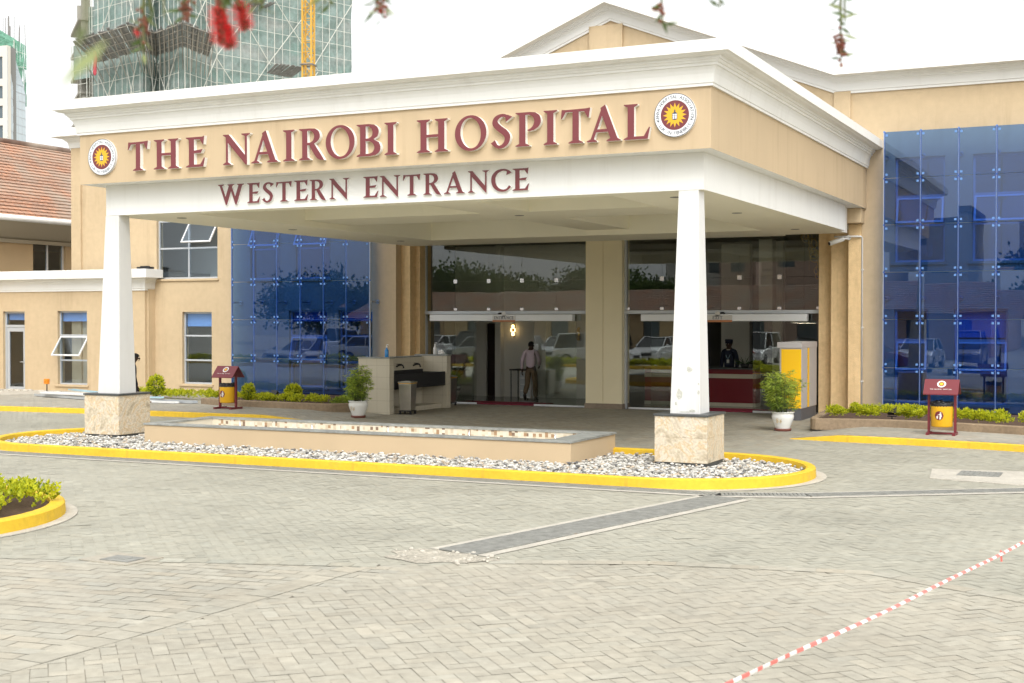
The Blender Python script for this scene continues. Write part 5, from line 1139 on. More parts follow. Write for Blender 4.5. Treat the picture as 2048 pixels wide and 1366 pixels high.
for q in (A2, B2): b = MB(); b.tube((q.x, q.y, 0), (q.x, q.y, .95), .025); b.lathe((q.x, q.y, 0), [(0, 0), (.2, 0), (.2, .05), (.04, .08), (0, .08)], 20); b.build('stand', M_black, t)
# ---------------------------------------------------------------- people
def skin_mesh(name, verts, edges, m, parent, Mx, root=0, sub=2):
    """verts: (x,y,z,rx,ry) in the figure's own frame; grown with a Skin modifier into one surface"""
    me = bpy.data.meshes.new(name); me.from_pydata([v[:3] for v in verts], edges, []); ob = bpy.data.objects.new(name + '_skeleton', me); COL.objects.link(ob)
    s = ob.modifiers.new('s', 'SKIN'); s.use_smooth_shade = True
    for i, v in enumerate(verts): d = me.skin_vertices[0].data[i]; d.radius = (v[3], v[4]); d.use_root = (i == root)
    if sub: u = ob.modifiers.new('u', 'SUBSURF'); u.levels = sub; u.render_levels = sub
    bpy.context.view_layer.update(); dg = bpy.context.evaluated_depsgraph_get(); out = bpy.data.meshes.new_from_object(ob.evaluated_get(dg)); bpy.data.objects.remove(ob); bpy.data.meshes.remove(me)
    out.name = name; out.transform(Mx); out.materials.clear(); out.materials.append(m)
    for p in out.polygons: p.use_smooth = True; p.material_index = 0
    o = bpy.data.objects.new(name, out); COL.objects.link(o); o.parent = parent; return o
M_skin = mat('dark_skin', (.055, .028, .018), .5, spec=.35); M_hair = mat('black_hair', (.008, .007, .006), .8)
def person(loc, rz, label, sh, pose, shirt, trousers, shoes, hat=None, scale=1.0, bow=0, shirt_name='shirt'):
    t = thing('person', label, 'person', loc); Mx = Matrix.Rotation(rz, 4, 'Z') @ Matrix.Scale(scale, 4)
    J = dict(pel=(0, 0, .95), waist=(0, 0, 1.08), chest=(0, .012, 1.28), nb=(0, .0, 1.45), neck=(0, .02 + bow * .02, 1.52), hd=(0, .035 + bow * .07, 1.60), ht=(0, .03 + bow * .08, 1.69),
             shL=(-.165, 0, 1.42), shR=(.165, 0, 1.42), elL=(-.225, -.02, 1.14), elR=(.225, -.02, 1.14), wrL=(-.235, .05, .90), wrR=(.235, .05, .90), hpL=(-.09, 0, .90), hpR=(.09, 0, .90), knL=(-.1, .03, .50), knR=(.1, .03, .50), anL=(-.1, 0, .085), anR=(.1, 0, .085), toL=(-.115, .15, .035), toR=(.115, .15, .035))
    J.update(pose)
    V, E, ix = [], [], {}
    def add(k, rx, ry=None, par=None, co=None): ix[k] = len(V); V.append((*(co or J[k]), rx, ry or rx)); (E.append((ix[par], ix[k])) if par else None)
    add('pel', .125, .095); add('waist', .115, .085, 'pel'); add('chest', .145, .10, 'waist'); add('nb', .075, .065, 'chest'); add('neck', .052, .052, 'nb'); add('hd', .078, .092, 'neck'); add('ht', .05, .06, 'hd')
    for s in 'LR':
        add('sh' + s, .058, .055, 'nb'); add('el' + s, .042, .042, 'sh' + s); add('wr' + s, .027, .03, 'el' + s)
        w, e = Vector(J['wr' + s]), Vector(J['el' + s]); d = (w - e).normalized(); sg = -1 if s == 'L' else 1; inn = Vector((-sg, 0, 0)); fwd = d.cross(inn) * sg
        if fwd.y < 0 and abs(fwd.y) > .3: fwd = -fwd
        palm = w + d * .07; add('pm' + s, .022, .036, 'wr' + s, co=tuple(palm))
        for i, (o_, ln) in enumerate(((-.027, .062), (-.009, .075), (.009, .08), (.027, .072))):
            k1 = palm + d * .035 + fwd * o_; k2 = k1 + d * ln * .5 + inn * .012; k3 = k2 + d * ln * .38 + inn * .028
            add(f'f{i}a' + s, .0095, None, 'pm' + s, tuple(k1)); add(f'f{i}b' + s, .009, None, f'f{i}a' + s, tuple(k2)); add(f'f{i}c' + s, .007, None, f'f{i}b' + s, tuple(k3))
        th = w + d * .03 + fwd * .035; add('tA' + s, .011, None, 'wr' + s, tuple(th)); add('tB' + s, .009, None, 'tA' + s, tuple(th + d * .035 + fwd * .018 + inn * .012)); add('tC' + s, .008, None, 'tB' + s, tuple(th + d * .06 + fwd * .016 + inn * .02))
        add('hp' + s, .085, .085, 'pel'); add('kn' + s, .055, .058, 'hp' + s); add('an' + s, .036, .04, 'kn' + s); add('to' + s, .038, .03, 'an' + s)
    body = skin_mesh('body', V, E, M_skin, t, Mx)
    # face details, small caps sculpted over the head
    hd = Vector(J['hd']); b = MB(); b.sphere(hd + Vector((0, .088, -.012)), (.016, .024, .026), 10, 8); b.sphere(hd + Vector((0, .078, -.058)), (.028, .014, .010), 10, 6)
    for s in (-1, 1): b.sphere(hd + Vector((s * .078, -.004, -.005)), (.012, .022, .034), 8, 6)
    b.xform(Mx); b.v = [tuple(Vector(v) + Vector(loc)) for v in b.v]; b.build('face_features', M_skin, body)
    b = MB(); 
    for s in (-1, 1): b.sphere(hd + Vector((s * .03, .083, .018)), (.012, .006, .007), 8, 6)
    b.xform(Mx); b.v = [tuple(Vector(v) + Vector(loc)) for v in b.v]; b.build('eye', M_signw, body)
    b = MB(); b.sphere(hd + Vector((0, -.012, .03)), (.088, .104, .088), 18, 12); k = [f for f, fc in enumerate(b.f) if np.mean([b.v[i][2] for i in fc]) > hd.z + (.035 if np.mean([b.v[i][1] for i in fc]) > hd.y + .03 else -.02)]
    b.f = [b.f[i] for i in k]; b.m = [0] * len(k); b.sm = [True] * len(k); b.xform(Mx); b.v = [tuple(Vector(v) + Vector(loc)) for v in b.v]; b.build('hair', M_hair, t)
    # shirt with sleeves
    V, E, ix = [], [], {}
    mid = lambda a, c, u: tuple(Vector(J[a]).lerp(Vector(J[c]), u))
    add('pel', .15, .118, None, tuple(Vector(J['pel']) + Vector((0, 0, -.03 if sh != 'jacket' else -.12)))); add('waist', .148, .112, 'pel'); add('chest', .168, .125, 'waist'); add('nb', .085, .078, 'chest', tuple(Vector(J['nb']) + Vector((0, 0, -.01))))
    for s in 'LR':
        add('sh' + s, .076, .072, 'nb'); add('el' + s, .062, .06, 'sh' + s); add('cu' + s, .046, .046, 'el' + s, mid('el' + s, 'wr' + s, .93))
    skin_mesh(shirt_name, V, E, shirt, t, Mx)
    V, E, ix = [], [], {}
    add('pel', .142, .115); add('wb', .135, .105, 'pel', tuple(Vector(J['pel']) + Vector((0, 0, .06))))
    for s in 'LR': add('hp' + s, .105, .105, 'pel'); add('kn' + s, .078, .08, 'hp' + s); add('cf' + s, .066, .07, 'kn' + s, mid('kn' + s, 'an' + s, .95))
    skin_mesh('trousers', V, E, trousers, t, Mx)
    for s in 'LR':
        a, c = Vector(J['an' + s]), Vector(J['to' + s]); d = (c - a).normalized(); V, E, ix = [], [], {}
        add('a', .05, .05, None, tuple(a - d * .05 + Vector((0, 0, -.035)))); add('b', .052, .045, 'a', tuple(a.lerp(c, .5) + Vector((0, 0, -.012)))); add('c', .045, .032, 'b', tuple(c + d * .05)); skin_mesh('shoe', V, E, shoes, t, Mx, sub=1)
    if hat:
        b = MB(); b.lathe(hd + Vector((0, -.005, 0)), [(.098, .035), (.1, .05), (.1, .085), (.108, .125), (.09, .142), (0, .146)], 20, sy=1.12); b.prism([hd + Vector((x, y, .038)) for x, y in ((-.075, .08), (-.05, .15), (0, .165), (.05, .15), (.075, .08))], (0, 0, .01))
        b.xform(Mx); b.v = [tuple(Vector(v) + Vector(loc)) for v in b.v]; b.build('cap', hat, t)
    return t
M_pink = mat('pale_pink_cloth', (.66, .54, .62), .85, bump=(20, .3, .01)); M_khaki = mat('khaki_cloth', (.16, .115, .07), .85, bump=(18, .3, .01)); M_navyc = mat('navy_cloth', (.012, .016, .035), .8); M_shoe = mat('dark_shoe', (.03, .025, .022), .4)
w = onz(1064, 806); f0 = onz(1062, 803)
man = person((f0.x, f0.y, .005), R(10), 'man in a pale pink shirt and khaki trousers walking away through the left glass doors', 'shirt',
       dict(knL=(-.1, -.02, .50), anL=(-.1, -.32, .22), toL=(-.11, -.24, .09), knR=(.1, .1, .50), anR=(.1, .12, .085), toR=(.11, .27, .035), elL=(-.25, -.06, 1.15), wrL=(-.27, .0, .90), elR=(.24, .04, 1.15), wrR=(.18, .24, 1.02)), M_pink, M_khaki, M_shoe, scale=1.03)
g0 = X(1458, 36.7)
guard = person((g0, 36.75, .005), R(180 - 8), 'guard in dark navy uniform, cap and name badge standing behind the red counter', 'shirt', dict(), M_navyc, M_navyc, M_shoe, hat=M_navyc, scale=1.06)
b = MB(); P = Vector((g0, 36.75, 0)); Mx = Matrix.Translation(P) @ Matrix.Rotation(R(172), 4, 'Z'); b.box(-.055, .02, .128, .134, 1.18, 1.28, 0, Mx); b.build('badge', M_signw, guard)
b = MB(); b.path([Mx @ Vector(p) for p in ((-.085, .06, 1.5), (-.06, .14, 1.36), (-.02, .135, 1.28), (.03, .14, 1.36), (.085, .06, 1.5))], .008, 6); b.build('lanyard', M_pblue, guard)
b = MB(); b.path([Mx @ Vector((.066 * math.cos(a), .02 + .068 * math.sin(a), 1.555)) for a in [2 * PI * k / 18 for k in range(19)]], .014, 6); b.build('collar', M_signw, guard)
# man passing behind the left column
q = ray(277, HOR); q = Vector((q.x, q.y, 0)).normalized(); pl = q * 31.2; pl = pl - Vector((math.cos(TH), math.sin(TH), 0)) * .17
person((pl.x, pl.y, 0), TH - R(90), 'man in dark blue clothes half hidden behind the left canopy column, head bowed', 'shirt', dict(elR=(.2, -.1, 1.15), elL=(-.22, .0, 1.14), wrL=(-.22, .07, .9), knL=(-.1, .14, .5), anL=(-.1, .1, .085), toL=(-.11, .25, .035), knR=(.1, -.04, .5), anR=(.1, -.26, .12), toR=(.11, -.13, .05)), M_navyc, M_navyc, M_shoe, scale=.96, bow=1.0)
# ---------------------------------------------------------------- older tiled-roof block behind the wing
def tile_roof():
    m = mat('clay_tile', (.4, .2, .12), .85); nt = m.node_tree; N = nt.nodes; L = nt.links; tc = N.new('ShaderNodeTexCoord'); mp = N.new('ShaderNodeMapping'); L.new(tc.outputs['UV'], mp.inputs[0])
    b = N.new('ShaderNodeTexBrick'); L.new(mp.outputs[0], b.inputs['Vector']); b.inputs['Scale'].default_value = 1; b.inputs['Brick Width'].default_value = .26; b.inputs['Row Height'].default_value = .22; b.inputs['Mortar Size'].default_value = .012
    b.inputs['Color1'].default_value = (.50, .27, .17, 1); b.inputs['Color2'].default_value = (.37, .235, .17, 1); b.inputs['Mortar'].default_value = (.12, .07, .05, 1); b.inputs['Bias'].default_value = -.1
    n = N.new('ShaderNodeTexNoise'); n.inputs['Scale'].default_value = .7; n.inputs['Detail'].default_value = 8; L.new(tc.outputs['Object'], n.inputs[0]); cr = N.new('ShaderNodeMapRange'); cr.inputs[1].default_value = .40; cr.inputs[2].default_value = .72; L.new(n.outputs[0], cr.inputs[0])
    mx = N.new('ShaderNodeMix'); mx.data_type = 'RGBA'; L.new(cr.outputs[0], mx.inputs[0]); L.new(b.outputs[0], mx.inputs[6]); mx.inputs[7].default_value = (.36, .30, .24, 1); L.new(mx.outputs[2], N['Principled BSDF'].inputs[0])
    return m
M_tiles = tile_roof()
def tiled_slope(mb, uvs, a, b, c, d, rows):
    """a-b eave, d-c ridge; built as overlapping courses"""
    a, b, c, d = map(Vector, (a, b, c, d)); nrm = (b - a).cross(d - a).normalized(); Lh = (b - a).length; Ls = (d - a).length
    for i in range(rows):
        t0, t1 = i / rows, (i + 1.12) / rows; p = [a.lerp(d, t0), b.lerp(c, t0), b.lerp(c, min(t1, 1)), a.lerp(d, min(t1, 1))]; p[0] = p[0] + nrm * .045; p[1] = p[1] + nrm * .045; u0 = (i % 2) * .13
        q = [p[0] - nrm * .04, p[1] - nrm * .04, p[1], p[0]]
        mb.add(p, [(0, 1, 2, 3)]); uvs += [(u0, t0 * Ls), (u0 + Lh, t0 * Ls), (u0 + Lh, t0 * Ls + .2), (u0, t0 * Ls + .2)]
        mb.add(q, [(0, 1, 2, 3)]); uvs += [(u0, t0 * Ls + .05), (u0 + Lh, t0 * Ls + .05), (u0 + Lh, t0 * Ls + .09), (u0, t0 * Ls + .09)]
def build_uv(mb, uvs, name, m, parent):
    o = mb.build(name, m, parent, weld=False); uv = o.data.uv_layers.new(name='UVMap'); uv.data.foreach_set('uv', np.array(uvs, np.float32).ravel()); return o
M_tan_old = mat('old_tan_plaster', (.55, .40, .23), .9, big=(.4, .1), bump=(40, .4, .012), stain=(.9, (.62, .55, .45), .64, .8)); M_gutter = mat('gutter_paint', (.74, .73, .70), .6, big=(2, .05)); M_eave = mat('eave_board', (.46, .41, .31), .8)
EX, WXo = -36.0, -37.0
house = thing('tiled_building', 'older tan building with orange-brown clay tile roof at the left edge behind the low wing', 'building', (-40, 42, 0))
mb = MB(); wall_cells_pts = MB()
y0, y1, zt_ = 26, 62, 5.6
wy0, wy1 = onx(66, 500, WXo).y, onx(131, 500, WXo).y; wz0, wz1 = 4.15, onx(100, 484, WXo).z
for (a, b, c, d) in ((y0, wy0, 0, zt_), (wy1, y1, 0, zt_), (wy0, wy1, 0, wz0), (wy0, wy1, wz1, zt_)): mb.box(WXo - .3, WXo, a, b, c, d)
mb.box(-45, WXo - .3, y0, y0 + .3, 0, zt_); mb.box(-45, WXo - .3, y1 - .3, y1, 0, zt_); mb.box(-45.3, -45, y0, y1, 0, zt_); mb.build('wall', M_tan_old, house)
f = MB(); fw = .07; x = WXo - .1
for (a, b, c, d) in ((wy0, wy0 + fw, wz0, wz1), (wy1 - fw, wy1, wz0, wz1), ((wy0 + wy1) / 2 - .03, (wy0 + wy1) / 2 + .03, wz0, wz1), (wy0, wy1, wz1 - fw, wz1 - .001), (wy0, wy1, wz0 + .001, wz0 + fw)): f.box(x - .06, x, a, b, c, d)
wn = f.build('window', M_gutter, house); p = MB(); p.box(x - .035, x - .03, wy0 + .03, wy1 - .03, wz0 + .03, wz1 - .03); p.build('pane', M_glass_win, wn)
mb = MB(); mb.box(-44.9, WXo - .31, y0 + .3, y1 - .3, zt_ - .1, zt_); mb.build('ceiling', M_interior_d, house)
mb = MB(); uvs = []; RX, RZ, ez = -41.0, 9.45, 6.02
tiled_slope(mb, uvs, (EX, y0 - .6, ez), (EX, y1 + .6, ez), (RX, y1 + .6, RZ), (RX, y0 - .6, RZ), 24); tiled_slope(mb, uvs, (2 * RX - EX, y1 + .6, ez), (2 * RX - EX, y0 - .6, ez), (RX, y0 - .6, RZ), (RX, y1 + .6, RZ), 24)
build_uv(mb, uvs, 'roof', M_tiles, house)
mb = MB(); mb.path([(RX, y0 - .6, RZ + .02), (RX, y1 + .6, RZ + .02)], .13, 10); mb.build('ridge', M_tiles, house)
mb = MB(); mb.tube((EX + .06, y0 - .6, ez - .04), (EX + .06, y1 + .6, ez - .04), .11, n=14); mb.build('gutter', M_gutter, house)
mb = MB(); mb.prism([(EX - .05, y0 - .5, ez - .02), (EX - .05, y0 - .5, ez - .14), (WXo + .0, y0 - .5, zt_ - .28), (WXo + .0, y0 - .5, zt_ + .3)], (0, y1 - y0 + 1, 0)); mb.box(WXo, WXo + .1, y0 - .5, y1 + .5, zt_ - .42, zt_ - .285); mb.build('eave_soffit', M_eave, house)

# ---------------------------------------------------------------- tower under construction wrapped in green net
def far(px, py, dist):
    d = ray(px, py); return Vector((0, 0, CAM_H)) + d * dist
SD = 150.0
def gpt(px, dist): v = far(px, HOR, dist); return Vector((v.x, v.y, 0))
def netting(name, c1, c2, c3):
    m = mat(name, c1, .9); nt = m.node_tree; N = nt.nodes; L = nt.links; tc = N.new('ShaderNodeTexCoord')
    mp = N.new('ShaderNodeMapping'); mp.inputs['Scale'].default_value = (.10, .10, .28); L.new(tc.outputs['Object'], mp.inputs[0]); n = N.new('ShaderNodeTexNoise'); n.inputs['Scale'].default_value = 1.2; n.inputs['Detail'].default_value = 7; n.inputs['Roughness'].default_value = .65; L.new(mp.outputs[0], n.inputs[0])
    cr = N.new('ShaderNodeValToRGB'); e = cr.color_ramp.elements; e[0].position = .33; e[0].color = (*c2, 1); e[1].position = .52; e[1].color = (*c1, 1); k = e.new(.66); k.color = (*c3, 1); L.new(n.outputs[0], cr.inputs[0])
    n2 = N.new('ShaderNodeTexNoise'); n2.inputs['Scale'].default_value = 1.3; n2.inputs['Detail'].default_value = 9; n2.inputs['Roughness'].default_value = .7; L.new(tc.outputs['Object'], n2.inputs[0]); mr = N.new('ShaderNodeMapRange'); mr.inputs[1].default_value = .3; mr.inputs[2].default_value = .7; mr.inputs[3].default_value = .72; mr.inputs[4].default_value = 1.25; L.new(n2.outputs[0], mr.inputs[0])
    mx = N.new('ShaderNodeVectorMath'); mx.operation = 'SCALE'; L.new(cr.outputs[0], mx.inputs[0]); L.new(mr.outputs[0], mx.inputs['Scale']); L.new(mx.outputs[0], N['Principled BSDF'].inputs[0])
    bp = N.new('ShaderNodeBump'); bp.inputs['Strength'].default_value = .7; bp.inputs['Distance'].default_value = .3; L.new(n2.outputs[0], bp.inputs['Height']); L.new(bp.outputs[0], N['Principled BSDF'].inputs['Normal']); return m
M_net = netting('green_scaffold_net', (.25, .315, .295), (.18, .28, .25), (.31, .335, .315)); M_net_g = netting('bright_green_net', (.16, .34, .25), (.11, .28, .19), (.24, .38, .31)); M_pole = mat('scaffold_pole', (.66, .66, .60), .6); M_deck = mat('scaffold_deck', (.22, .215, .205), .9, fine=(2, .3)); M_conc_far = mat('raw_concrete', (.34, .32, .28), .9, big=(.3, .15))  # tower net greyed and lightened so its colour carries some haze
tower = thing('construction_tower', 'unfinished high-rise wrapped in grey-green scaffold netting behind the canopy', 'building', gpt(445, SD))
# plan corners (front edges) by bearing and distance: left bay, projecting bay, re-entrant, long right face
T = [gpt(192, 156), gpt(288, 149), gpt(316, 152), gpt(366, 147), gpt(430, 154), gpt(702, 168)]; back = [gpt(702, 190), gpt(192, 185)]
H_T = 62
def facets(pts, z0, z1, mb):
    for a, b in zip(pts, pts[1:]):
        nx, nz = max(2, int((b - a).length / 1.6)), int((z1 - z0) / 1.7); nr = (b - a).cross(Vector((0, 0, 1))).normalized(); g = {}
        for i in range(nx + 1):
            for j in range(nz + 1): p = a.lerp(b, i / nx); off = 0 if i in (0, nx) else random.gauss(.0, .10); g[i, j] = (p.x + nr.x * off, p.y + nr.y * off, z0 + (z1 - z0) * j / nz)
        vs = list(g.values()); ks = {k: n for n, k in enumerate(g)}; mb.add(vs, [(ks[i, j], ks[i + 1, j], ks[i + 1, j + 1], ks[i, j + 1]) for i in range(nx) for j in range(nz)], 0, False)
mb = MB(); facets(T, 0, H_T, mb); facets([T[-1], back[0], back[1], T[0]], 0, H_T, mb); mb.poly([(p.x, p.y, H_T) for p in T + back]); mb.build('netting', M_net, tower, recalc=True)
def scaffold(pts, z0, z1, mb, dv=1.15, dh=1.75, r=.036, out=.35, xb=True):
    for a, b in zip(pts, pts[1:]):
        L_ = (b - a).length; nr = (b - a).cross(Vector((0, 0, 1))).normalized() * out
        if nr.dot(Vector((0, 0, 0)) - a) < 0: nr = -nr
        n = int(L_ / dv)
        for i in range(n + 1):
            p = a.lerp(b, (i + random.uniform(-.12, .12)) / max(1, n)) + nr; mb.tube((p.x, p.y, z0), (p.x + random.gauss(0, .06), p.y, z1), r * random.choice((.8, 1, 1, 1.4)), n=4, caps=False)
        k = int((z1 - z0) / dh)
        for j in range(k + 1):
            z = z0 + j * dh + random.gauss(0, .05); p, q = a + nr, b + nr; mb.tube((p.x, p.y, z), (q.x, q.y, z + random.gauss(0, .08)), r * .9, n=4, caps=False)
        if xb:
            step = 7.5; i = 0; u = 0
            while u < L_ - 1.5:
                w_ = min(step, L_ - u)
                for z in np.arange(z0, z1, 9.5):
                    for s in (0, 1):
                        if random.random() < .12: continue
                        p = a.lerp(b, (u + (w_ if s else 0)) / L_) + nr * 1.25; q = a.lerp(b, (u + (0 if s else w_)) / L_) + nr * 1.25; mb.tube((p.x, p.y, z + random.gauss(0, .3)), (q.x, q.y, z + 9.3 + random.gauss(0, .3)), r * 1.35, n=4, caps=False)
                u += step * .93
mb = MB(); scaffold(T, 14, 58, mb); mb.build('scaffolding', M_pole, tower, weld=False)
# catch deck: sloping fan of boards round the left bays
mb = MB(); zd = far(300, 96, 150).z
fan_in = [gpt(196, 155), gpt(286, 148), gpt(316, 151), gpt(368, 146), gpt(418, 151)]; fan_out = [gpt(150, 150.5), gpt(262, 142), gpt(312, 146), gpt(366, 141), gpt(432, 147)]
for i in range(4):
    a, b, c, d = fan_in[i], fan_in[i + 1], fan_out[i + 1], fan_out[i]; n = 18
    for k in range(n):
        u0, u1 = k / n, (k + .86) / n; z0 = zd - .8 + random.gauss(0, .06); z1 = zd + .85 + random.gauss(0, .12); e = random.uniform(.0, .06)
        P = [a.lerp(b, u0), a.lerp(b, u1), d.lerp(c, u1) + (d.lerp(c, u1) - a.lerp(b, u1)) * e, d.lerp(c, u0) + (d.lerp(c, u0) - a.lerp(b, u0)) * e]
        mb.prism([(P[0].x, P[0].y, z0), (P[1].x, P[1].y, z0), (P[2].x, P[2].y, z1), (P[3].x, P[3].y, z1)], (0, 0, .08))
mb.build('catch_deck', M_deck, tower, weld=False)
mb = MB()
for i in range(4):
    for u in np.linspace(0, 1, 7):
        p, q = fan_in[i].lerp(fan_in[i + 1], u), fan_out[i].lerp(fan_out[i + 1], u); mb.tube((p.x, p.y, zd - 3.2), (q.x, q.y, zd + .75), .05, n=4); mb.tube((p.x, p.y, zd - .9), (q.x, q.y, zd + .7), .05, n=4)
    for v in (.25, .5, .75, 1): p, q = fan_in[i].lerp(fan_out[i], v), fan_in[i + 1].lerp(fan_out[i + 1], v); z = zd - .95 + 1.65 * v; mb.tube((p.x, p.y, z), (q.x, q.y, z), .05, n=4)
mb.build('deck_struts', mat('timber_pole', (.38, .35, .30), .8), tower, weld=False)
# short torn decks on the long face
for (px, py, w_) in ((505, 8, 34), (560, 138, 50)):
    z = far(px, py, 157).z; a, b = gpt(px - w_ / 2, 157), gpt(px + w_ / 2, 160); n_ = (b - a).cross(Vector((0, 0, 1))).normalized(); n_ = -n_ if n_.dot(-a) < 0 else n_; mb = MB()
    for k in range(9): p, q = a.lerp(b, k / 9), a.lerp(b, (k + .8) / 9); e = n_ * random.uniform(1.5, 2.6); mb.prism([(p.x, p.y, z - .6), (q.x, q.y, z - .6), (q.x + e.x, q.y + e.y, z + .3), (p.x + e.x, p.y + e.y, z + .3)], (0, 0, .08))
    mb.build('short_deck', M_deck, tower, weld=False)
# lower far wing of the tower seen past its left edge
t2 = thing('construction_block', 'smaller concrete block with pale netting just left of the netted tower', 'building', gpt(172, 178)); A = [gpt(150, 180), gpt(181, 178), gpt(196, 178)]
def zfar(py, dist): return far(170, py, dist).z
mb = MB(); P0, P1 = gpt(166, 180), gpt(205, 181); d_ = (P1 - P0).normalized(); nn = Vector((-d_.y, d_.x, 0)); Lb = (P1 - P0).length
M0 = Matrix(((d_.x, nn.x, 0, P0.x), (d_.y, nn.y, 0, P0.y), (0, 0, 1, 0), (0, 0, 0, 1)))
for z in np.arange(0, zfar(20, 180), 3.3): mb.box(-.4, Lb, -.3, 12, z, z + .35, 0, M0); mb.box(0, .5, 0, .5, z + .35, z + 3.3, 0, M0); mb.box(Lb - .6, Lb, 0, .5, z + .35, z + 3.3, 0, M0); mb.box(.5, Lb * .45, .1, .4, z + .35, z + 3.3, 0, M0); mb.box(0, Lb, 6, 6.3, z + .35, z + 3.3, 0, M0)
mb.build('frame', M_conc_far, t2)
mb = MB(); q0, q1, q2 = gpt(150, 179), gpt(181, 177), gpt(198, 178); facets([q0, q1, q2], zfar(162, 179), zfar(94, 179), mb); facets([gpt(180, 178.5), gpt(200, 179)], zfar(92, 179), zfar(18, 179), mb); mb.build('netting', M_net, t2)
mb = MB(); scaffold([q0, q1, q2], zfar(200, 179), zfar(94, 179), mb, 1.3, 1.8, .04, .3, False); scaffold([gpt(179, 178.5), gpt(200, 179)], zfar(92, 179), zfar(18, 179), mb, 1.2, 1.8, .04, .3, False); mb.build('scaffolding', M_pole, t2, weld=False)
mb = MB(); c0 = zfar(120, 150)
for i in range(5): p = gpt(193.5, 151); mb.sphere((p.x + random.uniform(-.1, .1), p.y, far(190, 112 + i * 8, 151).z), (.28, .1, .5), 8, 6)
mb.build('red_cloth', mat('red_cloth', (.5, .08, .1), .8), t2)

# tower crane mast
t = thing('tower_crane', 'yellow lattice tower crane mast standing in front of the netted tower', 'crane', gpt(618, 150)); c = gpt(618, 150); M_crane = mat('crane_yellow', (.66, .38, .06), .5); mb = MB(); ax = Vector((math.cos(TH * .6), math.sin(TH * .6), 0)); ay = Vector((-ax.y, ax.x, 0)); hw = .52
cor = [c + ax * s * hw + ay * q * hw for s, q in ((-1, -1), (1, -1), (1, 1), (-1, 1))]
for p in cor: mb.box(p.x - .08, p.x + .08, p.y - .08, p.y + .08, 0, 58)
mb.build('leg_post', M_crane, t, weld=False); mb = MB()
for k in range(46):
    z = k * 1.25
    for i in range(4):
        p, q = cor[i], cor[(i + 1) % 4]; mb.tube((p.x, p.y, z), (q.x, q.y, z), .045, n=4, caps=False); a, b = (p, q) if k % 2 else (q, p); mb.tube((a.x, a.y, z), (b.x, b.y, z + 1.25), .05, n=4, caps=False)
mb.build('lattice', M_crane, t, weld=False)
z = far(618, 132, 150).z; mb = MB()
for i in range(4): p, q = cor[i] + (cor[i] - c) * .35, cor[(i + 1) % 4] + (cor[(i + 1) % 4] - c) * .35; mb.tube((p.x, p.y, z), (q.x, q.y, z), .09, n=6)
mb.build('tie_collar', M_deck, t)

# modern block at the far left with green net on top
DB = 118
t = thing('office_tower', 'pale office tower with curved glass face topped by bright green netting', 'building', gpt(20, DB)); M_clad = mat('stone_cladding', (.62, .59, .52), .7, big=(.3, .05)); M_curt = mat('sky_glass', (.55, .63, .68), .3, spec=.5)
zl = lambda py: far(20, py, DB).z
P0, P1 = gpt(-130, DB + 2), gpt(18, DB - 1); mb = MB(); d_ = (P1 - P0).normalized(); nn = Vector((-d_.y, d_.x, 0)); Lb = (P1 - P0).length; M0 = Matrix(((d_.x, nn.x, 0, P0.x), (d_.y, nn.y, 0, P0.y), (0, 0, 1, 0), (0, 0, 0, 1)))
rows = [(105, 175), (176, 201), (214, 240), (254, 279), (293, 318)]
winz = [(zl(162), zl(118)), (zl(201), zl(176)), (zl(240), zl(215)), (zl(279), zl(254)), (zl(318), zl(294))]; winx = [(Lb - 1.0 - 3.0 * k - .95, Lb - .55 - 3.0 * k) for k in range(3)]
sv = MB(); wall_cells(sv, 0, Lb, 0, zl(97), 0, .4, [(a, b, c, d) for a, b in winx for c, d in winz]); sv.xform(M0); sv.build('wall', M_clad, t)
for a, b in winx:
    for c_, d in winz: w_ = MB(); w_.box(a, b, .2, .26, c_, d, 0, M0); w_.build('window', mat('dim_glass', (.10, .13, .15), .1, spec=.6) if 'dim_glass' not in bpy.data.materials else bpy.data.materials['dim_glass'], t)
mb = MB(); mb.box(0, Lb - .3, .41, 1.4, 0, zl(97) - .02, 0, M0); mb.build('core', M_interior_d, t)
# curving glass face, its right edge leaning
mb = MB(); g = MB(); prof = [(0, 58), (110, 55), (152, 52), (180, 54), (215, 54.5), (640, 54.5)]; pxr = lambda py: np.interp(py, [100, 112, 130, 150, 178, 640], [33, 35, 40, 46, 54, 54]); n = 34
zs_ = [(py, zl(py)) for py in np.linspace(100, 640, n)]
for (pa, za), (pb, zb_) in zip(zs_, zs_[1:]):
    for u in np.linspace(0, 1, 6)[:-1]:
        f_ = lambda py, q: gpt(18 + (pxr(py) - 18) * q, DB - 1 + q * 3.5); a, b = f_(pa, u), f_(pa, u + .2); c_, d = f_(pb, u + .2), f_(pb, u); jit = random.gauss(0, .03)
        mb.add([(a.x, a.y + jit, za), (b.x, b.y + jit, za), (c_.x, c_.y, zb_), (d.x, d.y, zb_)], [(0, 1, 2, 3)])
        g.tube((a.x, a.y - .02, za), (b.x, b.y - .02, za), .03, n=4, caps=False); g.tube((a.x, a.y - .02, za), (d.x, d.y - .02, zb_), .025, n=4, caps=False)
mb.build('glass_face', M_curt, t); g.build('glazing_bars', M_alu, t, weld=False)
mb = MB(); q = [gpt(-130, DB + 4), gpt(30, DB + 3.4), gpt(55.5, DB + 4)]; 
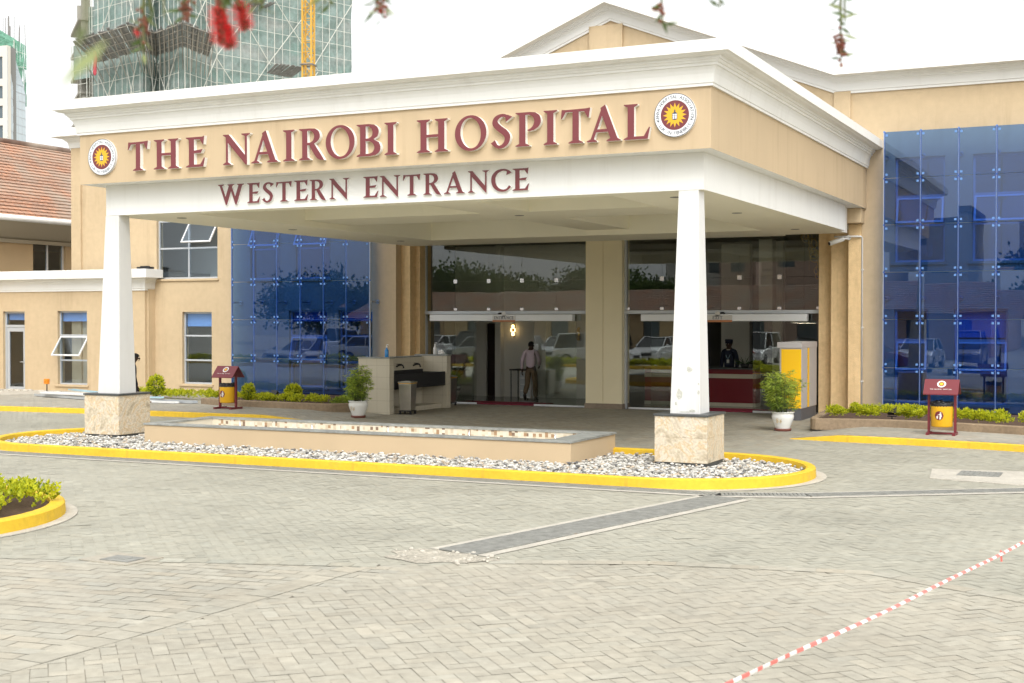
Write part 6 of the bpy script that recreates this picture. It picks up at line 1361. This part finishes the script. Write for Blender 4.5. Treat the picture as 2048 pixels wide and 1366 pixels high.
def net_top(a, b, za, zb_, z0a, z0b):
    n = 10
    for i in range(n):
        u, v = i / n, (i + 1) / n; p, r_ = a.lerp(b, u), a.lerp(b, v)
        for j in range(5):
            f0, f1 = j / 5, (j + 1) / 5; L0 = lambda w, ff: (z0a + (z0b - z0a) * w) * (1 - ff) + (za + (zb_ - za) * w) * ff
            o = lambda: random.gauss(0, .05); mb.add([(p.x, p.y + o(), L0(u, f0)), (r_.x, r_.y + o(), L0(v, f0)), (r_.x, r_.y + o(), L0(v, f1)), (p.x, p.y + o(), L0(u, f1))], [(0, 1, 2, 3)])
net_top(q[0], q[1], zl(-40), zl(62), zl(97), zl(105)); net_top(q[1], q[2], zl(62), zl(75), zl(200), zl(200)); mb.build('netting', M_net_g, t)
mb = MB(); scaffold([q[0], q[1], q[2]], zl(180), zl(66), mb, 1.1, 1.35, .025, .2, False); mb.build('scaffolding', M_pole, t, weld=False)
mb = MB()
for px in (3, 9, 14, 20, 21.5, 23, 31, 40, 42, 54): p = gpt(px, DB + 5); mb.tube((p.x, p.y, zl(110)), (p.x + random.gauss(0, .08), p.y, zl(random.uniform(5, 40))), .035 if not 19 < px < 24 else .07, n=5)
mb.build('rebar', mat('rebar', (.2, .19, .18), .8), t)
# ---------------------------------------------------------------- bottlebrush tree overhead, near the camera
M_red_f = mat('red_filament', (.85, .075, .10), .5, trans_leaf=.4); M_bud = mat('bud_brown', (.22, .08, .05), .8); L_bb = [leafm('bottlebrush_leaf', (.10, .15, .05)), leafm('bottlebrush_leaf_pale', (.25, .29, .12))]
t = thing('bottlebrush_tree', 'bottlebrush tree overhanging the top of the view with red brush flowers and drooping twigs', 'tree', (2.6, -1.4, 0))
b = MB(); b.path([(2.6, -1.4, -.05), (2.55, -1.35, 1.2), (2.35, -1.1, 2.6), (2.0, -.6, 3.6), (1.2, .3, 4.3)], [.2, .15, .13, .1, .06], 12); b.build('trunk', M_bark, t)
def hang(px, py, d): return far(px, py, d)
LIMB = [(1.2, .3, 4.3), (.4, 1.3, 4.35), (-.6, 2.2, 4.15), (-1.5, 2.9, 3.9), (-2.3, 3.3, 3.7)]
def limb_pt(u): 
    i = min(int(u * 4), 3); return Vector(LIMB[i]).lerp(Vector(LIMB[i + 1]), u * 4 - i)
lb = MB(); LIMB = [(1.2, .3, 4.3), (.4, 1.3, 4.35), (-.6, 2.2, 4.15), (-1.5, 2.9, 3.9), (-2.3, 3.3, 3.7)]; lb.path(LIMB, [.06, .045, .03, .02, .012], 8); lb.path([(.4, 1.3, 4.35), (.9, 2.4, 4.2), (.9, 3.2, 3.95), (.6, 3.9, 3.7)], [.035, .025, .018, .01], 8)
lb.path([(-.6, 2.2, 4.15), (-.5, 3.0, 3.9), (-.3, 3.4, 3.7)], [.025, .016, .01], 8); [lb.path([far(px, -240, d), far(px + 60, -330, d - .2), Vector(tgt)], [.006, .009, .014], 6) for px, d, tgt in ((1300, 3.0, (-.3, 3.4, 3.7)), (1420, 2.9, (-.3, 3.4, 3.7)), (1678, 3.6, (.6, 3.9, 3.7)), (752, 2.9, limb_pt(.8)), (288, 3.0, limb_pt(.97)), (385, 3.0, limb_pt(.95)), (320, 3.0, limb_pt(.96)), (655, 2.8, limb_pt(.8)))]; lb.build('limb', M_bark, t)
tw = MB(); fo = MB()
def twig(tip, start, leaves=14, spread=.05, r=.0035, from_=.45):
    tip, start = Vector(tip), Vector(start); mid = start.lerp(tip, .5) + Vector((tip.x - start.x, tip.y - start.y, 0)) * .15; P = [start, start.lerp(mid, .5) + Vector((0, 0, .05)), mid, mid.lerp(tip, .5), tip]; tw.path(P, [r * 2, r * 1.6, r * 1.3, r, r * .6], 6)
    for k in range(leaves):
        u = from_ + (1 - from_) * k / max(1, leaves - 1); c = mid.lerp(tip, (u - .5) * 2) if u > .5 else start.lerp(mid, u * 2); a = random.random() * 6.28; fo.leaf(c, Vector((math.cos(a), math.sin(a), random.uniform(-.9, .4))), random.uniform(.03, .055), .009, random.choice((0, 0, 1)))
    return P
twig(hang(287, 105, 3.0), far(288, -260, 3.0), 16, from_=.75); twig(hang(366, 34, 3.0), far(385, -260, 3.0), 7, from_=.7); twig(hang(328, 34, 3.0), far(320, -260, 3.0), 5, from_=.8); twig(hang(765, 36, 2.9), far(752, -260, 2.9), 10, from_=.75); twig(hang(758, 22, 2.9), far(752, -260, 2.9), 6, from_=.7)
twig(hang(1326, 50, 3.0), far(1300, -260, 3.0), 9, from_=.7); twig(hang(1440, 15, 2.8), far(1420, -260, 2.9), 6, from_=.7); twig(hang(1682, 122, 3.6), far(1678, -260, 3.6), 26, from_=.6); twig(hang(650, 6, 2.8), far(655, -260, 2.8), 6, from_=.7)
for k in range(40):   # leafy sprays above the view, along the limbs
    u = random.uniform(.25, 1); s = limb_pt(u); e = s + Vector((random.gauss(0, .25), random.gauss(0, .2), random.uniform(-.25, .45))); 
    if px_of(e)[1] > -60 and px_of(e)[2] > 0: continue
    twig(e, s, 12, from_=.3)
for k in range(9):
    x = random.choice((440, 455, 470, 490, 505, 520, 415)) + random.uniform(-8, 8); twig(far(x, random.uniform(-8, 20), random.uniform(2.9, 3.1)), far(x + random.uniform(-20, 20), -240, 3.0), 12, from_=.6)
for x, y in ((372, 30), (300, 20), (660, 10), (752, 18), (1690, 40)): twig(far(x, y, 3.0), far(x + random.uniform(-12, 12), -240, 3.0), 9, from_=.7)
# blurred twig close by on the left
c0, c1 = far(172, 40, 1.15), far(112, 215, 1.05); tw.path([limb_pt(.9), far(172, -150, 1.6), c0, c0.lerp(c1, .5)], [.004, .003, .002, .001], 6)
fo.leaf(far(216, 78, 1.12), far(120, 222, 1.04) - far(216, 78, 1.12), (far(120, 222, 1.04) - far(216, 78, 1.12)).length, .014, 1, up=FW); fo.leaf(c0, far(150, 150, 1.12) - c0, .04, .01, 0, up=FW)
def brush(px, py, d, length, rad, tilt, cut=0):
    c = far(px, py, d); ax = (Vector((0, 0, -1)) + RT * tilt).normalized(); top = c - ax * length * .5; f = MB(); core = MB(); core.path([top - ax * .06, top, top + ax * length * .9], [.004, .006, .003], 6)
    u0 = ax.orthogonal().normalized(); w0 = ax.cross(u0)
    for k in range(560):
        s = random.random(); a = random.random() * 6.28; dr = u0 * math.cos(a) + w0 * math.sin(a); p = top + ax * length * s; l_ = rad * random.uniform(.75, 1.1) * (1 if .08 < s < .92 else .8); e = p + (dr + ax * random.gauss(.12, .18)).normalized() * l_; sd = ax.cross(dr) * .0006
        f.add([p - sd, p + sd, e + sd, e - sd], [(0, 1, 2, 3)])
    for k in range(50): s = random.random(); a = random.random() * 6.28; core.sphere(top + ax * length * s + (u0 * math.cos(a) + w0 * math.sin(a)) * .006, .005, 6, 4)
    core.build('flower_spike', M_bud, t, weld=False); o = f.build('flower', M_red_f, t, weld=False); return top - ax * .06
s = brush(440, 50, 3.0, .082, .030, .12); twig(s, limb_pt(.88), 10, from_=.7); s = brush(456, 72, 3.05, .05, .024, .2)
s = brush(485, 31, 3.02, .062, .026, .25); twig(s, limb_pt(.87), 10, from_=.7)
tw.build('twig', M_stem, t, weld=False); fo.build('foliage', L_bb, t, weld=False)
for px, py, d in ((372, 26, 3.0), (376, 22, 3.0), (288, 60, 3.0), (286, 45, 3.0), (1680, 78, 3.6), (1682, 92, 3.6), (1681, 105, 3.6), (1318, 22, 3.0), (764, 12, 2.9)):
    c = far(px, py, d); bud = MB()
    for k in range(14): q = Vector((random.gauss(0, .006), random.gauss(0, .006), random.gauss(0, .012))); bud.sphere(c + q, .0045, 6, 4)
    bud.build('seed_capsule', M_bud, t, weld=False)
for px, py, d in ((274, 66, 3.0), (1684, 90, 3.6), (764, 20, 2.9)):
    c = far(px, py, d); f = MB()
    for k in range(45): v = Vector((random.gauss(0, 1), random.gauss(0, 1), random.gauss(0, 1))).normalized(); sd = v.orthogonal().normalized() * .0006; e = c + v * random.uniform(.006, .012); f.add([c - sd, c + sd, e + sd, e - sd], [(0, 1, 2, 3)])
    f.build('flower', M_red_f, t, weld=False)
# ---------------------------------------------------------------- what stands behind the camera (seen mirrored in the glass)
def obj_col_mat():
    m = mat('car_paint', (.7, .7, .7), .25, spec=.5, coat=.6); nt = m.node_tree; oi = nt.nodes.new('ShaderNodeObjectInfo'); nt.links.new(oi.outputs['Color'], nt.nodes['Principled BSDF'].inputs['Base Color']); return m
M_car = obj_col_mat(); M_cglass = mat('car_glass', (.015, .018, .02), .05, spec=.7); M_tyre = mat('tyre', (.015, .015, .015), .9); M_rim = mat('wheel_rim', (.4, .4, .42), .3, metal=.8); M_hl = mat('headlight_glass', (.7, .72, .75), .1, spec=.6); M_tl = mat('tail_light', (.4, .01, .01), .2)
def make_car(van=0):
    t = thing('parked_car', 'x', 'car'); L_, Wd = 4.4, .86
    low = [(-2.2, .32), (-2.22, .6), (-2.12, .86), (-1.5, .95), (-.6, .96), (.9, .95), (1.6, .86), (2.12, .68), (2.22, .46), (2.18, .28)]
    def loft(prof_bot, prof_top, hw_b, hw_t, m, name, parent):
        b = MB(); n = len(prof_bot)
        return b
    b = MB(); sec = []
    for (x, z) in low: sec.append((x, z))
    n = len(sec); ring = lambda y, s: [(x * (1 - .03 * s), y, z - (.04 * s if z > .5 else 0)) for x, z in sec]
    ys = [(-Wd, 1), (-Wd + .05, 0), (Wd - .05, 0), (Wd, 1)]; vs = []
    for y, s in ys: vs += ring(y, s)
    b.add(vs, [(k * n + i, k * n + (i + 1) % n, (k + 1) * n + (i + 1) % n, (k + 1) * n + i) for k in range(3) for i in range(n)], 0, False); b.add(vs[:n], [tuple(range(n))]); b.add(vs[-n:], [tuple(range(n - 1, -1, -1))])
    body = b.build('body', M_car, t, bevel=.06, seg=3)
    top = 1.46 + van * .28; x0, x1, x2, x3 = (-1.75, -1.25, .25, 1.15) if not van else (-2.1, -1.85, .55, 1.35)
    b = MB(); P = lambda x, y, z: (x, y, z)
    for hw, z, a, c in ((Wd - .06, .93, x0, x3), (Wd - .20, top - .05, x1, x2)): b.v += [(a, -hw, z), (c, -hw, z), (c, hw, z), (a, hw, z)]
    b.f += [(0, 1, 5, 4), (1, 2, 6, 5), (2, 3, 7, 6), (3, 0, 4, 7)]; b.m += [0] * 4; b.sm += [False] * 4; b.build('windows', M_cglass, t)
    b = MB(); hw = Wd - .19; b.box(x1 - .03, x2 + .05, -hw, hw, top - .055, top); 
    for s in (-1, 1):
        for (xa, xb) in ((x0, x1), (x3, x2), (-.35, -.4)): b.path([(xa, s * (Wd - .05), .94), (xb, s * (Wd - .19), top - .03)], .035, 6)
    b.build('roof', M_car, t, bevel=.03)
    for x in (-1.35, 1.38):
        for s in (-1, 1):
            b = MB(); y = s * (Wd - .08); b.tube((x, y - .1, .32), (x, y + .1, .32), .32, n=20); w = b.build('wheel', M_tyre, t); b = MB(); b.tube((x, y - .105, .32), (x, y + .105, .32), .2, n=14); b.build('rim', M_rim, w)
    for s in (-1, 1):
        b = MB(); b.sphere((2.06, s * .62, .68), (.14, .2, .09), 10, 8); b.build('headlight', M_hl, t); b = MB(); b.sphere((-2.12, s * .66, .78), (.08, .16, .09), 10, 8); b.build('tail_light', M_tl, t); b = MB(); b.sphere((.72, s * (Wd + .06), 1.0), (.07, .09, .06), 8, 6); b.build('mirror', M_car, t)
    b = MB(); b.box(2.19, 2.225, -.45, .45, .42, .58); b.build('grille', M_black, t)
    return t
P1_, P2_ = make_car(0), make_car(1)
cols = {'white': (.75, .75, .75), 'silver': (.42, .43, .44), 'black': (.015, .015, .017), 'grey': (.12, .125, .13), 'dark blue': (.02, .035, .09), 'dark red': (.18, .012, .015)}
def car(proto, first, x, y, rz, colr, label):
    r = proto if first else copy_tree(proto); r.location = (x, y, 0); r.rotation_euler.z = rz; r['label'] = label; r['group'] = 'cars parked across the drive'
    for c in r.children: c.color = (*cols[colr], 1)
# row facing the building, then one standing side-on nearer
row = [(-48, 'silver', 0), (-45.2, 'white', 1), (-42.3, 'black', 0), (-39.5, 'white', 0), (-36.6, 'grey', 1), (-33.7, 'white', 0), (-30.9, 'silver', 0), (-28, 'black', 1), (-25.1, 'white', 0), (-22.2, 'dark blue', 0), (-19.3, 'white', 1), (-16.4, 'black', 0), (-13.5, 'silver', 0), (-10.6, 'white', 0), (-7.7, 'grey', 1)]
f = [True, True]
for i, (x, c, v) in enumerate(row):
    nb = row[i - 1][1] if i else 'none'; nx = row[i + 1][1] if i < len(row) - 1 else 'none'
    car((P1_, P2_)[v], f[v], x, -3.6 + random.uniform(-.3, .3), R(90) + random.gauss(0, .02), c, f'{c} {"van" if v else "saloon"} mirrored in the rear parked row, ' + (f'first before the {nx} one' if nb == 'none' else f'last after the {nb} one' if nx == 'none' else f'between a {nb} and a {nx} one')); f[v] = False
for (x, y, c, v, l) in ((-38, 2.6, 'white', 0, 'white saloon parked side-on, leftmost of the front row mirrored in the glass doors'), (-32.4, 2.4, 'silver', 0, 'silver saloon parked side-on between the white ones mirrored in the left doors'), (-26.3, 2.5, 'white', 1, 'white van parked side-on, mirrored between the two sets of doors'), (-20.3, 2.4, 'white', 0, 'white saloon parked side-on, mirrored in the right glass doors'), (-12.2, 2.2, 'dark red', 0, 'dark red saloon parked side-on, mirrored in the right glass screen')):
    car((P1_, P2_)[v], False, x, y, R(random.choice((0, 180))), c, l)
mb = MB()
b_ = MB(); b_.box(-52, -16.5, 5.6, 5.76, -.02, .15); tag(b_.build('kerb', M_yellow, origin=(-34, 5.6, 0), bevel=.02), 'yellow kerb of the strip before the parked cars, mirrored in the glass', 'kerb')
hedge_bush((-52, 5.1), (-16.8, 5.1), .5, .4, 'low yellow-green hedge strip before the parked cars, mirrored in the glass', 6000, .0, group='low clipped hedge clumps along the facade', ln=.16)
M_pinkw = mat('pink_render', (.50, .36, .29), .85, big=(.3, .08)); M_greyw = mat('pale_render', (.55, .54, .5), .85, big=(.3, .06))
def block(name, x0, x1, y0, y1, h, m, label, tiled, storeys, rise=1.9):
    t = thing(name, label, 'building', ((x0 + x1) / 2, y1, 0)); n = int((x1 - x0) / 3.4); ops = []; hs = h / storeys
    for i in range(n):
        for s in range(storeys): cx = x0 + (i + .5) * (x1 - x0) / n; ops.append((cx - .7, cx + .7, s * hs + .9, s * hs + min(2.4, hs - .4)))
    b = MB(); wall_cells(b, x0, x1, 0, h, 0, .3, ops); b.v = [(p[0], y1 - p[1], p[2]) for p in b.v]; b.box(x0, x0 + .3, y0, y1 - .3, 0, h); b.box(x1 - .3, x1, y0, y1 - .3, 0, h); b.box(x0, x1, y0 - .3, y0, 0, h); b.build('wall', m, t)
    for (a, c, d, e) in ops: w = MB(); w.box(a, c, y1 - .2, y1 - .16, d, e); w.build('window', bpy.data.materials['dim_glass'], t)
    b = MB(); uvs = []
    if tiled: yc = (y0 + y1) / 2; tiled_slope(b, uvs, (x1 + .7, y1 + .8, h), (x0 - .7, y1 + .8, h), (x0 - .7, yc, h + rise), (x1 + .7, yc, h + rise), 16); tiled_slope(b, uvs, (x0 - .7, y0 - .8, h), (x1 + .7, y0 - .8, h), (x1 + .7, yc, h + rise), (x0 - .7, yc, h + rise), 16); build_uv(b, uvs, 'roof', M_tiles, t)
    else: b.box(x0 - .3, x1 + .3, y0 - .3, y1 + .3, h + .001, h + .5); b.build('roof', M_roofgrey, t)
block('tiled_building', -60, -33, -40, -30, 2.9, M_tan_old, 'low tan building with a long clay tile roof mirrored in the left glass', True, 1)
block('apartment_building', -30, -21, -54, -44, 9, M_pinkw, 'pink rendered block of flats mirrored in the upper glass over the right doors', False, 3)
block('tiled_building', -29, -8, -28, -19, 2.9, M_pinkw, 'low pink building with a clay tile roof mirrored in the right glass doors', True, 1)
block('apartment_building', -9, 8, -62, -50, 22, M_greyw, 'tall pale block of flats mirrored in the right blue glass', False, 8)
block('apartment_building', -46, -39, -74, -66, 9.5, M_greyw, 'narrow pale block of flats mirrored above the left doors', False, 3)
block('apartment_building', -19, -13, -60, -50, 11, M_greyw, 'slim pale block of flats right of the pink flats in the mirrored view', False, 4)
block('apartment_building', -37, -33.5, -62, -55, 12, M_pinkw, 'narrow pink tower block mirrored above the right half of the left doors', False, 4)
def tree(loc, h, r, label):
    t = thing('tree', label, 'tree', loc, 'trees across the drive mirrored in the glass'); P = Vector(loc); b = MB(); b.path([P, P + Vector((.1, 0, h * .3)), P + Vector((0, .1, h * .6)), P + Vector((0, 0, h * .85))], [.25, .2, .12, .04], 8); b.build('trunk', M_bark, t); f = MB()
    for _ in range(110):
        v = Vector((random.gauss(0, 1), random.gauss(0, 1), random.gauss(0, 1))).normalized() * random.uniform(.4, 1); c = P + Vector((v.x * r, v.y * r, h * .62 + v.z * h * .30)); m0 = random.choice((0, 0, 1, 2))
        for k in range(95): q = Vector((random.gauss(0, 1), random.gauss(0, 1), random.gauss(0, 1))); f.leaf(c + q * r * .13, q, .34, .24, m0)
    f.build('crown', L_dark, t, weld=False)
TREES = [(-78, -50, 7.5, 5, 'broad low tree beyond the left end of the mirrored tiled roof'), (-70, -47, 6.5, 4.2, 'small low tree beyond the left end of the mirrored tiled roof'), (-62, -50, 8, 5, 'tallest tree above the left part of the mirrored tiled roof'), (-54, -48, 6.8, 4.4, 'rounded tree above the left half of the mirrored tiled roof'),
         (-47, -51, 7.6, 5, 'wide tree above the middle of the mirrored tiled roof'), (-41, -47, 6.2, 3.6, 'short tree above the right half of the mirrored tiled roof'), (-6, -36, 6.5, 3.4, 'smaller tree before the mirrored tall pale flats'), (0, -36, 7.5, 4, 'broad tree before the right half of the mirrored tall pale flats')]
for x, y, h, r, l in TREES: tree((x, y, 0), h, r, l)
# ---------------------------------------------------------------- daylight, camera
SUN_EL, SUN_AZ = 48.0, 150.0        # bright overcast; azimuth clockwise from +Y
w = bpy.data.worlds.new('World'); scene.world = w; w.use_nodes = True; nt = w.node_tree; N = nt.nodes; L = nt.links; bg = N['Background']
sky = N.new('ShaderNodeTexSky'); sky.sky_type = 'NISHITA'; sky.sun_disc = False; sky.sun_elevation = R(SUN_EL); sky.sun_rotation = R(SUN_AZ); sky.air_density = 1.0; sky.dust_density = 6.0; sky.ozone_density = 1.0
hs = N.new('ShaderNodeHueSaturation'); hs.inputs['Saturation'].default_value = .12; L.new(sky.outputs[0], hs.inputs['Color'])
mx = N.new('ShaderNodeMix'); mx.data_type = 'RGBA'; mx.inputs[0].default_value = .3; L.new(hs.outputs[0], mx.inputs[6]); mx.inputs[7].default_value = (10.3, 10.4, 10.2, 1); L.new(mx.outputs[2], bg.inputs[0]); bg.inputs[1].default_value = .15
sd = bpy.data.lights.new('sun', 'SUN'); sd.energy = .7; sd.angle = R(40); sd.color = (1, .965, .90); so = bpy.data.objects.new('sun', sd); COL.objects.link(so)
az = R(SUN_AZ); el = R(SUN_EL); dirv = Vector((math.sin(az) * math.cos(el), math.cos(az) * math.cos(el), math.sin(el))); so.rotation_euler = (-dirv).to_track_quat('-Z', 'Y').to_euler(); so.location = dirv * 60
cd = bpy.data.cameras.new('camera'); cd.sensor_width = 36; cd.lens = 36 * F_PX / 2048; cd.clip_start = .05; cd.clip_end = 3000
cam = bpy.data.objects.new('camera', cd); COL.objects.link(cam); cam.location = (0, 0, CAM_H); cam.rotation_euler = (R(90) - PH, 0, TH)
cd.dof.use_dof = True; cd.dof.focus_distance = 26; cd.dof.aperture_fstop = 4.5
scene.camera = cam
scene.view_settings.view_transform = 'Standard'; scene.view_settings.look = 'None'; scene.view_settings.gamma = 1; scene.view_settings.exposure = .66
cy = scene.cycles; cy.max_bounces = 12; cy.diffuse_bounces = 8; cy.glossy_bounces = 4; cy.transmission_bounces = 4; cy.transparent_max_bounces = 32; cy.caustics_reflective = False; cy.caustics_refractive = False; cy.sample_clamp_indirect = 6; cy.use_denoising = True
